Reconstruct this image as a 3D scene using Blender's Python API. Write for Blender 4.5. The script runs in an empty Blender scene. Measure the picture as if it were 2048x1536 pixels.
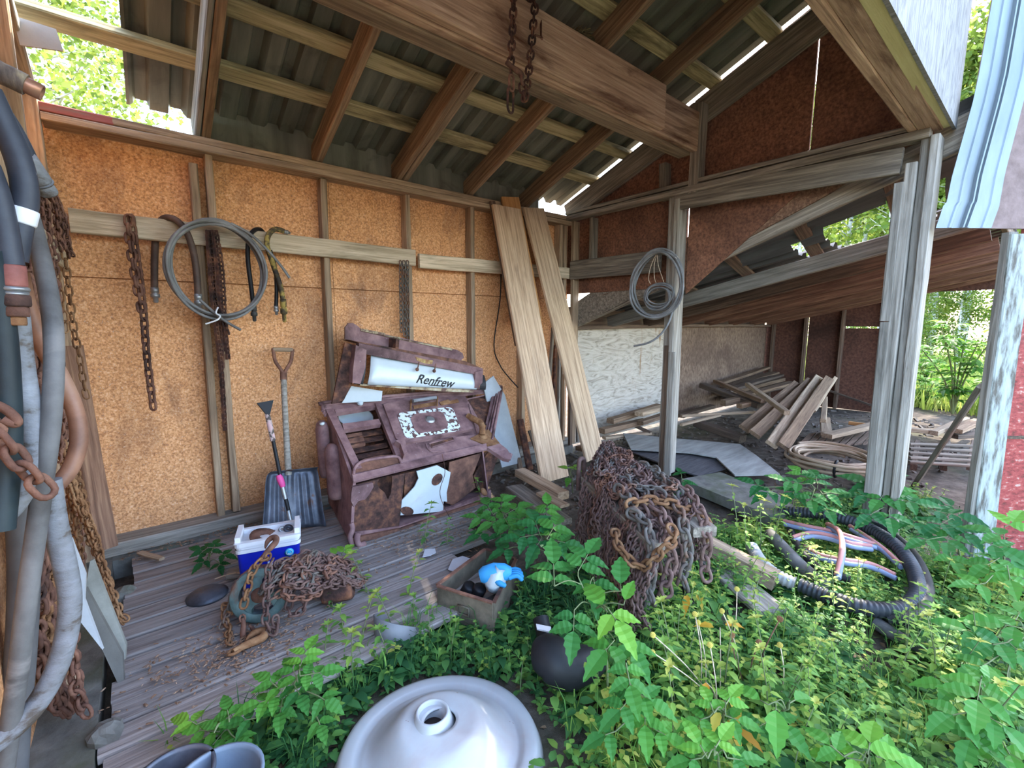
import bpy, math, random
from mathutils import Vector as V, Matrix, noise
S = bpy.context.scene
rad = math.radians

# ---------------------------------------------------------------- camera
FPX = 900.0
PITCH = math.atan(123.0 / FPX)
YAW = rad(39.8)
CAM = V((-3.628, -3.4217, 1.35))
FW = V((math.sin(YAW) * math.cos(PITCH), math.cos(YAW) * math.cos(PITCH), -math.sin(PITCH)))
RT = V((math.cos(YAW), -math.sin(YAW), 0.0))
UPV = RT.cross(FW)
cam = bpy.data.cameras.new('camera')
cam.sensor_width = 36.0
cam.lens = 36.0 * FPX / 2048.0
cam.clip_start = 0.02
cam.clip_end = 400
camo = bpy.data.objects.new('camera', cam)
S.collection.objects.link(camo)
camo.matrix_world = Matrix(((RT.x, UPV.x, -FW.x, CAM.x), (RT.y, UPV.y, -FW.y, CAM.y), (RT.z, UPV.z, -FW.z, CAM.z), (0, 0, 0, 1)))
S.camera = camo

# ---------------------------------------------------------------- sky, sun, exposure
S.view_settings.view_transform = 'Standard'
S.view_settings.look = 'None'
S.view_settings.gamma = 1.0
S.view_settings.use_curve_mapping = False
S.view_settings.exposure = 3.75
SUN = V((0.66, 0.17, 0.74)).normalized()
w = bpy.data.worlds.new('sky')
S.world = w
w.use_nodes = True
nt = w.node_tree
nt.nodes.clear()
wo = nt.nodes.new('ShaderNodeOutputWorld')
bg = nt.nodes.new('ShaderNodeBackground')
sk = nt.nodes.new('ShaderNodeTexSky')
sk.sky_type = 'NISHITA'
sk.sun_disc = False
sk.sun_elevation = math.asin(SUN.z)
sk.sun_rotation = math.atan2(SUN.x, SUN.y)
sk.altitude = 300
sk.air_density = 1.0
sk.dust_density = 2.5
sk.ozone_density = 1.0
bg.inputs['Strength'].default_value = 0.16
nt.links.new(sk.outputs[0], bg.inputs[0])
nt.links.new(bg.outputs[0], wo.inputs[0])
sl = bpy.data.lights.new('sun', 'SUN')
sl.energy = 1.05
sl.color = (1.0, 0.93, 0.80)
sl.angle = rad(0.53)
so = bpy.data.objects.new('sun', sl)
S.collection.objects.link(so)
so.rotation_euler = SUN.to_track_quat('Z', 'Y').to_euler()

# ---------------------------------------------------------------- helpers
def ray(px, py):
    return (FW * FPX + RT * (px - 1024.0) - UPV * (py - 768.0)).normalized()
def Zp(px, py, z=0.0):          # the point of the level plane z that the photo shows at this pixel
    d = ray(px, py); return CAM + d * ((z - CAM.z) / d.z)
def Yp(px, py, y=0.0):          # ... of the plane parallel to the back wall
    d = ray(px, py); return CAM + d * ((y - CAM.y) / d.y)
def Xp(px, py, x=0.0):          # ... of the plane parallel to the gable wall
    d = ray(px, py); return CAM + d * ((x - CAM.x) / d.x)
def Dp(px, py, dist):           # ... at this depth
    d = ray(px, py); return CAM + d * (dist / d.dot(FW))

MATS = {}
def _ramp(nt, stops):
    r = nt.nodes.new('ShaderNodeValToRGB')
    el = r.color_ramp.elements
    while len(el) < len(stops): el.new(0.5)
    for e, (p, c) in zip(el, stops):
        e.position = p; e.color = (*c, 1)
    return r
def mat(name, stops, scale=4.0, stretch=(1, 1, 1), rough=0.8, bump=0.15, metal=0.0, detail=8, stain=None, stain_scale=1.2,
        stain_range=(0.5, 0.65), dist=0.0, spec=0.3, fleck=None, fleck_scale=60, fleck_range=(0.62, 0.68), rnd=0.12, bumpd=0.01, stain_stretch=(1, 1, 1)):
    if name in MATS: return MATS[name]
    m = bpy.data.materials.new(name); m.use_nodes = True
    nt = m.node_tree; N = nt.nodes; L = nt.links
    b = N['Principled BSDF']
    tc = N.new('ShaderNodeTexCoord'); oi = N.new('ShaderNodeObjectInfo')
    off = N.new('ShaderNodeVectorMath'); off.operation = 'MULTIPLY_ADD'
    cmb = N.new('ShaderNodeCombineXYZ')
    for i in range(3): L.new(oi.outputs['Random'], cmb.inputs[i])
    L.new(cmb.outputs[0], off.inputs[0]); off.inputs[1].default_value = (31, 57, 23)
    L.new(tc.outputs['Object'], off.inputs[2])
    def tex(sc, st, det, ds=0.0):
        mp = N.new('ShaderNodeMapping'); mp.inputs['Scale'].default_value = st
        L.new(off.outputs[0], mp.inputs[0])
        n = N.new('ShaderNodeTexNoise'); n.inputs['Scale'].default_value = sc
        n.inputs['Detail'].default_value = det; n.inputs['Distortion'].default_value = ds
        n.inputs['Roughness'].default_value = 0.62
        L.new(mp.outputs[0], n.inputs['Vector']); return n
    n1 = tex(scale, stretch, detail, dist)
    r = _ramp(nt, stops); L.new(n1.outputs['Fac'], r.inputs[0])
    col = r.outputs[0]
    if stain:
        n2 = tex(stain_scale, stain_stretch, 5, 0.6)
        mr = N.new('ShaderNodeMapRange'); mr.inputs[1].default_value, mr.inputs[2].default_value = stain_range
        L.new(n2.outputs['Fac'], mr.inputs[0])
        mx = N.new('ShaderNodeMix'); mx.data_type = 'RGBA'
        L.new(mr.outputs[0], mx.inputs[0]); L.new(col, mx.inputs[6]); mx.inputs[7].default_value = (*stain, 1)
        col = mx.outputs[2]
    if fleck:
        n3 = tex(fleck_scale, stretch, 3)
        mr = N.new('ShaderNodeMapRange'); mr.inputs[1].default_value, mr.inputs[2].default_value = fleck_range
        L.new(n3.outputs['Fac'], mr.inputs[0])
        mx = N.new('ShaderNodeMix'); mx.data_type = 'RGBA'
        L.new(mr.outputs[0], mx.inputs[0]); L.new(col, mx.inputs[6]); mx.inputs[7].default_value = (*fleck, 1)
        col = mx.outputs[2]
    if rnd:
        hs = N.new('ShaderNodeHueSaturation')
        mr = N.new('ShaderNodeMapRange'); mr.inputs[3].default_value, mr.inputs[4].default_value = 1 - rnd, 1 + rnd
        L.new(oi.outputs['Random'], mr.inputs[0]); L.new(mr.outputs[0], hs.inputs['Value']); L.new(col, hs.inputs['Color'])
        col = hs.outputs[0]
    L.new(col, b.inputs['Base Color'])
    b.inputs['Roughness'].default_value = rough; b.inputs['Metallic'].default_value = metal
    b.inputs['Specular IOR Level'].default_value = spec
    if bump:
        bp = N.new('ShaderNodeBump'); bp.inputs['Strength'].default_value = min(1, bump * 3); bp.inputs['Distance'].default_value = bumpd
        L.new(n1.outputs['Fac'], bp.inputs['Height']); L.new(bp.outputs[0], b.inputs['Normal'])
    MATS[name] = m
    return m
def wood(name, dark, mid, light, **k):
    k.setdefault('stain', tuple(c * 0.45 for c in mid))
    k.setdefault('stain_stretch', (0.6, 3, 3)); k.setdefault('stain_scale', 2.2); k.setdefault('stain_range', (0.56, 0.8))
    return mat(name, [(0.3, dark), (0.5, mid), (0.7, light)], scale=3.0, stretch=(0.7, 16, 16), rough=0.85, bump=0.2, dist=0.7, rnd=k.pop('rnd', 0.22), **k)
def leafmat(name, stops, trans=0.45, rough=0.5):
    if name in MATS: return MATS[name]
    m = bpy.data.materials.new(name); m.use_nodes = True
    nt = m.node_tree; N = nt.nodes; L = nt.links
    b = N['Principled BSDF']; out = N['Material Output']
    at = N.new('ShaderNodeAttribute'); at.attribute_name = 'tone'
    oi = N.new('ShaderNodeObjectInfo')
    r = _ramp(nt, stops)
    ma = N.new('ShaderNodeMath'); ma.operation = 'MULTIPLY_ADD'; ma.inputs[1].default_value = 0.16
    L.new(oi.outputs['Random'], ma.inputs[0]); L.new(at.outputs['Fac'], ma.inputs[2])
    L.new(ma.outputs[0], r.inputs[0])
    L.new(r.outputs[0], b.inputs['Base Color']); b.inputs['Roughness'].default_value = rough
    b.inputs['Specular IOR Level'].default_value = 0.2
    tr = N.new('ShaderNodeBsdfTranslucent')
    hs = N.new('ShaderNodeHueSaturation'); hs.inputs['Value'].default_value = 1.5; hs.inputs['Hue'].default_value = 0.485
    L.new(r.outputs[0], hs.inputs['Color']); L.new(hs.outputs[0], tr.inputs['Color'])
    mx = N.new('ShaderNodeMixShader'); mx.inputs[0].default_value = trans
    L.new(b.outputs[0], mx.inputs[1]); L.new(tr.outputs[0], mx.inputs[2]); L.new(mx.outputs[0], out.inputs['Surface'])
    MATS[name] = m
    return m

def tag(o, label=None, cat=None, group=None, kind=None):
    if label: o['label'] = label
    if cat: o['category'] = cat
    if group: o['group'] = group
    if kind: o['kind'] = kind
    return o
def thing(name, label, cat, loc, group=None):
    o = bpy.data.objects.new(name, None); S.collection.objects.link(o)
    o.empty_display_size = 0.05
    o.location = loc
    return tag(o, label, cat, group)

class MB:
    """collects faces in world space; build() links ONE mesh object"""
    def __init__(s): s.v = []; s.f = []; s.t = []; s.sm = []
    def add(s, vs, fs, tone=0.5, smooth=False):
        k = len(s.v); s.v.extend(vs)
        for f in fs:
            s.f.append(tuple(i + k for i in f)); s.t.append(tone); s.sm.append(smooth)
        return s
    def box(s, c, d, rot=None):
        vs = []
        for x in (-.5, .5):
            for y in (-.5, .5):
                for z in (-.5, .5):
                    p = V((x * d[0], y * d[1], z * d[2]))
                    vs.append((rot @ p if rot else p) + V(c))
        return s.add(vs, [(0, 1, 3, 2), (4, 6, 7, 5), (0, 4, 5, 1), (2, 3, 7, 6), (0, 2, 6, 4), (1, 5, 7, 3)])
    def prism(s, pts, off):
        """closed polygon pts extruded by the vector off"""
        n = len(pts); a = [V(p) for p in pts]; o = V(off)
        fs = [tuple(range(n - 1, -1, -1)), tuple(range(n, 2 * n))]
        fs += [(i, (i + 1) % n, n + (i + 1) % n, n + i) for i in range(n)]
        return s.add(a + [p + o for p in a], fs)
    def tube(s, path, r, n=8, cap=True, closed=False, tone=0.5):
        P = [V(p) for p in path]; m = len(P)
        rr = r if isinstance(r, (list, tuple)) else [r] * m
        T = []
        for i in range(m):
            if closed: t = P[(i + 1) % m] - P[i - 1]
            else: t = P[min(i + 1, m - 1)] - P[max(i - 1, 0)]
            T.append(t.normalized() if t.length > 1e-9 else V((0, 0, 1)))
        u = T[0].orthogonal().normalized()
        vs = []
        for i in range(m):
            u = (u - T[i] * u.dot(T[i]))
            u = u.normalized() if u.length > 1e-6 else T[i].orthogonal().normalized()
            w2 = T[i].cross(u)
            for k in range(n):
                a = 2 * math.pi * k / n
                vs.append(P[i] + (u * math.cos(a) + w2 * math.sin(a)) * rr[i])
        fs = []
        for i in range(m if closed else m - 1):
            j = (i + 1) % m
            for k in range(n):
                fs.append((i * n + k, i * n + (k + 1) % n, j * n + (k + 1) % n, j * n + k))
        s.add(vs, fs, tone, True)
        if cap and not closed:
            s.add(vs[:n], [tuple(range(n - 1, -1, -1))], tone); s.add(vs[-n:], [tuple(range(n))], tone)
        return s
    def lathe(s, prof, c, axis=(0, 0, 1), n=24, sx=1.0, sy=1.0, xdir=None):
        """prof: (radius, height) pairs turned about axis through c"""
        a = V(axis).normalized(); u = V(xdir) if xdir else a.orthogonal()
        u = (u - a * u.dot(a)).normalized(); w2 = a.cross(u); vs = []; fs = []
        for (r, h) in prof:
            for k in range(n):
                t = 2 * math.pi * k / n
                vs.append(V(c) + a * h + u * (math.cos(t) * r * sx) + w2 * (math.sin(t) * r * sy))
        for i in range(len(prof) - 1):
            for k in range(n):
                fs.append((i * n + k, i * n + (k + 1) % n, (i + 1) * n + (k + 1) % n, (i + 1) * n + k))
        return s.add(vs, fs, 0.5, True)
    def build(s, name, m, parent=None, origin=None, kind=None):
        o0 = V(origin) if origin is not None else (V(parent.location) if parent else V((0, 0, 0)))
        me = bpy.data.meshes.new(name)
        me.from_pydata([tuple(V(p) - o0) for p in s.v], [], s.f)
        me.polygons.foreach_set('use_smooth', s.sm)
        at = me.attributes.new('tone', 'FLOAT', 'FACE'); at.data.foreach_set('value', s.t)
        me.materials.append(m); me.update()
        o = bpy.data.objects.new(name, me); S.collection.objects.link(o)
        if parent:
            o.parent = parent; o.location = o0 - V(parent.location)
        else: o.location = o0
        if kind: o['kind'] = kind
        return o

def spline(pts, n=8, closed=False):
    P = [V(p) for p in pts]; m = len(P); out = []
    for i in range(m if closed else m - 1):
        if closed: a, b, c, d = P[i - 1], P[i], P[(i + 1) % m], P[(i + 2) % m]
        else: a, b, c, d = P[max(i - 1, 0)], P[i], P[i + 1], P[min(i + 2, m - 1)]
        for k in range(n):
            t = k / n
            out.append(0.5 * ((2 * b) + (c - a) * t + (2 * a - 5 * b + 4 * c - d) * t * t + (3 * b - a - 3 * c + d) * t ** 3))
    if not closed: out.append(P[-1])
    return out
def resample(P, step):
    P = [V(p) for p in P]; out = [P[0]]; acc = 0.0
    for a, b in zip(P, P[1:]):
        L = (b - a).length
        if L < 1e-9: continue
        d = step - acc
        while d <= L:
            out.append(a + (b - a) * (d / L)); d += step
        acc = (acc + L) % step
    return out

RB = random.Random(5)
def board(name, a, b, wd, th, m, nrm=(0, 0, 1), parent=None, rough=1.0, off=(0, 0), twist=0.0):
    """a sawn board from a to b: local X runs along it, wd wide, th thick, nrm = which way its wide face looks"""
    a, b = V(a), V(b); x = (b - a); L = x.length; x.normalize()
    z = V(nrm); z = (z - x * z.dot(x)).normalized(); y = z.cross(x)
    n = max(3, min(24, int(L / 0.15)))
    c = min(0.006, wd * .12, th * .2)
    hw, ht = wd / 2, th / 2
    sec = [(-hw + c, -ht), (hw - c, -ht), (hw, -ht + c), (hw, ht - c), (hw - c, ht), (-hw + c, ht), (-hw, ht - c), (-hw, -ht + c)]
    seed = RB.random() * 100; vs = []
    bow = (RB.random() - .5) * 0.006 * L * rough
    for i in range(n + 1):
        t = i / n; X = L * t
        if i in (0, n): X += (RB.random() - .5) * 0.012 * rough
        for k, (sy, sz) in enumerate(sec):
            j = noise.noise(V((X * 3 + seed, k * 1.7, seed))) * 0.004 * rough
            q = noise.noise(V((X * 9 + seed, k * 2.3 + 9, seed))) * 0.002 * rough
            ang = twist * (t - .5)
            yy, zz = sy + j + q, sz + q + bow * math.sin(math.pi * t)
            vs.append((X, yy * math.cos(ang) - zz * math.sin(ang) + off[0], zz * math.cos(ang) + yy * math.sin(ang) + off[1]))
    fs = [tuple(range(7, -1, -1)), tuple(n * 8 + k for k in range(8))]
    for i in range(n):
        for k in range(8):
            fs.append((i * 8 + k, i * 8 + (k + 1) % 8, (i + 1) * 8 + (k + 1) % 8, (i + 1) * 8 + k))
    me = bpy.data.meshes.new(name); me.from_pydata(vs, [], fs); me.materials.append(m); me.update()
    o = bpy.data.objects.new(name, me); S.collection.objects.link(o)
    M = Matrix(((x.x, y.x, z.x, a.x), (x.y, y.y, z.y, a.y), (x.z, y.z, z.z, a.z), (0, 0, 0, 1)))
    if parent:
        o.parent = parent
        o.matrix_basis = Matrix.Translation(-V(parent.location)) @ M
    else: o.matrix_basis = M
    return o

_LINKS = {}
def link_shape(ns, nr):
    if (ns, nr) in _LINKS: return _LINKS[ns, nr]
    c = []
    h = ns // 2
    for i in range(ns):                                # stadium centre line, long axis x, length 1 wide .62 (outer set by caller)
        if i < h: a = -math.pi / 2 + math.pi * i / (h - 1); c.append((0.5, a))
        else: a = math.pi / 2 + math.pi * (i - h) / (ns - h - 1); c.append((-0.5, a))
    _LINKS[ns, nr] = c
    return c
def link(mb, c, t, side, L, W, r, ns=10, nr=5, tone=0.5):
    """one chain link: centre c, long axis t, its wide direction side; L and W are centre-line length and width"""
    t = V(t).normalized(); s = (V(side) - t * V(side).dot(t)).normalized(); n = t.cross(s)
    R = W / 2; half = L / 2 - R; vs = []
    for (e, a) in link_shape(ns, nr):
        dx, dy = math.cos(a), math.sin(a)
        p = V(c) + t * (half * (1 if e > 0 else -1) + R * dx) + s * (R * dy)
        o = t * dx + s * dy
        for k in range(nr):
            b = 2 * math.pi * k / nr
            vs.append(p + o * (r * math.cos(b)) + n * (r * math.sin(b)))
    m = ns; fs = []
    for i in range(m):
        j = (i + 1) % m
        for k in range(nr):
            fs.append((i * nr + k, i * nr + (k + 1) % nr, j * nr + (k + 1) % nr, j * nr + k))
    mb.add(vs, fs, tone, True)
def chain(mb, path, L, W, r, ns=10, nr=5, roll=0.7, up=None, jit=0.15, rng=RB):
    """links along a path, each turned a quarter against the next"""
    P = resample(path, L - 2 * r * 1.02)
    ref = None
    for i in range(len(P) - 1):
        t = (P[i + 1] - P[i]).normalized()
        if ref is None: ref = (V(up) if up else t.orthogonal())
        ref = ref - t * ref.dot(t)
        if ref.length < 1e-4: ref = t.orthogonal()
        ref.normalize()
        a = roll + (math.pi / 2 if i % 2 else 0) + rng.uniform(-jit, jit)
        sd = ref * math.cos(a) + t.cross(ref) * math.sin(a)
        link(mb, (P[i] + P[i + 1]) / 2, t, sd, L, W, r, ns, nr)

def leaf(mb, base, d, nrm, L, W, tone=0.5, n=5, serr=0.0, fold=0.25, droop=0.35, lobes=0):
    """one leaf blade from its base along d; nrm = upper side"""
    d = V(d).normalized(); nz = V(nrm); nz = nz - d * nz.dot(d)
    nz = nz.normalized() if nz.length > 1e-5 else d.orthogonal(); sd = d.cross(nz)
    mid, lf, rt = [], [], []
    for i in range(n + 1):
        t = i / n
        wv = (math.sin(math.pi * min(1, t ** 0.75))) * (1 - 0.25 * t)
        if i == 0: wv = 0.08
        if i == n: wv = 0.0
        if serr and 0 < i < n: wv *= 1 + (serr if i % 2 else -serr)
        p = V(base) + d * (L * t) - nz * (droop * L * t * t)
        mid.append(p)
        e = nz * (fold * W * wv * .5)
        if n >= 8 and i % 2: p = p - nz * (W * .035); mid[-1] = p
        fw = d * (L * 0.03 if i % 2 and serr else 0)
        lf.append(p + sd * (W * .5 * wv) + e + fw); rt.append(p - sd * (W * .5 * wv) + e + fw)
    vs = mid + lf[1:n] + rt[1:n]; fs = []
    Lk = lambda i: 0 if i == 0 else (n if i == n else n + i)
    Rk = lambda i: 0 if i == 0 else (n if i == n else 2 * n - 1 + i)
    for i in range(n):
        f1 = [i, i + 1, Lk(i + 1), Lk(i)]; f2 = [i + 1, i, Rk(i), Rk(i + 1)]
        for f in (f1, f2):
            g = []
            for q in f:
                if q not in g: g.append(q)
            if len(g) >= 3: fs.append(tuple(g))
    mb.add(vs, fs, tone, n < 8)
# ---------------------------------------------------------------- materials of the building
W_STUD = wood('stud_wood', (0.169, 0.111, 0.0715), (0.338, 0.234, 0.15), (0.52, 0.377, 0.247))
W_RAFT = wood('rafter_wood', (0.13, 0.0806, 0.0494), (0.26, 0.163, 0.0975), (0.429, 0.286, 0.169))
W_PURL = wood('purlin_wood', (0.204, 0.156, 0.084), (0.504, 0.408, 0.216), (0.696, 0.576, 0.336), stain=(.06, .05, .025), stain_range=(.5, .72))
W_GREY = wood('weathered_grey_wood', (.115, .10, .082), (.235, .21, .175), (.36, .325, .28))
W_POST = wood('post_wood', (.12, .10, .08), (.26, .23, .19), (.41, .375, .325))
W_BEAM = wood('beam_wood', (0.221, 0.13, 0.0845), (0.403, 0.254, 0.163), (0.546, 0.377, 0.26), stain=(.10, .04, .02), stain_range=(.52, .7))
W_TIE = wood('tie_wood', (0.091, 0.0754, 0.0585), (0.208, 0.169, 0.13), (0.377, 0.319, 0.247))
W_DARK = wood('dark_plank_wood', (0.0585, 0.039, 0.0286), (0.13, 0.0858, 0.0585), (0.234, 0.156, 0.104))
W_BROWN = wood('brown_plank_wood', (0.091, 0.0455, 0.0286), (0.195, 0.104, 0.065), (0.325, 0.195, 0.117))
W_PLANK = wood('new_plank_wood', (0.264, 0.165, 0.099), (0.484, 0.33, 0.209), (0.638, 0.462, 0.308), stain=(.14, .09, .06), stain_range=(.6, .85))
W_ORANGE = wood('orange_plank_wood', (.25, .11, .04), (.42, .20, .07), (.52, .28, .11))
W_DECK = wood('deck_wood', (.14, .115, .105), (.27, .235, .215), (.39, .345, .32), stain=(.13, .085, .065))
W_RAIL = wood('rail_wood', (0.273, 0.208, 0.13), (0.533, 0.416, 0.286), (0.728, 0.585, 0.429), stain=(.13, .11, .06))
PANEL = mat('particle_board', [(.3, (0.34, 0.145, 0.065)), (.47, (0.64, 0.30, 0.125)), (.60, (0.80, 0.42, 0.20)), (.75, (0.88, 0.60, 0.39))], scale=85, rough=.9, bump=.12,
            stain=(.16, .075, .045), stain_scale=1.7, stain_range=(.54, .80), fleck=(.66, .50, .40), fleck_scale=150, fleck_range=(.62, .72), rnd=.05, detail=4, stain_stretch=(1.4, 1, .7))
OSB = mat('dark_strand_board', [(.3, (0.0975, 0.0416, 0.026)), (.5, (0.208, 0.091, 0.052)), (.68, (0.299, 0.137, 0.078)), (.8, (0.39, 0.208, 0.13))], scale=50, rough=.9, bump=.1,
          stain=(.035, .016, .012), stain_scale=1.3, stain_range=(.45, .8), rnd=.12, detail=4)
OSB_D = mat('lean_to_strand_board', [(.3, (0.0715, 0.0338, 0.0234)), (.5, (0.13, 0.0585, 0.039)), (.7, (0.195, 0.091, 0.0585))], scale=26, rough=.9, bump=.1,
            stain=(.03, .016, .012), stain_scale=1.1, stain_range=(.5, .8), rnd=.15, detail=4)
PLY = mat('weathered_plywood', [(.32, (.24, .205, .16)), (.47, (.46, .41, .34)), (.53, (.50, .45, .38)), (.7, (.60, .55, .47))], scale=2.2, stretch=(1, 1, 4), dist=3.5, rough=.85, bump=.12,
          stain=(.28, .15, .06), stain_scale=1.6, stain_range=(.58, .72), stain_stretch=(2.6, 1, .5), rnd=.05)
PLY_OUT = mat('grey_exterior_plywood', [(.32, (0.139, 0.134, 0.129)), (.48, (0.208, 0.203, 0.198)), (.52, (0.248, 0.243, 0.238)), (.7, (0.288, 0.282, 0.278))], scale=3.0, stretch=(5, 1, 1.2), dist=3.0, rough=.85, bump=.2, rnd=0)
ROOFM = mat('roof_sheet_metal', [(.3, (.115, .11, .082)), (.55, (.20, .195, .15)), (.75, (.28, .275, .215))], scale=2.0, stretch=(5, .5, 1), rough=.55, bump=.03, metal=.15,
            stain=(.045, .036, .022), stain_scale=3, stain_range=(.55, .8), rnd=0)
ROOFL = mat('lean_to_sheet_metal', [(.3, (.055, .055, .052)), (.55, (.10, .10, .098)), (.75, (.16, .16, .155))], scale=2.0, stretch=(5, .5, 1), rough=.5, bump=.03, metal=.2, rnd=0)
SIDING = mat('pale_siding_metal', [(.3, (.145, .175, .195)), (.5, (.20, .235, .26)), (.7, (.25, .29, .315))], scale=2.2, stretch=(2, 2, .6), rough=.42, bump=.03, metal=.35,
             stain=(.17, .20, .22), stain_range=(.56, .75), stain_scale=3, rnd=0)
RED = mat('red_painted_strand_board', [(.3, (.13, .035, .025)), (.45, (.27, .045, .04)), (.6, (.36, .075, .06)), (.7, (.46, .30, .24))], scale=24, stretch=(1, 1, 2.0), rough=.7, bump=.12, rnd=0, detail=3,
          stain=(.12, .05, .04), stain_scale=1.6, stain_range=(.55, .75))
WPAINT = mat('peeling_white_paint', [(.38, (.10, .088, .07)), (.46, (.22, .225, .20)), (.52, (.31, .335, .305)), (.7, (.40, .42, .39))], scale=9, stretch=(.6, 2.6, 2.6), rough=.65, bump=.25, rnd=.04, detail=6)
REDP = mat('red_painted_trim', [(.35, (.24, .16, .12)), (.5, (.34, .10, .08)), (.7, (.40, .14, .11))], scale=6, stretch=(.5, 6, 6), rough=.8, rnd=0)
CONC = mat('concrete', [(.3, (.09, .086, .074)), (.6, (.18, .172, .152)), (.8, (.26, .25, .225))], scale=9, rough=.95, bump=.3, rnd=.1, stain=(.08, .09, .05), stain_range=(.5, .7), stain_scale=3)
DIRT = mat('dirt', [(.3, (.045, .034, .026)), (.5, (.10, .078, .06)), (.7, (.17, .135, .105))], scale=12, rough=1, bump=.4, rnd=0, stain=(.05, .06, .025), stain_scale=.9, stain_range=(.5, .7), bumpd=.03)
SAWD = mat('sawdust', [(.3, (.26, .15, .075)), (.6, (.42, .27, .14)), (.8, (.52, .36, .2))], scale=40, rough=1, bump=.4, rnd=0)
YEL = mat('pale_yellow_lumber', [(.3, (.42, .36, .15)), (.6, (.55, .49, .24)), (.8, (.62, .56, .32))], scale=3, stretch=(.6, 10, 10), rough=.8, rnd=0)

def zr(y): return 2.47 - 0.378 * y          # underside of the rafters
XL = -3.90                                   # inner face of the left wall's studs
YF = -2.84                                   # front wall
# ---------------------------------------------------------------- ground
g = MB(); n = 60; ext = 46.0
def gz(x, y):
    z = -0.10 + 0.05 * noise.noise(V((x * .7, y * .7, 3.3))) + 0.018 * noise.noise(V((x * 3.1, y * 3.1, 7)))
    if y > .3 or x > 5.6: z += 0.02 * noise.noise(V((x * .3, y * .3, 1))) * 3
    return z
co = [(-1 if i < 0 else 1) * (abs(i) / 30.0) ** 2.6 * ext for i in range(-30, 31)]
for i in range(61):
    for j in range(61):
        x, y = co[i] - 1.5, co[j] - 1.8
        g.v.append(V((x, y, gz(x, y))))
for i in range(60):
    for j in range(60):
        g.f.append((i * 61 + j, (i + 1) * 61 + j, (i + 1) * 61 + j + 1, i * 61 + j + 1)); g.t.append(.5); g.sm.append(True)
g.build('ground', DIRT, kind='structure')
# grass field beyond the shed
FIELD = mat('meadow_grass', [(.3, (.12, .17, .03)), (.5, (.26, .33, .07)), (.7, (.42, .46, .13))], scale=6, rough=1, bump=.4, rnd=0, bumpd=.05)
f = MB()
f.prism([(6.6, -30, -.03), (44, -30, -.03), (44, 40, -.03), (6.6, 40, -.03)], (0, 0, -.05))
f.build('field', FIELD, kind='structure')

# ---------------------------------------------------------------- back wall
wb = MB()
for (x0, x1) in ((-3.99, -2.45), (-2.447, -1.225), (-1.222, 0.1)):
    wb.box(((x0 + x1) / 2, .105, .83), (x1 - x0, .03, 1.535)); wb.box(((x0 + x1) / 2, .107, 2.03), (x1 - x0, .03, .85))
wb.box((-1.95, .128, 1.6), (4.1, .012, .2))  # backing strip added to stop light leaking through the sheet seam
wb = wb.build('wall_back', PANEL, kind='structure')
def stud(xb, xt, zb=.08, zt=2.36, m=W_STUD, par=wb, wd=.042, y=.045):
    return board('stud', (xb, y, zb), (xt, y, zt), wd, .09, m, (0, -1, 0), par)
stud(-3.20, -3.19); stud(-3.29, -3.27, .06, 2.30); stud(-2.53, -2.51); stud(-1.86, -1.86); stud(-1.235, -1.23); stud(-.62, -.62); stud(-.03, -.03); stud(-.10, -.10)
board('eave_gap_blocker', (-3.2, .115, 2.56), (-.34, .115, 2.56), .24, .03, ROOFM, (0, -1, 0), wb)  # added strip in roof colour, blocks daylight between plate and roof sheets
board('top_plate', (XL, .03, 2.385), (0, .03, 2.385), .042, .14, W_STUD, (0, -1, 0), wb)
board('top_plate', (-3.62, .03, 2.432), (0, .03, 2.432), .042, .13, W_STUD, (0, -1, 0), wb)
board('top_plate', (XL, .03, 2.432), (-3.62, .03, 2.432), .042, .13, REDP, (0, -1, 0), wb)
a, b = Yp(140, 441, -.02), Yp(830, 516, -.02)
board('rail', a, b, .125, .035, W_RAIL, (0, -1, 0), wb)
a, b = Yp(838, 522, -.02), Yp(1138, 547, -.02)
board('rail', a, b, .115, .035, W_RAIL, (0, -1, 0), wb)
board('sill', (-3.9, .02, .04), (0, .02, .04), .16, .08, W_GREY, (0, 0, 1), wb)
cf = MB(); cf.box((-1.95, .03, -.14), (3.95, .26, .27)); cf.build('foundation', CONC, wb)

# ---------------------------------------------------------------- left wall
wl = MB()
wl.prism([(-4.0, .1, 0), (-4.0, .1, 2.45), (-4.0, YF, zr(YF) + .1), (-4.0, YF, 0)], (-.02, 0, 0))
wl = wl.build('wall_left', PANEL, kind='structure')
for yy in (-.02, -.62, -1.25):
    board('stud', (XL - .045, yy, 0), (XL - .045, yy, zr(yy)), .042, .09, W_STUD, (1, 0, 0), wl)
board('plate', (XL - .045, .05, zr(0) + .02), (XL - .045, YF, zr(YF) + .02), .09, .045, W_GREY, (0, 0, 1), wl)
cf = MB(); cf.box((-3.96, -1.4, -.12), (.24, 2.9, .24)); cf.build('foundation', CONC, wl)
board('rail', (XL + .02, -.1, 1.66), (XL + .02, -2.6, 1.66), .1, .035, W_RAIL, (1, 0, 0), wl)

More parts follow.
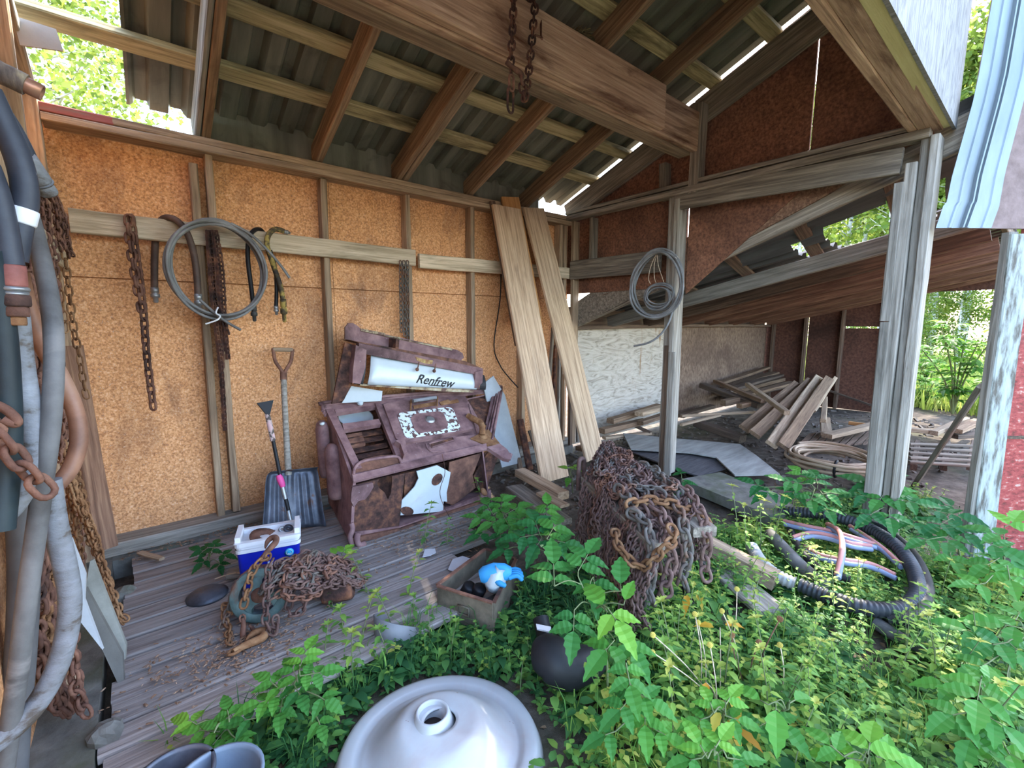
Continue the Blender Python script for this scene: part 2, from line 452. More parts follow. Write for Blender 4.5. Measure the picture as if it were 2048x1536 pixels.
# ---------------------------------------------------------------- gable wall on the right
wr = MB()
def gabp(y0, y1, zb0, zb1):
    wr.prism([(.09, y0, zb0), (.09, y1, zb1), (.09, y1, zr(y1) + .192), (.09, y0, zr(y0) + .192)], (.02, 0, 0))
gabp(.1, -1.305, 1.66, 1.66)
gabp(-1.32, -2.19, 1.60, 2.30); gabp(-2.20, YF, 2.30, 2.44)
wr = wr.build('wall_right', OSB, kind='structure')
board('end_rafter', (.045, .05, zr(0) + .03), (.045, YF, zr(YF) + .03), .2, .05, W_TIE, (1, 0, 0), wr)
a, b = Xp(1137, 438, -.02), Xp(1860, 268, -.02)
board('tie_plate', a, b, .05, .10, W_TIE, (1, 0, 0), wr)
board('tie_plate', a + V((0, 0, .045)), b + V((0, 0, .045)), .10, .03, W_TIE, (0, 0, 1), wr)
a, b = Xp(1352, 402, -.04), Xp(1806, 322, -.04)
board('tie_board', a, b, .15, .04, W_TIE, (1, 0, 0), wr)
board('nailer', Xp(1143, 541, 0), Xp(1322, 522, 0), .19, .04, W_TIE, (1, 0, 0), wr)
board('stud', (.045, -.31, 1.85), (.045, -.31, 2.40), .045, .09, W_TIE, (1, 0, 0), wr)
board('stud', (.045, -.06, .0), (.045, -.06, 2.40), .045, .09, W_STUD, (1, 0, 0), wr)
board('stud', Xp(1330, 330, .02), Xp(1330, 400, .02), .07, .09, W_TIE, (1, 0, 0), wr)
board('gable_post', Xp(1391, 388, -.02), Xp(1401, 212, -.02), .085, .10, W_TIE, (1, 0, 0), wr)

# ---------------------------------------------------------------- posts
t = thing('post', 'grey post of nailed boards between the leaning planks and the lumber pile', 'post', (.02, -1.26, 0))
board('board', (.0, -1.30, .0), (.0, -1.29, 2.37), .045, .14, W_POST, (1, 0, 0), t)
board('board', (.02, -1.235, .0), (.02, -1.225, 2.5), .07, .10, W_POST, (1, 0, 0), t)
board('board', (-.035, -1.25, .0), (-.03, -1.245, 1.15), .05, .03, W_DARK, (1, 0, 0), t)
board('board', (-.075, -1.33, .0), (-.075, -1.32, 1.10), .06, .03, W_GREY, (1, 0, 0), t)
t = thing('post', 'tall grey corner post built of three boards, diagonal stick leaning at its foot', 'post', (.02, YF, 0))
board('board', (.02, YF - .045, -.1), (.02, YF - .03, 2.40), .045, .15, W_POST, (1, 0, 0), t)
board('board', (.02, YF + .00, -.1), (.02, YF + .01, 2.40), .04, .12, W_GREY, (1, 0, 0), t)
board('board', (.00, YF + .05, -.1), (.0, YF + .06, 2.27), .055, .13, W_GREY, (1, 0, 0), t)
board('board', (-.03, YF + .085, -.1), (-.03, YF + .1, 1.35), .05, .08, W_GREY, (1, 0, 0), t)
board('board', (-.03, YF + .1, 1.36), (-.03, YF + .105, 2.17), .05, .08, W_GREY, (1, 0, 0), t)

# ---------------------------------------------------------------- front wall over the opening, seen from below
fw = MB(); fw.prism([(-4.0, YF - .08, 2.45), (.10, YF - .08, 2.45), (.10, YF - .08, zr(YF) + .2), (-4.0, YF - .08, zr(YF) + .2)], (0, -.016, 0))
fw = fw.build('wall_front', PLY_OUT, kind='structure')
board('header', (-4.0, YF + .07, 2.54), (.03, YF + .07, 2.54), .19, .045, W_BEAM, (0, 1, 0), fw)
board('header', (-4.0, YF + .0, 2.47), (.03, YF + .0, 2.47), .10, .05, W_BEAM, (0, 0, 1), fw)
board('yellow_filler', (-4.0, YF - .058, 2.472), (.03, YF - .058, 2.472), .04, .07, YEL, (0, -1, 0), fw)
cf = MB(); cf.box((-3.98, YF - .02, 1.2), (.1, .15, 2.6)); 
cf.build('jamb', W_GREY, fw)

# ---------------------------------------------------------------- roof
def corrug(x, per=.172):
    u = (x / per) % 1.0
    if u < .5: return 0.0
    if u < .56: return (u - .5) / .06 * .042
    if u < .92: return .042
    return (1 - u) / .08 * .042
rf = MB()
xs = []
x = -3.55
while x < .078:
    xs.append(x); x += .172 / 12.5
ys = [.18, -.6, -1.4, -2.2, YF - .25]
def strip(mb, xs, ys, zf):
    k = len(mb.v)
    for yy in ys:
        for xx in xs: mb.v.append(V((xx, yy, zf(xx, yy))))
    m = len(xs)
    for j in range(len(ys) - 1):
        for i in range(m - 1):
            mb.f.append((k + j * m + i, k + j * m + i + 1, k + (j + 1) * m + i + 1, k + (j + 1) * m + i)); mb.t.append(.5); mb.sm.append(False)
strip(rf, xs, ys, lambda x, y: zr(y) + .212 + corrug(x))
rf = rf.build('ceiling', ROOFM, kind='structure')
sm = rf.modifiers.new('thickness', 'SOLIDIFY'); sm.thickness = .004; sm.offset = 1
def rafter(x0, x1, m=W_RAFT, wd=.048):
    dz = .08
    board('rafter', (x0, .1, zr(.1) + dz), (x1, YF - .05, zr(YF - .05) + dz), .15, wd, m, (1, 0, 0), rf)
rafter(-3.235, -3.255, W_GREY, .03); rafter(-3.19, -3.21); rafter(-2.53, -2.54); rafter(-1.925, -1.94); rafter(-1.872, -1.885, W_STUD); rafter(-1.24, -1.24); rafter(-.58, -.58)
for i, yy in enumerate((-.27, -.655, -1.06, -1.48, -1.9, -2.3, -2.7)):
    board('purlin', (-3.98, yy, zr(yy) + .182), (.08, yy - .02, zr(yy - .02) + .182), .105, .045, W_PURL, (0, .378, 1), rf)
rb = thing('roof_beam', 'heavy brown built-up beam crossing under the rafters, chain looped over it', 'beam', (-2, -1.41, 2.8))
board('beam_plank', (-3.95, -1.475, 2.855), (-.62, -1.475, 2.855), .29, .045, W_BEAM, (0, -1, 0), rb, .5)
board('beam_plank', (-3.95, -1.425, 2.845), (-.04, -1.425, 2.845), .29, .055, W_BEAM, (0, -1, 0), rb, .5)
board('beam_plank', (-3.95, -1.37, 2.85), (-.04, -1.37, 2.85), .27, .05, W_BEAM, (0, -1, 0), rb, .5)
board('ledger', (-3.95, -1.33, 2.715), (-.05, -1.33, 2.715), .12, .045, W_STUD, (0, 0, 1), rb)
# ---------------------------------------------------------------- lean-to beyond the gable wall
def hp(px, py, d, off=0.0):                  # the vertical plane that faces the camera's heading at distance d
    r_ = ray(px, py); h = r_.x * math.sin(YAW) + r_.y * math.cos(YAW)
    return CAM + r_ * (d / h)
def inpoly(x, y, P):
    c = False; j = len(P) - 1
    for i in range(len(P)):
        if (P[i][1] > y) != (P[j][1] > y) and x < (P[j][0] - P[i][0]) * (y - P[i][1]) / (P[j][1] - P[i][1]) + P[i][0]: c = not c
        j = i
    return c
def pix(p):
    v = V(p) - CAM; d = v.dot(FW)
    return (1024 + FPX * v.dot(RT) / d, 768 - FPX * v.dot(UPV) / d) if d > .01 else (-1, -1)
wr2 = MB(); wr2.box((1.21, .06, .62), (2.2, .02, 1.36)); wr2 = wr2.build('wall_rear', PLY, kind='structure')
OSB_M = mat('lean_to_board', [(.3, (.10, .065, .045)), (.5, (.19, .125, .085)), (.7, (.27, .19, .135))], scale=26, stretch=(1, 1, .6), rough=.9, bump=.1, stain=(.07, .04, .03), stain_scale=1.1, stain_range=(.45, .8), detail=4, rnd=0)
b_ = MB(); b_.box((3.9, .06, .62), (3.16, .02, 1.36)); b_.build('panel', OSB_M, wr2)
board('eave_gap_blocker', (.1, .09, 1.40), (5.45, .09, 1.40), .25, .03, W_DARK, (0, -1, 0), wr2)  # added to close the lean-to eave gap against outside light
board('plate', (.1, .0, 1.29), (5.45, .0, 1.29), .09, .04, W_DARK, (0, 0, 1), wr2)
wf = MB()
wf.prism([(5.5, .07, -.1), (5.5, .07, 1.36), (5.5, -.62, 1.55), (5.5, -.62, -.1)], (.02, 0, 0))
wf.prism([(5.5, -.63, -.1), (5.5, -.63, 1.55), (5.5, -1.17, 1.7), (5.5, -1.17, -.1)], (.02, 0, 0))
wf.prism([(5.5, -1.17, -.1), (5.5, -1.17, 1.255), (5.5, -1.66, 1.255), (5.5, -1.66, -.1)], (.02, 0, 0))
wf.prism([(5.5, -1.17, 1.29), (5.5, -1.17, 1.72), (5.5, -1.66, 1.86), (5.5, -1.66, 1.285)], (.02, 0, 0))
wf.prism([(5.5, -1.66, 1.80), (5.5, -1.66, 1.86), (5.5, -3.6, 2.45), (5.5, -3.6, 1.80)], (.02, 0, 0))
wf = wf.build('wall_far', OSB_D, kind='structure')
for yy in (-.08, -.6, -1.14): board('stud', (5.46, yy, -.1), (5.46, yy, 1.32 - .3 * yy), .045, .09, W_DARK, (1, 0, 0), wf)
board('stud', (5.46, -1.80, -.1), (5.46, -1.68, 1.85), .07, .09, W_BROWN, (1, 0, 0), wf)
def lz(x, y):                                # underside of the lean-to rafters; the far end sags
    k = max(0.0, min(1.0, (x - .1) / .6))
    s = .365 * (1 - k) + .212 * k
    return 1.295 - s * y + .05 * max(0, -y - 2.3) * k
lr = MB()
def lzs(x, y): return lz(x, y) + .21 + corrug(x, .19)
xs = []; x = .12
while x < 5.75: xs.append(x); x += .19 / 10
ys = [.22 - .075 * i for i in range(45)]
strip(lr, xs, ys, lzs)
HOLES = [[(1645, 461), (1783, 400), (1900, 352), (1888, 418), (1777, 480), (1682, 499)], [(1577, 486), (1598, 482), (1606, 494), (1631, 512), (1616, 517), (1596, 502)]]
nf = []
for fc in lr.f:
    c = sum((lr.v[i] for i in fc), V()) / 4
    q = pix(c)
    if not any(inpoly(q[0], q[1], H) for H in HOLES): nf.append(fc)
lr.f = nf; lr.t = [.5] * len(nf); lr.sm = [False] * len(nf)
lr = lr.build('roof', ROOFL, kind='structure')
def lraft(x, m, dp, wd=.045, y1=-3.02):
    a, b = V((x, .03, lz(x, .03) + dp / 2)), V((x, y1, lz(x, y1) + dp / 2))
    mm = V((x, (a.y + b.y) / 2, lz(x, (a.y + b.y) / 2) + dp / 2))
    board('rafter', a, b, dp, wd, m, (1, 0, 0), lr)
lraft(.15, W_TIE, .19, .05)
lraft(.75, W_GREY, .13); 
for x in (1.5, 2.3, 3.1, 3.9, 4.7, 5.4): lraft(x, W_DARK if x < 2 else W_BROWN, .13)
for yy in (-.45, -.95, -1.5, -2.05, -2.6):
    board('purlin', (.1, yy, lz(.1, yy) + .19), (.9, yy - .02, lz(.9, yy) + .165), .10, .03, W_DARK, (0, .3, 1), lr)
    board('purlin', (.9, yy - .02, lz(.9, yy) + .165), (5.6, yy - .02, lz(5.6, yy) + .165), .10, .03, W_DARK, (0, .3, 1), lr)
pts = [Xp(x, y, .10) for x, y in ((1366, 478), (1612, 372), (1697, 362), (1650, 392), (1366, 545))]
b_ = MB(); b_.prism(pts, (.035, 0, 0)); b_.build('brace', W_BROWN, wr)
pts = [Xp(x, y, .10) for x, y in ((1150, 606), (1224, 556), (1330, 548), (1330, 575), (1256, 600), (1152, 655))]
b_ = MB(); b_.prism(pts, (.035, 0, 0)); b_.build('brace', W_TIE, wr)
# fascia of the lean-to roof beside the corner post
board('fascia', (.5, -3.06, lz(.5, -3.06) + .12), (5.6, -3.06, lz(5.6, -3.06) + .12), .16, .04, W_DARK, (0, -1, 0), lr)

# ---------------------------------------------------------------- torn front wing: siding, dark board, white post, red board
ww = MB()
P_ = [hp(1906, 456, 2.74), hp(2300, 460, 2.74), hp(2500, -160, 2.74), hp(2018, -160, 2.74)]
ww.prism(P_, (.012, .014, 0))
BRD = mat('mauve_brown_board', [(.3, (.17, .115, .10)), (.6, (.25, .175, .155)), (.8, (.30, .22, .20))], scale=14, rough=.8, rnd=0)
ww = ww.build('wall_wing', BRD, kind='structure')
sd = MB()
def sidrow(px0, px1, py):                    # a level row of siding points between two pixels with the ribs of the sheet
    a, b = hp(px0, py, 2.66), hp(px1, py, 2.66); out = []
    nx = V((-math.sin(YAW), -math.cos(YAW), 0))
    for t, h in ((0, 0), (.20, 0), (.22, .006), (.26, .006), (.28, 0), (.42, 0), (.435, .018), (.455, .018), (.47, .0), (.50, .0), (.515, .018), (.545, .018), (.56, 0), (.8, 0), (.82, .006), (.86, .006), (.88, 0), (1, 0)):
        out.append(a + (b - a) * t + nx * h)
    return out
rows = [sidrow(*q) for q in ((2000, 2120, -150), (1984, 2085, 0), (1957, 2060, 150), (1945, 2046, 205), (1908, 2012, 337), (1903, 2008, 355), (1893, 1999, 404), (1886, 1998, 412), (1871, 1982, 456))]
for i in range(len(rows) - 1):
    m_ = len(rows[0])
    sd.add(rows[i] + rows[i + 1], [(k, k + 1, m_ + k + 1, m_ + k) for k in range(m_ - 1)])
sd = sd.build('metal_siding', SIDING)
so_ = sd.modifiers.new('thickness', 'SOLIDIFY'); so_.thickness = .002
tag(sd, 'torn strip of pale blue ribbed metal siding hanging above the white post', 'siding')
rd = MB(); rd.prism([hp(1962, 1300, 2.76), hp(2000, 880, 2.76), hp(2022, 700, 2.76), hp(2050, 452, 2.76), hp(2400, 452, 2.76), hp(2400, 1300, 2.76)], (.012, .014, 0))
rd = rd.build('panel', RED, ww)
b_ = MB(); b_.prism([hp(1995, 872, 2.755), hp(2400, 872, 2.755), hp(2400, 878, 2.755), hp(1995, 878, 2.755)], (.006, .007, 0)); b_.build('joint', W_DARK, ww)
t = thing('post', 'post with peeling white paint beside the red wall board', 'post', hp(1950, 1095, 2.67))
nrm = V((-math.sin(YAW), -math.cos(YAW), 0))
board('painted_board', hp(1957, 1120, 2.67), hp(2042, 470, 2.67), .135, .04, WPAINT, nrm, t)
board('board', hp(1929, 1110, 2.69), hp(2020, 466, 2.69), .05, .05, W_GREY, nrm, t)

# ---------------------------------------------------------------- outside: trees, bushes, meadow
LEAF_T = leafmat('tree_leaves', [(0, (.05, .09, .012)), (.4, (.12, .19, .03)), (.8, (.23, .29, .055)), (1, (.32, .34, .10))], trans=.45)
LEAF_B = leafmat('bush_leaves', [(0, (.02, .075, .01)), (.4, (.055, .17, .02)), (.8, (.14, .30, .04)), (1, (.24, .38, .07))], trans=.5)
BARK = mat('birch_bark', [(.35, (.10, .09, .075)), (.45, (.52, .50, .45)), (.7, (.68, .66, .60))], scale=3, stretch=(1, 1, 5), rough=.9)
GRASS_T = leafmat('tall_grass', [(0, (.08, .13, .025)), (.5, (.20, .28, .05)), (1, (.36, .38, .11))], trans=.5)
RT_ = random.Random(11)
def tree(h, cr, nl, ls, seed, low=.25):
    r_ = random.Random(seed); t = thing('tree', None, 'tree', (0, 0, 0))
    tb = MB(); lean = V((r_.uniform(-.3, .3), r_.uniform(-.3, .3), 0))
    path = [lean * (k / 6) ** 2 + V((r_.uniform(-.06, .06), r_.uniform(-.06, .06), h * k / 6 - .2)) for k in range(7)]
    tb.tube(path, [.10 * h / 9 * (1 - k / 7.5) for k in range(7)], 7)
    cb = MB(); br = []
    for k in range(34):
        z = h * (low + (1 - low) * (k / 34) * .96); a = r_.uniform(0, 6.28)
        L = cr * (1.05 - .8 * (z / h)) * r_.uniform(.6, 1.1)
        p0 = V((lean.x * (z / h) ** 2, lean.y * (z / h) ** 2, z)); p1 = p0 + V((math.cos(a) * L, math.sin(a) * L, L * r_.uniform(.2, .7)))
        pm = (p0 + p1) / 2 + V((0, 0, L * .08))
        tb.tube([p0, pm, p1], [.025, .014, .005], 4, cap=False); br.append((p0, pm, p1))
    for k in range(nl):
        p0, pm, p1 = r_.choice(br); u = r_.random() ** .6
        p = p0.lerp(pm, u * 2) if u < .5 else pm.lerp(p1, u * 2 - 1)
        p = p + V((r_.gauss(0, .22), r_.gauss(0, .22), r_.gauss(-.06, .22))) * (cr / 2)
        d = V((r_.gauss(0, 1), r_.gauss(0, 1), r_.gauss(-.5, .7))).normalized(); s_ = d.orthogonal(); s_.rotate(Matrix.Rotation(r_.uniform(0, 6.28), 3, d))
        L = ls * r_.uniform(.6, 1.3)
        cb.add([p, p + d * L * .45 + s_ * L * .34, p + d * L, p + d * L * .45 - s_ * L * .34], [(0, 1, 2, 3)], min(1, max(0, r_.gauss(.45, .22))))
    tb.build('trunk', BARK, t); cb.build('crown', LEAF_T, t)
    return t
def dup(root, loc, rz, sc=1.0, label=None, group=None):
    c = root.copy(); S.collection.objects.link(c)
    c.location = loc; c.rotation_euler = (0, 0, rz); c.scale = (sc, sc, sc)
    if label: c['label'] = label
    if group: c['group'] = group
    for ch in root.children:
        d = ch.copy(); S.collection.objects.link(d); d.parent = c
        for g2 in ch.children:
            e = g2.copy(); S.collection.objects.link(e); e.parent = d
    return c
big = [tree(11, 2.6, 5600, .16, s_) for s_ in (1, 2)]
fine = [tree(11, 2.6, 13000, .085, s_) for s_ in (5, 6)]
slim = [tree(9, 1.3, 1500, .15, s_, .45) for s_ in (3, 4)]
bpy.context.view_layer.update()
LB = 'tall leafy tree behind the shed seen through the gap in the roof'; GB = 'trees behind the back wall'
used = set()
def place(root, loc, rz, sc, label, group):
    if root.name in used: return dup(root, loc, rz, sc, label, group)
    used.add(root.name); root.location = loc; root.rotation_euler = (0, 0, rz); root.scale = (sc,) * 3
    root['label'] = label; root['group'] = group
    return root
for i, (x, y, sc) in enumerate(((-6.2, 5.2, .9), (-4.3, 4.3, .75), (-8.5, 4.0, .8), (-4.6, 7.5, 1.15), (-7.0, 8.0, 1.2))):
    place(fine[i % 2], (x, y, -.1), i * 2.1, sc, LB, GB)
LR = 'leafy tree at the edge of the meadow beyond the lean-to'; GR = 'trees beyond the lean-to'
for i, (x, y, sc) in enumerate(((20, -4.6, 1.0), (14.5, -1.75, .95), (22, -2.2, 1.1), (17, -4.2, .5), (16.5, -.6, .48), (18, 1.0, .55), (16, 2.4, .5), (19, -2.6, .6), (19, .2, .95), (24, 1.6, 1.2), (21, 3.4, 1.0), (26, -6, 1.2), (18, 5.5, .9), (23, 7.5, 1.1), (27, 4, 1.25), (17.5, -3.0, .8))):
    place(big[i % 2], (x, y, -.1), 1 + i * 1.7, sc, LR, GR)
LY = 'young leafy tree in the meadow seen through the opening'; GY = 'young trees beyond the opening'
for i, (x, y, sc) in enumerate(((11.2, -1.15, .30), (12.0, -1.9, .33), (10.6, -.35, .27), (12.6, -.3, .34), (13.5, -2.6, .36), (11.6, .5, .31), (13.2, 1.0, .36), (14.6, -1.0, .40), (15.5, .4, .42), (12.8, -3.2, .33))):
    place(big[i % 2], (x, y, -.5), .3 + i * 1.9, sc, LY, GY)
LS = 'slim white-barked birch standing in front of the leafy trees'; GS = 'slim birches beyond the lean-to'
for i, (x, y, sc) in enumerate(((14.5, -1.05, 1.0), (13.2, .9, .9), (15.8, -.4, 1.05), (12.2, -.35, .85), (14, 2.2, 1.0), (11.5, 1.7, .85), (16, 1.2, 1.1), (13.0, -1.9, .95), (12.8, 3.4, .9), (15.2, -2.6, 1.0))):
    place(slim[i % 2], (x, y, -.1), .5 + i * 1.3, sc, LS, GS)
# tall meadow grass
mg = MB(); r_ = random.Random(21)
for k in range(5200):
    x = 6.2 + 9.5 * r_.random() ** 1.3; y = r_.uniform(-3.2, 1.2) + (x - 6) * r_.uniform(-.05, .25)
    h = r_.uniform(.25, .75) * (1 if x > 7.3 else .6); a = r_.uniform(0, 6.28)
    d = V((r_.gauss(0, .25), r_.gauss(0, .25), 1)); s_ = V((math.cos(a), math.sin(a), 0)) * r_.uniform(.006, .02)
    p = V((x, y, -.08)); tp = p + d * h
    mg.add([p - s_, p + s_, p + d * h * .6 + s_ * .7, tp, p + d * h * .6 - s_ * .7], [(0, 1, 2, 4), (4, 2, 3)], min(1, max(0, r_.gauss(.55, .2))))
mg.build('grass', GRASS_T, kind='stuff')
def bush(name, label, loc, h, ns, nl, L, seed, cat='bush', m=None, group=None):
    r_ = random.Random(seed); t = thing(name, label, cat, loc, group); st = MB(); fo = MB(); lo = V(loc)
    for k in range(ns):
        a = r_.uniform(0, 6.28); sp = h * r_.uniform(.15, .5); hh = h * r_.uniform(.7, 1.0)
        pth = spline([lo, lo + V((math.cos(a) * sp * .3, math.sin(a) * sp * .3, hh * .5)), lo + V((math.cos(a) * sp, math.sin(a) * sp, hh))], 6)
        st.tube(pth, [.012 * h * (1 - .7 * i / len(pth)) for i in range(len(pth))], 5)
        for q in range(nl):
            u = r_.uniform(.3, 1); p = pth[min(len(pth) - 1, int(u * len(pth)))]
            b = r_.uniform(0, 6.28); d = V((math.cos(b), math.sin(b), r_.uniform(-.2, .4))).normalized(); e = p + d * L * r_.uniform(.8, 1.5)
            st.tube([p, e], .0025, 3, cap=False)
            tn = min(1, max(0, r_.gauss(.45, .2)))
            for w_ in range(5):
                s2 = (w_ - 2) * .55; dd = d.copy(); dd.rotate(Matrix.Rotation(s2, 3, V((0, 0, 1))))
                leaf(fo, p.lerp(e, .55 + .45 * (1 - abs(s2) / 1.1)), dd + V((0, 0, -.15)), (r_.gauss(0, .2), r_.gauss(0, .2), 1), L * r_.uniform(.8, 1.15), L * .42, tn, 4, 0, .2, .3)
    st.build('stem', MATS.get('green_stem') or mat('green_stem', [(.3, (.10, .11, .04)), (.7, (.20, .22, .08))], rnd=.1), t); fo.build('foliage', m or LEAF_B, t)
    return t
q = Xp(1905, 828, 6.2); bush('elder_bush', 'tall green bush growing in the opening past the corner post', (6.2, q.y, -.08), 1.42, 7, 15, .15, 5)
q = Xp(1850, 850, 6.6); bush('elder_bush', 'low green bush at the foot of the tall bush', (6.7, q.y + .05, -.08), .62, 7, 9, .11, 6)
q = Xp(1985, 850, 6.6); bush('elder_bush', 'low green bush between the tall bush and the white post', (6.5, q.y + .02, -.08), .7, 6, 9, .12, 7)
bush('elder_bush', 'leafy shrub further out in the meadow behind the tall bush', (8.2, -1.75, -.08), .95, 8, 12, .13, 8)
# ---------------------------------------------------------------- materials of the things
RUST = mat('rusty_steel', [(.3, (.075, .035, .024)), (.5, (.155, .072, .048)), (.65, (.24, .115, .072)), (.8, (.33, .18, .11))], scale=14, rough=.85, bump=.3, stain=(.035, .02, .017), stain_scale=4, stain_range=(.52, .7), rnd=.15)
RUST_P = mat('purple_rust', [(.3, (.11, .055, .058)), (.5, (.215, .12, .118)), (.65, (.29, .17, .16)), (.8, (.37, .23, .20))], scale=9, rough=.75, bump=.2, stain=(.05, .025, .025), stain_scale=3, stain_range=(.52, .72), fleck=(.42, .36, .36), fleck_scale=45, fleck_range=(.70, .74), rnd=.05)
RUST_D = mat('dark_flaking_rust', [(.35, (.03, .018, .015)), (.5, (.085, .04, .03)), (.6, (.16, .07, .04)), (.75, (.28, .12, .06))], scale=16, rough=.95, bump=.5, rnd=.05)
RUST_O = mat('orange_rust', [(.3, (0.112, 0.049, 0.022)), (.5, (0.210, 0.101, 0.045)), (.7, (0.315, 0.180, 0.090))], scale=18, rough=.9, bump=.3, rnd=.12)
CH_P = mat('mauve_chain_rust', [(.3, (0.074, 0.040, 0.034)), (.5, (0.136, 0.077, 0.062)), (.7, (0.198, 0.124, 0.099))], scale=20, rough=.8, bump=.25, rnd=.14)
CH_G = mat('grey_chain_steel', [(.3, (0.070, 0.058, 0.048)), (.5, (0.125, 0.107, 0.090)), (.7, (0.170, 0.150, 0.125))], scale=20, rough=.7, bump=.25, rnd=.12, stain=(.18, .08, .045), stain_scale=6, stain_range=(.5, .62))
ENAMEL = mat('white_enamel', [(.3, (.44, .49, .51)), (.6, (.53, .575, .585)), (.8, (.60, .64, .65))], scale=3, rough=.22, bump=0, spec=.6, rnd=0, stain=(.45, .42, .40), stain_scale=3, stain_range=(.62, .8))
CHIPPED = mat('chipped_enamel', [(.50, (.68, .74, .73)), (.53, (.64, .70, .69)), (.545, (.10, .055, .05)), (.8, (.16, .085, .08))], scale=34, rough=.35, bump=.2, detail=2, rnd=0)
BLACKRUB = mat('black_rubber', [(.3, (.006, .006, .007)), (.6, (.014, .014, .016)), (.8, (.03, .03, .033))], scale=6, rough=.55, bump=.05, rnd=.1)
GREYHOSE = mat('grey_hose', [(.3, (.06, .055, .052)), (.5, (.105, .10, .096)), (.7, (.155, .148, .142))], scale=7, stretch=(1, 1, 1), rough=.65, bump=.12, rnd=.12, stain=(.19, .175, .165), stain_scale=5, stain_range=(.6, .7))
NAVYHOSE = mat('navy_hose', [(.3, (.022, .025, .035)), (.6, (.05, .055, .07)), (.8, (.10, .105, .12))], scale=6, rough=.5, bump=.06, rnd=.08, fleck=(.35, .34, .34), fleck_scale=20, fleck_range=(.70, .74))
PALEHOSE = mat('pale_worn_hose', [(.38, (.09, .072, .058)), (.45, (.165, .165, .17)), (.6, (.22, .225, .24)), (.75, (.28, .29, .305))], scale=9, stretch=(1, 1, 2.2), rough=.65, bump=.3, rnd=.05)
TANHOSE = mat('rusty_brown_pipe', [(.3, (.12, .055, .035)), (.5, (.26, .125, .075)), (.7, (.36, .21, .14))], scale=5, rough=.5, bump=.1, rnd=.05)
STEEL = mat('dull_steel', [(.3, (.20, .20, .20)), (.6, (.36, .36, .36)), (.8, (.48, .48, .48))], scale=10, rough=.4, metal=.6, bump=.1, rnd=.1)
CABLE = mat('grey_cable', [(.3, (.11, .105, .10)), (.6, (.20, .195, .19)), (.8, (.30, .295, .285))], scale=8, rough=.6, bump=.05, rnd=.1)
WHITEP = mat('white_plastic', [(.3, (.60, .60, .62)), (.7, (.74, .74, .76))], scale=6, rough=.4, bump=0, rnd=.03)
BLUEP = mat('blue_plastic', [(.3, (.004, .012, .30)), (.7, (.008, .022, .46))], scale=4, rough=.35, bump=0, rnd=0, spec=.5)
CYAN = mat('cyan_sticker', [(.3, (.02, .38, .62)), (.7, (.04, .46, .70))], scale=4, rough=.4, bump=0, rnd=0)
SCOOP = mat('dark_scoop_steel', [(.3, (.045, .05, .062)), (.5, (.085, .095, .12)), (.7, (.15, .16, .19))], scale=9, rough=.42, metal=.4, bump=.1, stain=(.10, .05, .035), stain_scale=7, stain_range=(.60, .68), rnd=0)
GREENP = mat('green_painted_iron', [(.3, (.045, .075, .07)), (.55, (.10, .155, .145)), (.75, (.17, .235, .215))], scale=12, rough=.6, bump=.2, stain=(.14, .075, .05), stain_scale=6, stain_range=(.55, .68), rnd=0)
HOTPINK = mat('pink_grip', [(.3, (.62, .05, .22)), (.7, (.75, .10, .32))], scale=5, rough=.5, bump=0, rnd=0)
FOAM = mat('mottled_foam', [(.42, (.08, .065, .06)), (.48, (.42, .33, .30)), (.6, (.55, .36, .36))], scale=26, rough=.9, bump=.2, detail=2, rnd=0)
YELRUST = mat('yellow_worn_hose', [(.40, (.035, .028, .022)), (.5, (.09, .065, .03)), (.58, (.34, .24, .06))], scale=14, rough=.7, bump=.1, rnd=0, detail=3)
BLACKINK = mat('black_lettering', [(.3, (.012, .012, .014)), (.7, (.02, .02, .022))], rough=.5, bump=0, rnd=0)
WHITEINK = mat('white_lettering', [(.3, (.75, .78, .8)), (.7, (.8, .82, .84))], rough=.5, bump=0, rnd=0)

def PL(px, py, p, n, h=0.0):
    n = V(n).normalized(); r_ = ray(px, py); q = V(p) + n * h
    return CAM + r_ * ((q - CAM).dot(n) / r_.dot(n))
def under(root, kids, parent):
    ch = [o for o in S.objects if o.parent is root]
    p = next(o for o in ch if o.name.split('.')[0] == parent)
    for o in ch:
        if o.name.split('.')[0] in kids: o.location = o.location - p.location; o.parent = p
def jit(p, s): return V(p) + V((RB.gauss(0, s), RB.gauss(0, s), RB.gauss(0, s)))
def text(name, body, size, loc, xdir, ydir, m, parent, shear=0.0, bold=0.0, extrude=.0008):
    c = bpy.data.curves.new(name, 'FONT'); c.body = body; c.size = size; c.shear = shear; c.offset = bold; c.extrude = extrude
    c.align_x = 'CENTER'; c.align_y = 'CENTER'; c.materials.append(m)
    tmp = bpy.data.objects.new('tmp', c)
    me = bpy.data.meshes.new_from_object(tmp); bpy.data.objects.remove(tmp)
    if not me.materials: me.materials.append(m)
    o = bpy.data.objects.new(name, me); S.collection.objects.link(o)
    x = V(xdir).normalized(); z = x.cross(V(ydir)).normalized(); y = z.cross(x); loc = V(loc) - V(parent.location); o.parent = parent
    o.matrix_basis = Matrix(((x.x, y.x, z.x, loc.x), (x.y, y.y, z.y, loc.y), (x.z, y.z, z.z, loc.z), (0, 0, 0, 1)))
    return o

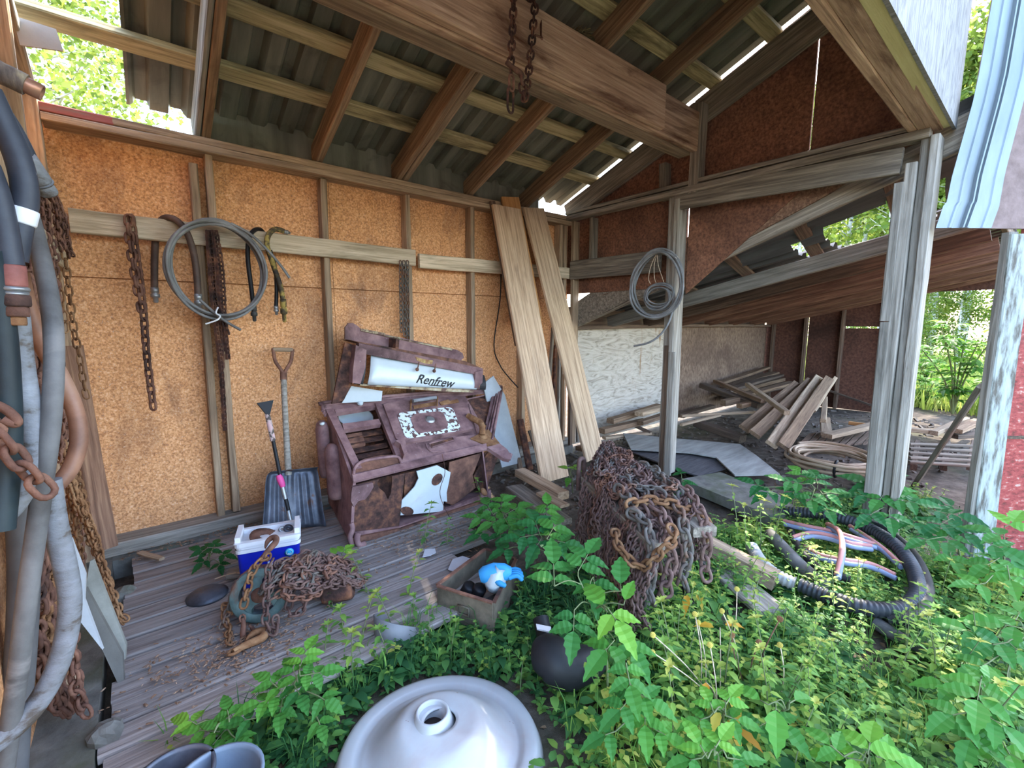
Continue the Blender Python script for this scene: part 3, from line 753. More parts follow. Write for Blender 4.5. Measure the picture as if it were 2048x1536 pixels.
# ---------------------------------------------------------------- hung on the back wall's rail
nl = MB(); nl.tube([Yp(261, 432, -.03), Yp(261, 430, -.12)], .008, 6)
mb = MB()
P1 = [Yp(x, y, -.075) for x, y in ((262, 432), (268, 475), (275, 525), (281, 570), (287, 622), (291, 680), (295, 724), (301, 770), (307, 818))]
chain(mb, spline(P1, 8), .062, .034, .0072, 12, 6, roll=.75, up=(1, 0, 0), jit=.1)
P2 = [Yp(x, y, -.085) for x, y in ((257, 432), (259, 475), (266, 525), (275, 575), (284, 625))]
chain(mb, spline(P2, 8), .062, .034, .0072, 12, 6, roll=.2, up=(1, 0, 0), jit=.2)
t = thing('hanging_chain', 'heavy rusty chain hung doubled from a nail on the rail, ending in single links', 'chain', Yp(261, 430, -.08))
mb.build('links', RUST, t); nl.build('nail', RUST, t)

def fitting(par, p, d, r, L, m=STEEL, name='fitting'):
    d = V(d).normalized(); f_ = MB()
    f_.lathe([(0, 0), (r * 1.15, 0), (r * 1.15, L * .34), (r * .8, L * .36), (r * 1.3, L * .42), (r * 1.3, L * .62), (r * .75, L * .66), (r * .75, L * .93), (r * .4, L), (0, L)], p, d, 10)
    return f_.build(name, m, par)
t = thing('hose', 'short rust-brown hose arched over the rail with steel end fittings', 'hose', Yp(335, 435, -.02))
pth = [Yp(309, 575, .03), Yp(309, 530, .03), Yp(311, 480, .04), Yp(316, 450, .02), Yp(330, 436, -.02), Yp(352, 440, -.07), Yp(374, 466, -.085), Yp(388, 510, -.085), Yp(394, 555, -.085), Yp(396, 588, -.085)]
mb = MB(); mb.tube(spline(pth, 6), .0185, 10); mb.build('hose_body', mat('brown_hose', [(.3, (.03, .02, .017)), (.55, (.085, .05, .038)), (.75, (.18, .10, .07))], scale=5, rough=.6, bump=.1), t)
fitting(t, pth[-1], pth[-1] - pth[-2], .018, .10); fitting(t, pth[0], (0, 0, -1), .018, .09)

t = thing('cable_coil', 'coil of grey cable hung on the rail, ends sticking out', 'cable', Yp(437, 455, -.1))
mb = MB(); rr = random.Random(3)
for k in range(6):
    c = V(Yp(437 + rr.uniform(-4, 4), 541 + rr.uniform(-5, 5), -.125 - .012 * k)); R1, R2 = .243 + rr.uniform(-.012, .012), .275 + rr.uniform(-.012, .012)
    mb.tube([c + V((math.cos(a) * R1, .02 * math.sin(a * 2 + k), math.sin(a) * R2)) for a in [2 * math.pi * i / 48 for i in range(48)]], .0085, 7, closed=True)
mb.tube(spline([Yp(400, 600, -.17), Yp(432, 628, -.19), Yp(455, 645, -.19), Yp(482, 660, -.2)], 5), .0085, 7)
mb.tube(spline([Yp(462, 447, -.17), Yp(500, 468, -.19), Yp(535, 500, -.19), Yp(562, 532, -.19), Yp(579, 556, -.19)], 5), .0085, 7)
mb.build('cable', CABLE, t)
mb = MB(); mb.tube(spline([Yp(436, 615, -.17), Yp(432, 626, -.215), Yp(440, 632, -.2), Yp(434, 640, -.21), Yp(411, 648, -.2)], 5), .005, 5); mb.build('tie', WHITEP, t)

def rchain(mb, path, wd=.022, pitch=.026, side=(1, 0, 0)):        # a roller chain: paired plates and rollers
    P = resample(path, pitch)
    for i in range(len(P) - 1):
        a, b = P[i], P[i + 1]; d = (b - a).normalized(); s_ = V(side) - d * V(side).dot(d); s_.normalize(); n_ = d.cross(s_)
        R_ = Matrix((d, s_, n_)).transposed()
        k = .5 if i % 2 else .36
        for g_ in (-k, k): mb.box((a + b) / 2 + s_ * (g_ * wd), (pitch * 1.35, .003, .017), R_)
        mb.tube([a - s_ * wd * .5, a + s_ * wd * .5], .0065, 6)
mb = MB(); rr = random.Random(8)
for k in range(7):
    x0 = 416 + 5 * (k % 4) + rr.uniform(-1, 1); en = [(452, 700), (444, 735), (456, 718), (447, 690), (450, 860), (455, 670), (440, 650)][k]
    p = [(x0, 462), (x0 + 5 + 2 * (k % 4), 530), (x0 + 10 + 2 * (k % 4), 600), ((x0 + 14 + en[0]) / 2 + 2, (600 + en[1]) / 2), en]
    rchain(mb, spline([Yp(x, y, -.07 - .016 * (k // 4) - .004 * k) for x, y in p], 6), side=(.8, -.6, 0) if k % 2 else (.7, .7, 0))
tag(mb.build('roller_chain', RUST_D, origin=Yp(415, 462, -.06)), 'bundle of dark rusty roller chains hanging beside the cable coil', 'chain')

t = thing('hose', 'black rubber hose bent over the rail with a dark square end nut', 'hose', Yp(515, 465, -.03))
pth = [Yp(507, 612, -.085), Yp(502, 570, -.085), Yp(496, 520, -.085), Yp(497, 480, -.085), Yp(508, 461, -.05), Yp(522, 460, .01), Yp(532, 475, .04)]
mb = MB(); mb.tube(spline(pth, 6), .0135, 9); mb.build('hose_body', BLACKRUB, t)
fitting(t, pth[0], (0, 0, -1), .016, .10, mat('black_steel', [(.3, (.02, .02, .02)), (.7, (.06, .055, .05))], rough=.5))
t = thing('hose', 'yellowed black hose hooked over the rail, right of the black one', 'hose', Yp(548, 462, -.03))
pth = [Yp(566, 598, -.085), Yp(560, 570, -.085), Yp(545, 525, -.085), Yp(534, 490, -.085), Yp(537, 470, -.08), Yp(548, 459, -.06), Yp(560, 460, -.055), Yp(568, 463, -.055)]
mb = MB(); mb.tube(spline(pth, 6), .0165, 9); mb.build('hose_body', YELRUST, t)
fitting(t, pth[0], (0, 0, -1), .0175, .155, YELRUST); fitting(t, pth[-1], (1, 0, -.15), .012, .04)
pth = [Yp(540, 500, -.06), Yp(550, 535, -.055), Yp(553, 575, -.055), Yp(552, 612, -.055)]
mb = MB(); mb.tube(spline(pth, 6), .0125, 9); t2 = thing('hose', 'thin dark hose hanging behind the yellowed hose', 'hose', Yp(545, 480, -.06)); mb.build('hose_body', BLACKRUB, t2); fitting(t2, pth[-1], (0, 0, -1), .013, .06)
mb = MB()
for x_ in (801, 808, 815): chain(mb, spline([Yp(x_, 522, -.045), Yp(x_ + 1, 600, -.045), Yp(x_ + 2, 672 + (x_ - 801), -.045)], 8), .045, .027, .005, 10, 5, roll=.4)
tag(mb.build('hanging_chain', CH_G, origin=Yp(808, 522, -.045)), 'greyish chain hanging in a narrow bunch beside the stud above the stove', 'chain')
mb = MB(); mb.tube(spline([Yp(1002, 540, .05), Yp(1000, 600, .04), Yp(988, 690, .03), Yp(1000, 730, .02), Yp(1018, 755, .02), Yp(1036, 775, .02)], 6), .006, 6)
tag(mb.build('wire', BLACKRUB, origin=Yp(1000, 540, .05)), 'thin black wire dangling down the wall left of the leaning planks', 'wire')

# ---------------------------------------------------------------- grain scoop and snow brush
sp = V((0, -.40, .01)); sn = V((0, -.957, .29))
SP = lambda x, y, h=0.0: PL(x, y, sp, sn, h)
t = thing('grain_scoop', 'wide dark metal scoop shovel leaning on the wall behind the blue cooler', 'shovel', SP(582, 1050))
rowsP = [((531, 962), (634, 957)), ((527, 1000), (640, 996)), ((522, 1060), (648, 1052))]
W_ = 29; H_ = 14; mb = MB(); grid = []
top = ((536, 944), (628, 935)); edge = [top, ((529, 956), (632, 948)), ((526, 985), (636, 975)), ((524, 1020), (641, 1012)), ((520, 1062), (648, 1052))]
ed = [(spline([SP(*e[0]) for e in edge], 4), spline([SP(*e[1]) for e in edge], 4))][0]
m_ = len(ed[0])
for i in range(m_):
    v_ = i / (m_ - 1)
    for k in range(W_):
        u = k / (W_ - 1); p = ed[0][i].lerp(ed[1][i], u)
        rib = .010 if (k % 4 in (1, 2) and 0.2 < v_ < .97 and 2 < k < 26 and not 12 < k < 16) else 0
        curl = .055 * max(0, (abs(u - .5) * 2 - .82) / .18) ** 1.5 + .05 * max(0, (.12 - v_) / .12)
        sock = .022 * math.exp(-((u - .47) / .05) ** 2) * max(0, 1 - v_ * 1.3)
        mb.v.append(p + sn.normalized() * (curl + rib + sock))
for i in range(m_ - 1):
    for k in range(W_ - 1): mb.f.append((i * W_ + k, i * W_ + k + 1, (i + 1) * W_ + k + 1, (i + 1) * W_ + k)); mb.t.append(.5); mb.sm.append(True)
o = mb.build('pan', SCOOP, t); so_ = o.modifiers.new('thickness', 'SOLIDIFY'); so_.thickness = .003
mb = MB(); mb.tube([SP(577, 950, .01), SP(572, 860, .02), SP(569, 800, .02), SP(567, 752, .02)], [.021, .019, .0185, .019], 10); mb.build('shaft', W_GREY, t)
mb = MB()
mb.tube([SP(567, 760, .02), SP(567, 745, .02)], .022, 10)
for s_, e_ in ((-1, (546, 697)), (1, (585, 699))):
    mb.tube(spline([SP(567, 750, .02), SP(567 + s_ * 6, 738, .02), SP((567 + e_[0]) / 2 + s_ * 6, 722, .02), SP(*e_, .02)], 6), .0115, 8)
mb.build('yoke', RUST, t)
mb = MB(); mb.tube([SP(546, 699, .02), SP(585, 700, .02)], .014, 9); mb.build('grip', W_STUD, t)

t = thing('snow_brush', 'long snow brush with black scraper and pink grip leaning across the scoop', 'brush', SP(597, 1052, .12))
B_ = lambda x, y, h=.12: SP(x, y, h)
mb = MB(); nn = sn.normalized()
mb.prism([B_(513, 807), B_(546, 801), B_(539, 829), B_(531, 829)], nn * .02); mb.build('scraper', BLACKRUB, t)
mb = MB(); mb.tube([B_(534, 827), B_(540, 852), B_(546, 882)], [.015, .017, .016], 9); mb.build('foam_handle', FOAM, t)
mb = MB(); mb.tube([B_(546, 880), B_(560, 950), B_(575, 1012), B_(579, 1030)], .0115, 9); mb.build('pole', BLACKRUB, t)
mb = MB(); mb.tube([B_(557, 950), B_(560, 958), B_(564, 968), B_(566, 974)], [.016, .021, .019, .015], 9); mb.build('pink_grip', HOTPINK, t)
for a_, b_ in (((565, 974), (571, 998)), ((576, 1021), (583, 1052))):
    mb = MB(); mb.tube([B_(*a_), B_(*b_)], .0135, 9); mb.build('silver_tube', STEEL, t)

# ---------------------------------------------------------------- cooler
t = thing('cooler', 'small blue and white cooler without its lid, holding rusty discs', 'cooler', (-3.17, -.9, 0))
cx_ = V((.27, -.072, 0)).normalized(); cy_ = V((.072, .27, 0)).normalized(); c0 = V((-3.335, -.925, 0))
CW, CD, CH = .285, .185, .262
def cp(u, v, z): return c0 + cx_ * u + cy_ * v + V((0, 0, z))
def rbox(mb, u0, u1, v0, v1, z0, z1, r=.02, tp=0.0, open_top=False):
    ring = []
    for (cu, cv, a0) in ((u1 - r, v0 + r, -90), (u1 - r, v1 - r, 0), (u0 + r, v1 - r, 90), (u0 + r, v0 + r, 180)):
        for k in range(5):
            a = rad(a0 + 22.5 * k); ring.append((cu + r * math.cos(a), cv + r * math.sin(a)))
    mu, mv = (u0 + u1) / 2, (v0 + v1) / 2; n_ = len(ring)
    lo = [cp(mu + (a - mu) * (1 - tp), mv + (b - mv) * (1 - tp), z0) for a, b in ring]; hi = [cp(a, b, z1) for a, b in ring]
    mb.add(lo + hi, [(i, (i + 1) % n_, n_ + (i + 1) % n_, n_ + i) for i in range(n_)] + [tuple(range(n_ - 1, -1, -1))] + ([] if open_top else [tuple(range(n_, 2 * n_))]), smooth=False)
mb = MB(); rbox(mb, 0, CW, 0, CD, 0, .205, tp=.06, open_top=True); mb.build('body', BLUEP, t)
mb = MB()
rbox(mb, -.006, CW + .006, -.006, CD + .006, .203, .222, .024, open_top=True); rbox(mb, -.003, CW + .003, -.003, CD + .003, .222, .236, .024, open_top=True); rbox(mb, -.008, CW + .008, -.008, CD + .008, .236, .258, .024, open_top=True)
mb.build('collar', WHITEP, t)
mb = MB(); ring = [(-.008, -.008), (CW + .008, -.008), (CW + .008, CD + .008), (-.008, CD + .008)]; rin = [(.02, .02), (CW - .02, .02), (CW - .02, CD - .02), (.02, CD - .02)]
vs = [cp(a, b, .258) for a, b in ring] + [cp(a, b, .258) for a, b in rin] + [cp(a, b, .165) for a, b in rin]
mb.add(vs, [(0, 1, 5, 4), (1, 2, 6, 5), (2, 3, 7, 6), (3, 0, 4, 7), (4, 5, 9, 8), (5, 6, 10, 9), (6, 7, 11, 10), (7, 4, 8, 11), (8, 9, 10, 11)]); mb.build('liner', WHITEP, t)
for u in (.008, CW - .008):
    mb = MB(); mb.prism([cp(u - .012, .01, .25), cp(u + .012, .01, .25), cp(u + .012, CD - .01, .25), cp(u - .012, CD - .01, .25)], (0, 0, .035)); mb.build('hinge_post', WHITEP, t)
mb = MB(); mb.lathe([(0, 0), (.021, 0), (.021, .002), (0, .002)], cp(CW - .05, .0, .165), -cy_, 24); st = mb.build('round_sticker', CYAN, t)
mb = MB(); k_ = cp(CW - .05, -.0035, .165)
mb.tube([k_ + cx_ * (math.cos(a) * .014) + V((0, 0, math.sin(a) * .014)) for a in [2 * math.pi * i / 20 for i in range(20)]], .0012, 4, closed=True)
mb.tube([k_ + cx_ * (math.cos(a) * .008) + V((0, 0, math.sin(a) * .008)) for a in [rad(200 + 14 * i) for i in range(11)]], .0011, 4)
mb.build('sticker_mark', WHITEINK, t); under(t, ('sticker_mark',), 'round_sticker')
text('lettering', 'Igloo', .062, cp(CW - .098, -.003, .112), cx_, (0, 0, 1), WHITEINK, t, .12, .0012)
for (u, v, z, r_, m_, lb, tl) in ((.12, .085, .236, .07, RUST, 'rusty disc lying in the blue cooler', (.25, -.25, 1)), (.2, .12, .245, .016, STEEL, 'small grey ring standing on the rusty disc in the cooler', (.1, -.9, .5)), (.232, .115, .245, .024, SCOOP, 'dark bent handle in the right end of the cooler', (.2, -.5, .8))):
    mb = MB(); mb.lathe([(r_ * .35, -.006), (r_, -.006), (r_ * 1.02, 0), (r_, .006), (r_ * .35, .006), (r_ * .35, -.006)], cp(u, v, z), tl, 22)
    tag(mb.build('rusty_disc' if m_ is RUST else 'metal_ring', m_, origin=cp(u, v, z)), lb, 'metal part')

# ---------------------------------------------------------------- the planks leaning in the corner
def edgeboard(name, tl, tr, br, bl, ptop, pbot, th, m, label, cat='plank'):
    """a leaning board from its four pixel corners, the top against the wall at ptop(y), the foot on the floor"""
    a = (pbot(*bl) + pbot(*br)) / 2; b = (ptop(*tl) + ptop(*tr)) / 2
    wd = ((pbot(*bl) - pbot(*br)).length + (ptop(*tl) - ptop(*tr)).length) / 2
    x_ = (b - a).normalized(); side = (ptop(*tr) - ptop(*tl)); nr = side.cross(x_)
    if nr.y > 0: nr = -nr
    return tag(board(name, a, b, wd, th, m, nr), label, cat)
yb = lambda y: (lambda px, py: Yp(px, py, y))
edgeboard('plank', (985, 414), (1038, 416), (1135, 957), (1083, 962), yb(-.10), yb(-.78), .035, W_PLANK, 'wide brown plank leaning in the corner, left of the two')
edgeboard('plank', (1046, 412), (1086, 420), (1208, 908), (1170, 922), yb(-.07), yb(-.62), .035, W_PLANK, 'wide plank leaning in the corner, nearer the gable wall')
edgeboard('plank', (1003, 394), (1036, 398), (1085, 640), (1050, 640), yb(-.055), yb(-.22), .03, W_ORANGE, 'narrow orange plank whose top shows behind the left wide plank')
edgeboard('plank', (979, 402), (989, 404), (1040, 690), (1030, 690), yb(-.055), yb(-.24), .03, W_DARK, 'dark strip of wood just left of the wide plank')
for i, (x0, y0, x1, y1, wd, m_, lb) in enumerate(((1110, 690, 1104, 890, .03, RUST_D, 'dark rusty bar standing in the corner behind the planks'), (1119, 700, 1116, 895, .028, W_GREY, 'thin grey stick standing in the corner behind the planks'), (1128, 748, 1126, 880, .026, W_STUD, 'short pale stick standing between the leaning planks'),
        (1142, 740, 1140, 890, .045, W_DARK, 'dark board standing by the corner stud behind the right plank'), (1152, 752, 1156, 885, .035, W_POST, 'pale upright board beside the low plywood wall'), (1106, 655, 1096, 800, .03, W_TIE, 'round grey pole end behind the left plank'))):
    tag(board('stick', Yp(x1, y1, -.12 - .02 * i), Yp(x0, y0, -.02 - .015 * i), wd, .03, m_, (0, -1, 0)), lb, 'stick')
mb = MB(); pts = [Yp(x, y, -.2 - (y - 750) * .0012) for x, y in ((966, 768), (987, 752), (1010, 790), (1044, 925), (1004, 935))]
mb.prism(pts, (0, .012, 0)); tag(mb.build('metal_sheet', mat('blue_grey_sheet', [(.3, (.26, .28, .29)), (.7, (.40, .42, .43))], rough=.6, rnd=0), origin=pts[4]), 'narrow blue-grey sheet leaning right behind the stove', 'sheet')
for (tl, br, w_, m_, lb) in (((1040, 838), (1060, 940), .07, RUST_D, 'rusty bracket leaning at the foot of the left plank'), ((1030, 880), (1042, 945), .05, W_DARK, 'dark board end right of the blue-grey sheet'), ((1060, 860), (1088, 940), .05, W_TIE, 'short dark board against the foot of the left plank')):
    tag(board('board', Yp(*br, -.45), Yp(*tl, -.3), w_, .03, m_, (0, -1, .2)), lb, 'board')
# ---------------------------------------------------------------- the old stove tipped on its back
sC, sD = Zp(703, 1087, .015), Zp(980, 995, .015)
ue = (sD - sC); ue.z = 0; ue.normalize(); un = ue.cross(V((0, 0, 1)))          # un looks towards the front yard
UN = lambda x, y, h=0.0: PL(x, y, sC, un, h)
fA, fB = UN(706, 966), UN(973, 900)
fTL = Yp(643, 805, -.16)
fn = (fB - fA).cross(fTL - fA).normalized()
FP = lambda x, y, h=0.0: PL(x, y, fA, fn, h)
fTR = FP(1004, 774)
st = thing('stove', 'big rusty old kitchen stove tipped on its back against the wall', 'stove', (sC + sD) / 2)
def fpoly(name, pts, m, h0, h1, par=st):
    mb = MB(); mb.prism([FP(x, y, h0) for x, y in pts], fn * (h1 - h0)); return mb.build(name, m, par)
def ftube(name, pts, r, m, h, par=st, n=8, sm=0):
    mb = MB(); P = [FP(x, y, h) for x, y in pts]
    mb.tube(spline(P, sm) if sm else P, r, n); return mb.build(name, m, par)
back = lambda p, d: p - fn * d
# body shell: left side, right side, back
iTL, iTR = FP(656, 822), FP(985, 800)
mb = MB()
bl = [fA, iTL, V((iTL.x + .02, -.06, .42)), V((iTL.x + .02, -.06, .03)), UN(700, 1085)]
mb.prism(bl, ue * .018)
br_ = [fB - ue * .03, iTR - ue * .25, V((iTR.x - .25, -.08, .40)), V((iTR.x - .25, -.08, .03)), UN(978, 993)]
mb.prism(br_, ue * -.012)
mb.prism([bl[2], V((br_[2].x, bl[2].y, bl[2].z)), V((br_[3].x, bl[3].y, bl[3].z)), bl[3]], (0, .01, 0))
mb.prism([V((bl[3].x, bl[3].y, .03)), V((br_[3].x, bl[3].y, .03)), UN(970, 995), UN(705, 1085)], (0, 0, -.012))
mb.build('body', RUST_P, st)
# inside back sheet seen through the openings
fpoly('inner_sheet', [(672, 826), (770, 815), (805, 915), (712, 930)], RUST_D, -.20, -.19)
# frame of the front
mb = MB()
for a, b, wd in (((650, 826), (707, 946), 15), ((748, 813), (790, 918), 12)):
    mb.prism([FP(a[0], a[1], -.02), FP(a[0] + wd, a[1] - 2, -.02), FP(b[0] + wd, b[1] - 3, -.02), FP(b[0], b[1], -.02)], fn * .035)
mb.build('stile', RUST_P, st)
fpoly('crossbar', [(683, 855), (756, 845), (760, 855), (686, 867)], RUST_P, -.015, .02)
fpoly('crossbar', [(668, 826), (748, 815), (750, 820), (671, 833)], RUST_P, -.03, .0)
for k, (a, b) in enumerate((((690, 872), (762, 860)), ((694, 884), (764, 872)), ((699, 901), (772, 887)), ((703, 914), (779, 899)))):
    mb = MB(); mb.prism([FP(a[0], a[1], -.09), FP(b[0], b[1], -.09), FP(b[0] + 3, b[1] + 8, -.06), FP(a[0] + 3, a[1] + 8, -.06)], fn * .012); mb.build('grate_bar', RUST_D, st)
fpoly('burner_plate', [(690, 874), (722, 868), (730, 892), (698, 899)], RUST, -.075, -.055)
# upper right: sheet the oven door sits on
fpoly('front_sheet', [(706, 966), (973, 900), (968, 868), (800, 893), (790, 918), (708, 942)], RUST_P, -.006, .006)
fpoly('front_sheet', [(758, 815), (930, 795), (972, 868), (800, 893)], RUST_P, -.02, -.006)
# rolled flange along the top and the right end, three ridges
for k in range(3):
    o_ = k * 5
    ftube('flange_ridge', [(646 + o_ * .4, 822 + o_), (645 + o_, 811 + o_ * .8), (655 + o_, 804 + o_), (820, 788 + o_ * .9), (985 - o_, 774 + o_), (999 - o_, 773 + o_), (1003 - o_ * 1.1, 781 + o_), (990 - o_ * 1.15, 850), (984 - o_ * 1.2, 880)], .012 - .002 * k, RUST_P, .012 - .008 * k, sm=3)
fpoly('top_flange', [(645, 806), (1003, 773), (1000, 784), (650, 824)], RUST_P, -.012, .004)
fpoly('end_flange', [(1003, 775), (985, 885), (968, 872), (984, 792)], RUST_P, -.03, -.012)
fpoly('end_opening', [(928, 802), (983, 791), (972, 850), (945, 862)], RUST_D, -.05, -.04)
ftube('opening_rim', [(928, 800), (980, 789), (984, 795), (972, 848)], .007, RUST_P, -.02, sm=3)
# oven door with its enamelled plate
od = fpoly('oven_door', [(765, 814), (800, 806), (929, 797), (934, 816), (944, 862), (878, 878), (802, 893), (790, 882)], RUST_P, .0, .028)
def rrect(c, r_=5):
    out = []; n_ = len(c)
    for i in range(n_):
        p, a, b = V((*c[i], 0)), V((*c[i - 1], 0)), V((*c[(i + 1) % n_], 0))
        e0 = p + (a - p).normalized() * r_; e1 = p + (b - p).normalized() * r_
        for k in range(6):
            t_ = k / 5; q = e0 * (1 - t_) ** 2 + p * 2 * t_ * (1 - t_) + e1 * t_ ** 2; out.append((q.x, q.y))
    return out
fpoly('enamel_plate', rrect([(793, 827), (904, 814), (923, 861), (811, 878)], 11), CHIPPED, .028, .033)
fpoly('plaque', rrect([(820, 836), (832, 828), (880, 823), (888, 829), (897, 852), (888, 859), (838, 867), (830, 862)], 5), RUST_P, .033, .038)
mb = MB(); c = FP(860, 839, .038); mb.lathe([(0, .012), (.025, .012), (.03, .009), (.031, .004), (.037, .003), (.038, 0)], c, fn, 24, xdir=ue); mb.build('thermometer_dial', STEEL, st)
ftube('door_handle', [(826, 802), (872, 795)], .0155, PALEHOSE, .07)
for a, b in (((822, 800), (821, 820)), ((875, 794), (874, 812))): ftube('handle_bracket', [a, b], .007, RUST_O, .05)
fpoly('handle_plate', [(826, 812), (872, 804), (871, 811), (828, 818)], RUST_O, .028, .034)
fpoly('torn_strip', [(878, 805), (896, 800), (900, 803), (914, 799), (918, 805), (882, 811)], RUST_O, .03, .036)
# slot with its raised rim, hinge lug, apron
fpoly('vent_slot', [(859, 888), (905, 876), (907, 880), (863, 894)], RUST_D, .006, .009)
ftube('slot_rim', [(852, 888), (856, 898), (866, 904), (880, 902), (896, 908)], .006, RUST_P, .008, sm=4)
ftube('slot_rim', [(859, 887), (905, 875), (908, 880), (863, 895), (859, 887)], .005, RUST_P, .012)
fpoly('hinge_lug', [(787, 894), (806, 889), (810, 915), (804, 922), (797, 900)], RUST_P, .0, .06)
fpoly('apron', [(707, 950), (709, 938), (716, 928), (728, 922), (760, 915), (790, 913), (800, 918), (803, 928), (760, 940)], RUST, -.01, .012)
ftube('apron_bead', [(707, 950), (709, 938), (716, 928), (728, 922), (760, 916), (790, 913), (799, 917), (803, 928)], .010, RUST_P, .018, sm=4)
fpoly('lower_rail', [(706, 967), (973, 901), (971, 890), (704, 954)], RUST_P, .004, .022)
# right end: broken pipe elbow and the front leg bent outwards
el = [FP(936, 832, .03), FP(948, 838, .05), FP(961, 846, .06), FP(965, 857, .06), FP(964, 869, .03)]
mb = MB(); mb.tube(spline(el, 5), .025, 10); mb.build('pipe_elbow', RUST_O, st)
mb = MB(); mb.lathe([(0, .01), (.036, .01), (.04, 0), (0, 0)], FP(966, 872, .012), fn, 16); mb.build('elbow_collar', RUST_O, st)
fpoly('patch', [(940, 878), (976, 860), (1000, 889), (975, 893)], RUST_O, .008, .016)
mb = MB()
leg0 = [FP(972, 893, .0), FP(1000, 887, .02), FP(1014, 898, .03), FP(1023, 912, .03), FP(1020, 919, .02), FP(1008, 917, .0), FP(990, 905, -.01)]
mb.prism(leg0, fn * -.03); mb.tube([FP(1021, 908, .01), FP(1017, 919, -.01)], .018, 8); mb.build('leg', RUST_P, st)
# underside, now a wall facing the yard
def upoly(name, pts, m, h0, h1): 
    mb = MB(); mb.prism([UN(x, y, h0) for x, y in pts], un * (h1 - h0)); return mb.build(name, m, st)
upoly('base_sheet', [(707, 970), (757, 958), (753, 966), (758, 976), (768, 984), (775, 998), (781, 985), (783, 966), (783, 952), (809, 946), (797, 1050), (702, 1066)], RUST_D, -.02, -.012)
upoly('base_sheet', [(898, 924), (962, 905), (944, 950), (950, 975), (905, 1010), (890, 1005)], RUST, -.03, -.022)
upoly('base_sheet', [(809, 946), (834, 940), (832, 960), (806, 1000)], RUST_D, -.06, -.05)
upoly('inner_wall', [(706, 968), (972, 904), (975, 985), (702, 1070)], RUST_D, -.16, -.15)
en_ = [(832, 942), (873, 930), (900, 944), (897, 962), (892, 985), (893, 1003), (886, 1002), (885, 1022), (800, 1030), (803, 1000), (828, 973), (836, 956)]
upoly('enamel_scrap', en_, ENAMEL, -.014, -.006)
for (cx0, cy0, rx, ry, rt) in ((874, 959, 11, 11, .9), (814, 1022, 13, 9, -.2)):
    upoly('hole_edge', [(cx0 + rx * math.cos(a), cy0 + ry * math.sin(a) - rt * rx * math.cos(a) * .5) for a in [2 * math.pi * i / 14 for i in range(14)]], RUST_D, -.006, -.003)
upoly('base_skirt', [(702, 1062), (797, 1050), (905, 1010), (978, 978), (978, 994), (703, 1086)], RUST_P, -.03, -.004)
upoly('skirt_lip', [(703, 1074), (800, 1055), (960, 1000), (962, 1006), (800, 1064), (703, 1086)], RUST, .0, .02)
upoly('end_plate', [(975, 903), (996, 908), (970, 985), (952, 976), (946, 952)], RUST_D, -.09, -.08)
upoly('leg', [(702, 972), (743, 964), (744, 972), (735, 988), (727, 997), (714, 1000), (705, 1012), (699, 1000), (700, 984)], RUST_P, .0, .022)
mb = MB(); mb.tube(spline([UN(716, 1066, .02), UN(714, 1080, .03), UN(720, 1090, .04), UN(732, 1086, .05)], 5), [.02] * 5 + [.018] * 11, 8); mb.build('leg', RUST_P, st)
mb = MB(); mb.tube(spline([UN(702, 1046, .0), UN(705, 1058, .01), UN(700, 1075, .015), UN(704, 1088, .01)], 5), .016, 8); mb.build('leg', RUST_P, st)
mb = MB(); mb.tube(spline([UN(884, 908, .03), UN(890, 945, .05), UN(880, 990, .06), UN(906, 1048, .10)], 6), .0022, 4); mb.build('loose_wire', RUST_D, st)
mb = MB(); mb.lathe([(0, .02), (.03, .018), (.034, .008), (.03, 0), (0, 0)], UN(966, 990, .05) + V((0, 0, .02)), (.5, -.6, .6), 14); mb.build('fallen_cap', RUST_O, st)
# bulged side panels on the left
for (p, lb) in ((((636, 846), (660, 838), (668, 960), (634, 950)), 0), (((655, 898), (678, 880), (688, 1005), (657, 990)), 1)):
    yy = -.30 - .16 * lb
    P = [Yp(x, y, yy) for x, y in p]; mb = MB(); ctr = sum(P, V()) / 4; cols = []
    hgt = (P[0] - P[3]).length; wdt = (P[0] - P[1]).length
    zt, zb = (P[0].z + P[1].z) / 2, (P[2].z + P[3].z) / 2; xm = sum(q.x for q in P) / 4
    prof = [(0, 0), (wdt * .42, .004), (wdt * .52, .03), (wdt * .52, zt - zb - .06), (wdt * .42, zt - zb - .02), (wdt * .2, zt - zb), (0, zt - zb)]
    mb.lathe(prof, (xm, yy, zb), (0, .10, 1), 18, 1, 1.35, xdir=(1, 0, 0)); mb.build('side_tank', RUST_P, st)
    if lb: continue
    mb = MB(); mb.lathe([(0, 0), (.016, 0), (.016, .012), (0, .016)], (xm - wdt * .2, yy - .03, zt - .015), (-.2, -.3, 1), 12); mb.build('tank_cap', ENAMEL, st)
mb = MB(); mb.lathe([(0, .02), (.018, .02), (.022, .012), (.022, 0)], FP(720, 807, .02), fn, 14); mb.build('knob', ENAMEL, st)
# bowl in the upper opening
bw = MB(); c = FP(711, 838, -.13)
bw.lathe([(.02, -.06), (.07, -.05), (.11, -.02), (.125, .02), (.13, .022), (.12, .02), (.10, -.012), (.06, -.035), (0, -.04)], c, fn, 28, 1, .85, xdir=ue)
tag(bw.build('enamel_bowl', ENAMEL, origin=c), 'white enamel bowl lying in the upper left opening of the rusty stove', 'bowl')

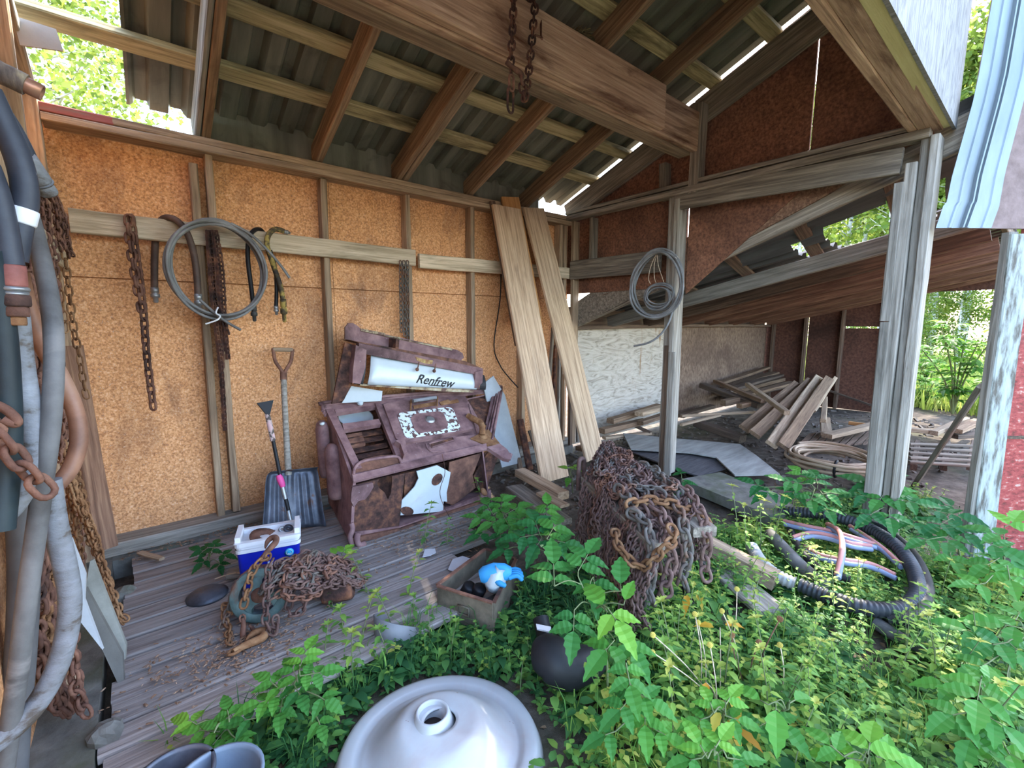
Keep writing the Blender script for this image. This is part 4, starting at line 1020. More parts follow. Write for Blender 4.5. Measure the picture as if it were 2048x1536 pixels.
# ---------------------------------------------------------------- its warming shelf standing behind
sy = -.30
S_ = lambda x, y, d=0.0: Yp(x, y, sy + d)
sh = thing('warming_shelf', 'rusty shelf unit with a white enamel front lettered in black script, propped behind the stove', 'shelf', S_(840, 800))
TLs, TRs, BRs, BLs = S_(741, 711), S_(950, 747), S_(947, 778), S_(730, 768)
mb = MB(); n1, n2 = 16, 8
def bulge(u, v): return (TLs.lerp(TRs, u)).lerp(BLs.lerp(BRs, u), v) + V((0, -.045 * math.sin(math.pi * min(1, v * .62 + .02)), 0))
for j in range(n2 + 1):
    for i in range(n1 + 1): mb.v.append(bulge(i / n1, j / n2))
for j in range(n2):
    for i in range(n1): k = j * (n1 + 1) + i; mb.f.append((k, k + n1 + 1, k + n1 + 2, k + 1)); mb.t.append(.5); mb.sm.append(True)
o = mb.build('enamel_front', ENAMEL, sh); so_ = o.modifiers.new('thickness', 'SOLIDIFY'); so_.thickness = .004; so_.offset = 1
for i in (-1.6, n1 + .6):
    mb = MB(); a0, a1 = (i / n1), ((i + 1.1) / n1)
    for j in range(n2):
        v0, v1 = j / n2, (j + 1) / n2
        mb.add([bulge(a0, v0) + V((0, .004, 0)), bulge(a1, v0) + V((0, .004, 0)), bulge(a1, v1) + V((0, .004, 0)), bulge(a0, v1) + V((0, .004, 0))], [(0, 3, 2, 1)])
    mb.build('dark_border', BLACKINK, sh)
tdir = TRs - TLs; upv = (TLs - BLs)
text('lettering', 'Renfrew', .098, bulge(.565, .70) + V((0, -.004, .0)), tdir, V((0, -.02, 1)), BLACKINK, sh, .42, .0016)
a, b = bulge(.525, .90) + V((0, -.005, 0)), bulge(.64, .90) + V((0, -.005, 0))
mb = MB(); mb.tube([a + V((-.02, 0, .02)), a, a.lerp(b, .5) + V((0, 0, .001)), b, b + V((.006, 0, -.012))], [.001, .003, .0035, .0035, .001], 5); mb.build('swash', BLACKINK, sh)
def spoly(name, pts, m, d0, d1):
    mb = MB(); mb.prism([S_(x, y, d0) for x, y in pts], (0, d1 - d0, 0)); return mb.build(name, m, sh)
spoly('top_rail', [(718, 686), (966, 737), (966, 746), (958, 750), (718, 706)], RUST_P, -.035, .02)
spoly('top_sheet', [(700, 680), (720, 686), (966, 737), (930, 722)], RUST, -.03, .16)
spoly('end_cap', [(712, 690), (733, 700), (731, 735), (721, 768), (705, 766), (706, 740)], RUST_P, -.05, .06)
spoly('end_cap', [(951, 744), (966, 740), (965, 765), (955, 776), (949, 776)], RUST_P, -.05, .06)
spoly('back_board', [(690, 678), (690, 655), (697, 646), (706, 646), (716, 652), (722, 658), (915, 700), (925, 706), (928, 715), (917, 726), (720, 686)], RUST_P, .12, .135)
spoly('back_rib', [(792, 677), (799, 679), (797, 700), (791, 698)], RUST_D, .0, .12)
spoly('peeled_edge', [(722, 657), (770, 666), (770, 671), (800, 674), (800, 679), (905, 697), (904, 701), (722, 662)], mat('flaked_cream', [(.40, (.14, .08, .06)), (.5, (.38, .30, .18)), (.7, (.52, .46, .34))], scale=18, rnd=0), .11, .12)
spoly('bottom_rail', [(720, 767), (948, 780), (948, 785), (890, 783), (720, 771)], mat('flaked_cream', []) , -.03, .0)
spoly('left_bracket', [(690, 685), (708, 690), (704, 768), (688, 800), (664, 808), (672, 770)], RUST_D, .02, .04)
spoly('liner_sheet', [(703, 772), (765, 782), (763, 802), (684, 806)], ENAMEL, .06, .07)
for (x, y) in ((834, 732), (868, 735)):
    mb = MB(); mb.tube([S_(x + 4, y - 8, -.055), S_(x + 2, y + 2, -.06), S_(x, y + 8, -.065)], [.004, .005, .004], 6); mb.lathe([(0, 0), (.014, 0), (.014, .006), (0, .008)], S_(x, y + 7, -.062), (0, -1, .2), 12); mb.build('latch', RUST, sh)
spoly('flaked_patch', [(830, 713), (846, 718), (866, 721), (864, 728), (850, 727), (834, 721)], mat('ochre_flakes', [(.4, (.25, .12, .06)), (.6, (.45, .32, .12))], scale=30, rnd=0), -.038, -.034)
under(st, ('enamel_plate', 'plaque', 'thermometer_dial', 'door_handle', 'handle_bracket', 'handle_plate', 'torn_strip'), 'oven_door')
under(st, ('elbow_collar',), 'pipe_elbow'); under(st, ('tank_cap',), 'side_tank'); under(st, ('apron_bead',), 'apron'); under(st, ('slot_rim',), 'vent_slot'); under(st, ('hole_edge',), 'enamel_scrap')
under(sh, ('lettering', 'swash', 'dark_border', 'latch'), 'enamel_front'); under(sh, ('peeled_edge',), 'back_board'); under(sh, ('flaked_patch',), 'top_rail')
# ---------------------------------------------------------------- plank platform along the back wall
dk = thing('plank_platform', 'low platform of weathered grey planks along the back wall', 'platform', (-2.8, -.9, -.03))
r_ = random.Random(4); y = -.13; k = 0
while y > -1.66:
    wd = r_.choice((.105, .12, .135, .14)); yc = y - wd / 2
    xl = -3.73 - .05 * (-yc) + r_.uniform(-.03, .03); xr = -1.75 + r_.uniform(-.12, .1) if yc > -1.05 else (-1.95 if yc > -1.3 else -2.35) + r_.uniform(-.15, .1)
    z0 = -.018 + r_.uniform(-.006, .004)
    if k in (3, 8): 
        xm = r_.uniform(-2.9, -2.5)
        board('plank', (xl, yc, z0), (xm - .004, yc, z0), wd - .012, .032, W_DECK, (0, 0, 1), dk); board('plank', (xm + .004, yc, z0 - .006), (xr, yc, z0), wd - .012, .032, W_DECK, (0, 0, 1), dk)
    else: board('plank', (xl, yc, z0), (xr, yc + r_.uniform(-.01, .01), z0), wd - .012, .032, W_DECK, (0, 0, 1), dk)
    y -= wd; k += 1
for xx in (-3.62, -3.0, -2.4): board('joist', (xx, -.15, -.075), (xx, -1.62, -.075), .05, .08, W_DARK, (0, 0, 1), dk)
# litter on it
CHIP = mat('wood_chips', [(.3, (.10, .05, .03)), (.5, (.24, .14, .085)), (.7, (.42, .30, .21))], scale=30, rnd=0)
db = MB(); r_ = random.Random(14)
for k in range(1500):
    if k < 650: x, y = r_.gauss(-3.42, .16), r_.gauss(-1.38, .10)
    elif k < 900: x, y = r_.uniform(-3.8, -2.9), r_.gauss(-.10, .05)
    else: x, y = r_.gauss(-2.25, .35), r_.gauss(-1.02, .14)
    if y > -.02 or x < -3.85: continue
    s_ = r_.uniform(.003, .012); a = r_.uniform(0, 6.28); e = V((math.cos(a), math.sin(a), r_.uniform(-.1, .1))); f_ = V((-e.y, e.x, r_.uniform(-.2, .2))); p = V((x, y, .004 + r_.uniform(0, .006)))
    db.add([p - e * s_ - f_ * s_ * .3, p + e * s_ - f_ * s_ * .4, p + e * s_ * .8 + f_ * s_ * .4, p - e * s_ + f_ * s_ * .3, p + V((0, 0, .003))], [(0, 1, 4), (1, 2, 4), (2, 3, 4), (3, 0, 4)])
db.build('debris', CHIP, kind='stuff')
PAINTF = mat('paint_flake', [(.3, (.40, .40, .42)), (.7, (.58, .58, .60))], rnd=.1)
for i, (pts, lb) in enumerate((([(896, 1140), (905, 1120), (925, 1113), (940, 1118), (936, 1128), (918, 1140), (906, 1144)], 'pale paint flake lying on the platform near the weeds'), ([(845, 1115), (850, 1100), (870, 1098), (872, 1106), (860, 1112)], 'small pale flake on the platform in front of the stove'))):
    mb = MB(); mb.prism([Zp(x, y, .006) for x, y in pts], (0, 0, .004)); tag(mb.build('paint_flake', PAINTF, origin=Zp(*pts[0], .006)), lb, 'flake')
tag(board('scrap_wood', Zp(280, 1105, .03), Zp(325, 1118, .03), .03, .015, W_STUD, (0, 0, 1)), 'small offcut of wood lying by the foundation near the left corner', 'wood scrap')
for i, (p, r0, lb) in enumerate(((Zp(215, 1468, .0), .05, 'whitish rock at the left edge of the platform'), (Zp(250, 1190, -.02), .055, 'grey stone wedged in the gap left of the platform'))):
    mb = MB(); n_ = 12
    for j in range(9):
        for k in range(n_):
            a, b = math.pi * j / 8, 2 * math.pi * k / n_; d = V((math.sin(a) * math.cos(b), math.sin(a) * math.sin(b), math.cos(a) * .8)); mb.v.append(p + d * r0 * (1 + .35 * noise.noise(d * 1.7 + V((i * 7, 0, 0)))))
    for j in range(8):
        for k in range(n_): mb.f.append((j * n_ + k, (j + 1) * n_ + k, (j + 1) * n_ + (k + 1) % n_, j * n_ + (k + 1) % n_)); mb.t.append(.5); mb.sm.append(False)
    tag(mb.build('rock', CONC, origin=p), lb, 'rock')

# ---------------------------------------------------------------- green sheave and its heap of chain
hub = Zp(520, 1188, .12); ax = V((-.36, -.88, .22)).normalized(); ux = ax.cross(V((0, 0, 1))).normalized(); uz = ux.cross(ax)
sv = thing('sheave_wheel', 'green cast pulley wheel standing in a heap of rusty chain', 'pulley', (hub.x, hub.y, 0))
mb = MB(); mb.lathe([(r_0 * .93, h_0) for r_0, h_0 in ((.088, .020), (.098, .024), (.122, .024), (.128, .020), (.128, .012), (.118, -.0), (.118, -.022), (.128, -.034), (.128, -.042), (.098, -.046), (.088, -.042), (.088, .02))], hub, ax, 40); mb.build('rim', GREENP, sv)
mb = MB(); mb.lathe([(r_0 * .93, h_0) for r_0, h_0 in ((.1285, .013), (.131, .012), (.121, -.0), (.121, -.022), (.131, -.035), (.1285, -.036))], hub, ax, 40); mb.build('groove', RUST_P, sv); under(sv, ('groove',), 'rim')
mb = MB(); mb.lathe([(0, .034), (.016, .034), (.02, .028), (.03, .026), (.034, .018), (.034, -.04), (0, -.04)], hub, ax, 20); mb.build('hub', RUST, sv)
for k in range(3):
    a = rad(80 + 120 * k); d = uz * math.sin(a) + ux * math.cos(a); s_ = d.cross(ax)
    mb = MB(); P = []
    for t_, w_ in ((.024, .028), (.042, .02), (.062, .024), (.080, .045)): P.append((d * t_, w_))
    ring = [p + s_ * w for p, w in P] + [p - s_ * w for p, w in P[::-1]]
    mb.prism([hub + q + ax * .014 for q in ring], ax * -.04); mb.build('spoke', GREENP, sv)
def drape(name, pts, L, W, r, m, lb, ns=10, nr=5, sm=6, group=None, jit_=.0, rng=RB, roll=.6):
    mb = MB(); chain(mb, spline([V(p) + V((rng.gauss(0, jit_), rng.gauss(0, jit_), abs(rng.gauss(0, jit_)))) for p in pts], sm), L, W, r, ns, nr, roll=roll, jit=.25, rng=rng)
    return tag(mb.build(name, m, origin=pts[0]), lb, 'chain', group)
def hook(name, p, d, s, m, lb):
    """a clevis grab hook lying at p, pointing along d"""
    d = V(d).normalized(); n_ = V((0, 0, 1)); sd = n_.cross(d).normalized(); p = V(p); t = thing(name, lb, 'hook', p)
    path = [p + d * (s * a) + sd * (s * b) for a, b in ((-.05, 0), (.30, .0), (.55, -.06), (.82, -.10), (1.0, .04), (1.0, .24), (.82, .36), (.62, .32), (.44, .22))]
    mb = MB(); mb.tube(spline(path, 5), [s * (.10 + .045 * math.sin(math.pi * min(1, i / 40 * 1.2))) * (1 if i < 33 else max(.35, 1 - (i - 33) / 10)) for i in range(41)], 9); mb.build('hook_body', m, t)
    for q in (-1, 1):
        mb = MB(); mb.tube(spline([p + d * s * .12 + sd * s * .1 * q, p - d * s * .08 + sd * s * .12 * q, p - d * s * .2 + sd * s * .02 * q], 4), s * .05, 7); mb.build('clevis_arm', m, t)
    return t
Hp = lambda x, y, z: Zp(x, y, z)
o_ = ax * .05
drape('chain', [Hp(540, 1112, .26), Hp(520, 1122, .275), Hp(503, 1145, .24), Hp(495, 1180, .18), Hp(486, 1215, .12), Hp(483, 1232, .09)], .045, .029, .0055, RUST_O, 'orange-rusty chain draped down the left face of the green wheel', 12, 6)
hook('hook', Hp(485, 1237, .07), (.05, -.3, -1), .085, RUST, 'dark hook hanging low at the left of the green wheel')
drape('chain', [Hp(545, 1120, .27), Hp(536, 1140, .25), Hp(535, 1170, .2), Hp(533, 1205, .14), Hp(531, 1240, .075), Hp(537, 1258, .04), Hp(548, 1268, .02), Hp(552, 1245, .05), Hp(549, 1228, .09)], .045, .029, .0055, CH_P, 'chain hanging down the middle of the green wheel', 12, 6, roll=.2)
drape('chain', [Hp(497, 1150, .20), Hp(478, 1160, .16), Hp(466, 1180, .12), Hp(462, 1205, .08), Hp(455, 1225, .05), Hp(446, 1250, .025), Hp(443, 1262, .015)], .04, .026, .005, CH_G, 'greyish chain trailing off the left side of the heap', 12, 6)
drape('chain', [Hp(474, 1165, .14), Hp(472, 1195, .10), Hp(468, 1225, .05), Hp(452, 1205, .06), Hp(448, 1235, .03), Hp(458, 1255, .02), Hp(456, 1275, .015), Hp(460, 1290, .015)], .04, .026, .005, RUST_O, 'orange-rusty chain end running down to the hook on the planks', 12, 6)
hook('hook', Hp(470, 1302, .022), (.12, .035, 0), .125, RUST_O, 'orange-rusty grab hook lying on the planks below the heap')
drape('chain', [Hp(552, 1125, .25), Hp(580, 1150, .18), Hp(583, 1185, .12), Hp(577, 1215, .07), Hp(584, 1232, .05), Hp(600, 1225, .06), Hp(612, 1205, .10), Hp(604, 1180, .15), Hp(618, 1150, .19), Hp(622, 1130, .2)], .045, .029, .0055, CH_P, 'chain looping low between the green wheel and the brown drum', 12, 6)
rr = random.Random(31); GH = 'chains of the heap behind the green wheel'
for q in range(11):
    pts = []; cx0, cy0 = -3.06, -1.27
    for k in range(11):
        a = rr.uniform(0, 6.28); d = rr.random() ** .7
        x, y = cx0 + math.cos(a) * d * .24, cy0 + math.sin(a) * d * .15
        h = .24 * max(0, 1 - ((x - cx0 + .06) / .32) ** 2 - ((y - cy0) / .22) ** 2) + .02
        pts.append(V((x, y, h * rr.uniform(.75, 1.05))))
    drape('heap_chain', pts, .042, .027, .0054, (CH_P, RUST, CH_P, CH_G)[q % 4], 'rusty chain tangled in the heap behind the green pulley wheel', 10, 5, 5, GH, rng=rr)
mb = MB(); dc = Zp(676, 1178, .06); mb.lathe([(0, .07), (.05, .07), (.058, .062), (.06, .05), (.06, -.05), (.054, -.07), (0, -.07)], dc, (.8, -.45, .1), 26); tag(mb.build('brown_drum', RUST_D, origin=dc), 'brown rusty drum half buried at the right end of the chain heap', 'drum')
hp_ = Hp(538, 1108, .27); hook('hook', hp_ + V((-.03, -.02, 0)), (.5, .3, .4), .10, RUST, 'brown hook sticking up on top of the heap against the blue cooler')
mb = MB(); mb.tube(spline([Hp(430, 1158, .03), Hp(470, 1146, .05), Hp(500, 1150, .06)], 5), .004, 5); tag(mb.build('stick', W_STUD, origin=Hp(430, 1158, .03)), 'thin pale twig beside the blue cooler', 'twig')
mb = MB(); mb.lathe([(0, .035), (.05, .035), (.07, .025), (.09, .01), (.09, 0), (0, 0)], Zp(415, 1192, .0), (0, 0, 1), 22); tag(mb.build('metal_disc', SCOOP, origin=Zp(415, 1192)), 'dark round metal disc lying on the planks left of the wheel', 'disc')
tag(board('board', Zp(455, 1150, .03), Zp(498, 1143, .03), .06, .03, W_TIE, (0, 0, 1)), 'dark block under the twig behind the green wheel', 'board')

# ---------------------------------------------------------------- chains heaped on a plank trestle
tr = thing('trestle', 'low trestle of two grey boards buried under the heap of chains', 'trestle', (-1.4, -1.85, -.09))
dirv = (Zp(1412, 1063, .37) - Zp(1212, 902, .37)).normalized(); sdv = V((-dirv.y, dirv.x, 0))
A1, A2 = Zp(1212, 902, .37), Zp(1410, 1064, .37); B1, B2 = Zp(1180, 960, .34), Zp(1326, 1098, .34)
board('top_board', A1, A2, .12, .05, W_TIE, (0, 0, 1), tr); board('top_board', B1, B2, .12, .05, W_TIE, (0, 0, 1), tr)
mid = lambda u, v: A1.lerp(A2, u).lerp(B1.lerp(B2, u), v)
for u in (.12, .85):
    for v in (0, 1):
        p = mid(u, v); board('leg', (p.x, p.y, -.1), (p.x, p.y, p.z - .03), .06, .05, W_GREY, (1, 0, 0), tr)
    board('cross_piece', mid(u, -.1) + V((0, 0, -.06)), mid(u, 1.1) + V((0, 0, -.06)), .07, .05, W_GREY, dirv, tr)
rr = random.Random(77); outv = (mid(.5, 1) - mid(.5, 0)); outv.z = 0; outv.normalize()
GT = 'small-linked chains laid over the trestle'
for q in range(9):
    pts = []
    for k in range(4):
        u = (q + k * .24 + rr.uniform(-.1, .1)) / 9.4; fl = k % 2
        row = []
        for v in (-.55, -.35, -.2, 0, .3, .6, 1.0, 1.18, 1.32, 1.45):
            base = A1.lerp(A2, u).lerp(B1.lerp(B2, u), min(1, max(0, v)))
            if v < 0: p = base - outv * (.06 + .05 * min(1, -v * 3)) + V((0, 0, (.0 if v > -.25 else -.12 if v > -.4 else -.26)))
            elif v > 1: p = base + outv * (.07 + .22 * (v - 1)) + V((0, 0, {1.18: -.07, 1.32: -.20, 1.45: -.36}[v]))
            else: p = base + V((0, 0, .045 - (.06 * math.sin(math.pi * v) if 0 < v < 1 else 0)))
            row.append(p + V((rr.gauss(0, .022), rr.gauss(0, .022), rr.uniform(0, .035))))
        pts += row[::-1] if fl else row
    drape('heap_chain', pts, .043, .028, .0055, (CH_P, CH_P, RUST, CH_P)[q % 4], 'small-linked rusty chain draped over the trestle boards', 10, 5, 4, GT, rng=rr)
for q in range(7):
    pts = []
    u0 = rr.uniform(.1, .8)
    for k in range(10):
        u = min(1, max(0, u0 + rr.uniform(-.25, .25))); v = rr.uniform(-.2, 1.2)
        pts.append(mid(u, min(1.1, max(-.1, v))) + V((0, 0, .07 + rr.uniform(0, .05) - .12 * max(0, abs(v - .5) - .55))))
    drape('heap_chain', pts, .043, .028, .0055, (CH_P, CH_G, RUST)[q % 3], 'small-linked rusty chain tangled on top of the trestle heap', 10, 5, 4, 'chains tangled on top of the trestle', rng=rr)
for q in range(5):                                       # heavy chain over the front end
    pts = []; v0 = (-.05, .25, .55, .85, 1.1)[q]
    for (u, dz, o2) in ((.45, .10, 0), (.58, .095, .02), (.70, .085, .0), (.80, .06, .03), (.86, -.04, .05), (.88, -.15, .0), (.90, -.25, .05), (.88, -.34, .09)):
        pts.append(A1.lerp(A2, u).lerp(B1.lerp(B2, u), v0 + o2 + rr.uniform(-.12, .12)) + V((0, 0, dz + rr.uniform(-.01, .02))))
    drape('heavy_chain', pts, .085 if q != 2 else .065, .05 if q != 2 else .04, .009 if q != 2 else .0075, (CH_G, CH_P)[q % 2], ('heavy grey chain hanging off the front end of the trestle', 'heavy mauve-rusted chain hanging off the front end of the trestle')[q % 2], 14, 7, 5, ('heavy grey chains at the trestle end', 'heavy mauve chains at the trestle end')[q % 2], rng=rr)
drape('heavy_chain', [Zp(x, y, z) for x, y, z in ((1230, 1060, .36), (1235, 1090, .34), (1260, 1120, .30), (1285, 1135, .27), (1330, 1095, .40), (1350, 1075, .42), (1340, 1050, .45))], .06, .037, .0075, RUST_O, 'orange-rusty chain slung across the front of the trestle heap', 14, 7)
drape('heavy_chain', [Zp(x, y, z) for x, y, z in ((1255, 1010, .46), (1290, 1000, .47), (1330, 1005, .46), (1365, 1015, .44), (1400, 1030, .40), (1418, 1055, .34), (1412, 1085, .28))], .07, .042, .0085, RUST_O, 'orange-rusty chain running along the right edge of the trestle heap', 14, 7)
for q in range(4):
    v0 = (-.15, .35, .75, 1.15)[q]; pts = []
    for (u, dz, o2) in ((.72, .10, .1), (.84, .09, -.05), (.94, .075, .05), (.99, .03, .12), (1.01, -.07, .05), (1.0, -.18, .14), (1.02, -.27, .02)):
        pts.append(A1.lerp(A2, u).lerp(B1.lerp(B2, u), v0 + o2 + rr.uniform(-.05, .05)) + V((0, 0, dz)))
    drape('heavy_chain', pts, .075, .045, .0085, (CH_P, CH_G)[q % 2], ('heavy mauve-rusted chain hanging off the front end of the trestle', 'heavy grey chain hanging off the front end of the trestle')[q % 2], 14, 7, 5, ('heavy mauve chains at the trestle end', 'heavy grey chains at the trestle end')[q % 2], rng=rr)
c_ = Zp(1163, 935, .38); mb = MB()
mb.tube(spline([c_ + V((-.05, -.02, -.14)), c_ + V((-.05, -.02, 0)), c_ + V((-.02, 0, .055)), c_ + V((.03, .01, .05)), c_ + V((.05, .02, -.01)), c_ + V((.045, .02, -.10))], 5), .015, 9); tag(mb.build('ring', CH_P, origin=c_), 'big rusty shackle sticking up at the back left of the trestle heap', 'shackle')
for i, (a, b, wd, th, m_, lb) in enumerate((((1040, 944, .10), (1128, 992, .10), .10, .06, W_PLANK, 'pale sunlit board lying behind the chain heap'), ((1028, 975, .04), (1125, 1045, .04), .15, .04, W_TIE, 'wide dull board lying in front of the pale sunlit board'),
        ((1080, 985, .12), (1130, 1012, .12), .08, .02, W_PLANK, 'short pale piece of wood on the dull board'), ((1405, 1085, .06), (1550, 1160, .0), .09, .09, W_STUD, 'sawn beam lying in the weeds right of the chain heap'),
        ((1420, 1120, -.03), (1545, 1225, -.03), .16, .03, W_POST, 'grey plank lying flat in the weeds below the chain heap'), ((1360, 1140, .02), (1385, 1215, -.03), .035, .03, BLACKRUB, 'thin dark metal strip at the foot of the chain heap'))):
    tag(board('beam' if i == 3 else 'board', Zp(*a), Zp(*b), wd, th, m_, (0, 0, 1)), lb, 'board')

# ---------------------------------------------------------------- hoses and chains hung along the left wall
def hose(pts, r, m, lb, y=None, n=12, sm=7, name='hose'):
    P = [Yp(p[0], p[1], p[2] if len(p) > 2 else y) for p in pts]
    mb = MB(); mb.tube(spline(P, sm), r, n)
    t = thing(name, lb, 'hose', P[0]); mb.build('hose_body', m, t); return t, P
def rings(t, a, b, specs, name='coupling'):
    d = (b - a).normalized()
    for (s0, s1, r, m, nm) in specs:
        mb = MB(); mb.lathe([(0, s0), (r * .94, s0), (r, s0 + .004), (r, s1 - .004), (r * .94, s1), (0, s1)], a, d, 16 if nm != 'hex_nut' else 6); mb.build(nm, m, t)
REDM = mat('red_brown_coupling', [(.3, (.16, .05, .04)), (.6, (.28, .10, .08)), (.8, (.38, .20, .16))], scale=14, rough=.6, rnd=0)
t, P = hose([(-25, 180), (8, 250), (34, 310), (48, 362), (50, 405), (42, 440), (34, 485), (28, 520)], .0245, NAVYHOSE, 'dark navy hose with a white tape band at the upper left edge', -1.86)
rings(t, Yp(49, 418, -1.86), Yp(42, 446, -1.86), ((0, .036, .0265, WHITEP, 'tape_band'),))
t, P = hose([(-20, 195), (15, 245), (40, 290), (58, 328)], .0225, NAVYHOSE, 'dark hose ending in a pale metal fitting near the left wall stud', -1.66)
rings(t, P[-1], Yp(88, 372, -1.62), ((-.02, .05, .0245, PALEHOSE, 'ferrule'), (.05, .056, .026, STEEL, 'band'), (.056, .085, .021, PALEHOSE, 'stub')))
t, P = hose([(-30, 330), (-8, 390), (8, 460), (20, 530)], .0245, NAVYHOSE, 'dark hose at the left edge ending in a red-brown coupling', -1.9)
rings(t, P[-1], Yp(30, 632, -1.9), ((0, .048, .026, REDM, 'ferrule'), (.048, .058, .029, STEEL, 'pale_ring'), (.058, .066, .027, STEEL, 'pale_ring'), (.066, .092, .031, RUST, 'hex_nut'), (.092, .115, .025, RUST, 'end_sleeve'), (.115, .135, .019, RUST_O, 'end_pipe')))
hose([(55, 415, -1.55), (72, 475, -1.6), (92, 560, -1.7), (106, 650, -1.78), (108, 740, -1.82), (101, 850, -1.85), (88, 950, -1.86), (76, 1040, -1.86), (56, 1180, -1.86), (38, 1330, -1.86), (14, 1500, -1.86), (0, 1600, -1.86)], .0205, GREYHOSE, 'long grey hose hanging down in front of the left wall chains', n=14)
hose([(32, 625, -1.83), (44, 740, -1.83), (62, 840, -1.84), (70, 905, -1.85), (58, 955, -1.86), (22, 1015, -1.88), (-30, 1055, -1.9)], .0245, PALEHOSE, 'pale worn hose curving left below the red-brown coupling', n=14)
hose([(98, 960, -1.80), (112, 1050, -1.8), (130, 1130, -1.8), (140, 1195, -1.8), (134, 1265, -1.81), (112, 1340, -1.82), (72, 1410, -1.84), (22, 1462, -1.86), (-30, 1500, -1.88)], .025, PALEHOSE, 'pale worn hose bowing right near the floor at the left edge', n=14)
hose([(38, 545, -1.62), (58, 625, -1.62), (88, 695, -1.62), (122, 755, -1.64), (150, 820, -1.66), (158, 880, -1.68), (142, 935, -1.7), (112, 972, -1.72)], .0205, TANHOSE, 'bent reddish-brown pipe behind the grey hose', n=14, name='bent_pipe')
hose([(30, 860, -1.6), (42, 1000, -1.6), (48, 1150, -1.6), (42, 1300, -1.6), (30, 1450, -1.6), (22, 1600, -1.6)], .034, mat('slate_pipe', [(.3, (.07, .07, .072)), (.7, (.15, .148, .15))], scale=5, rough=.6), 'wide slate-grey pipe standing behind the pale hoses', n=16, name='grey_pipe')
hose([(-30, 500, -1.92), (0, 640, -1.9), (12, 780, -1.9), (14, 900, -1.9), (0, 1060, -1.92)], .026, mat('teal_black_hose', [(.3, (.012, .018, .022)), (.7, (.03, .045, .05))], rough=.5), 'dark teal hose at the very left edge below the coupling', n=12)
t, P = hose([(-40, 118), (-5, 142), (28, 158), (52, 170)], .026, mat('mottled_brown_hose', [(.35, (.05, .04, .036)), (.5, (.13, .10, .085)), (.65, (.30, .25, .17))], scale=10, stretch=(3, 1, 1), rough=.6), 'brown-mottled hose end with a copper pipe in it, by the roof gap', -1.7)
mb = MB(); d = (P[-1] - P[-2]).normalized(); mb.lathe([(.020, 0), (.020, .03), (.015, .03), (.015, -.02)], P[-1], d, 16); mb.build('copper_end', mat('copper', [(.3, (.25, .11, .07)), (.7, (.42, .22, .15))], rough=.4, metal=.5), t)
mb = MB(); mb.tube(spline([Yp(-30, 800, -1.95), Yp(10, 818, -1.95), Yp(32, 838, -1.95), Yp(30, 848, -1.95), Yp(5, 838, -1.95)], 5), .010, 8)
tag(mb.build('hook', RUST, origin=Yp(10, 818, -1.95)), 'rusty hook end at the left edge above the near chain', 'hook')
mb = MB(); chain(mb, spline([Yp(-40, 835, -1.96), Yp(6, 880, -1.96), Yp(40, 925, -1.96), Yp(68, 958, -1.95), Yp(100, 990, -1.95)], 8), .058, .034, .0075, 14, 8, roll=.9, up=(0, -1, 0))
tag(mb.build('near_chain', RUST, origin=Yp(40, 925, -1.96)), 'thick rusty chain crossing in front of the pale hose at left', 'chain')
LW = []
def wchain(lb, strands, L, W, r, m, group=None, ns=10, nr=5, n=1, name='hanging_chain', sp=.02):
    rr = random.Random(len(lb) * 7 + int(L * 1000)); mb = MB()
    for s_ in strands:
        for q in range(n):
            P = [Yp(p[0] + (rr.uniform(-6, 6) if n > 1 else 0), p[1] + (rr.uniform(-5, 5) if n > 1 else 0), p[2] + rr.uniform(-sp, sp)) for p in s_]
            chain(mb, spline(P, 6), L, W, r, ns, nr, roll=rr.uniform(0, 1.5), jit=.3, rng=rr)
    return tag(mb.build(name, m, origin=Yp(*strands[0][0])), lb, 'chain', group)
wchain('bunch of rusty chain hooked by the left stud, hanging over the rail end', [[(104, 385, -.45), (118, 410, -.45), (128, 445, -.45), (138, 485, -.45), (144, 516, -.45)], [(100, 385, -.5), (110, 420, -.5), (118, 470, -.5), (126, 500, -.5)]], .034, .022, .0042, RUST, n=3, sp=.03)
wchain('knotted bunch of rusty chain below the pale fitting', [[(80, 380, -.75), (92, 420, -.75), (98, 470, -.75), (106, 520, -.75), (112, 560, -.75)], [(66, 370, -.8), (75, 420, -.8), (84, 470, -.8)]], .036, .023, .0046, RUST, n=3, sp=.03)
wchain('thin rusty chain with long links hanging down beside the left stud', [[(128, 500, -.42), (134, 545, -.42), (140, 600, -.42), (148, 660, -.42), (160, 720, -.42), (170, 780, -.42), (178, 808, -.42)]], .05, .024, .0042, RUST_O)
wchain('small chain hanging short with two open links by the left stud', [[(112, 540, -.6), (120, 580, -.6), (126, 620, -.6), (132, 668, -.6)]], .055, .026, .0042, RUST_O)
wchain('long rusty chain hanging behind the brown bent pipe', [[(92, 470, -.85), (105, 600, -.85), (120, 740, -.85), (128, 850, -.85), (140, 950, -.85), (150, 1040, -.85), (163, 1110, -.85), (166, 1135, -.85)]], .036, .023, .0046, RUST, n=2)
wchain('orange-rusty chain bundle running down to the leaning grey plates', [[(118, 830, -.95), (130, 930, -.95), (160, 1010, -.95), (185, 1070, -.95), (200, 1120, -.95), (222, 1180, -.95), (238, 1225, -1.0), (250, 1245, -1.0)]], .036, .023, .0046, RUST_O, n=3)
wchain('thick mass of rusty chain behind the grey hose', [[(44, 470, -1.42), (58, 560, -1.42), (66, 660, -1.42), (72, 760, -1.42), (78, 880, -1.42), (84, 1000, -1.42), (86, 1120, -1.42), (84, 1230, -1.42)], [(34, 560, -1.5), (48, 680, -1.5), (60, 800, -1.5), (68, 930, -1.5), (74, 1060, -1.5), (76, 1200, -1.5)]], .05, .032, .0065, RUST, n=3, sp=.03)
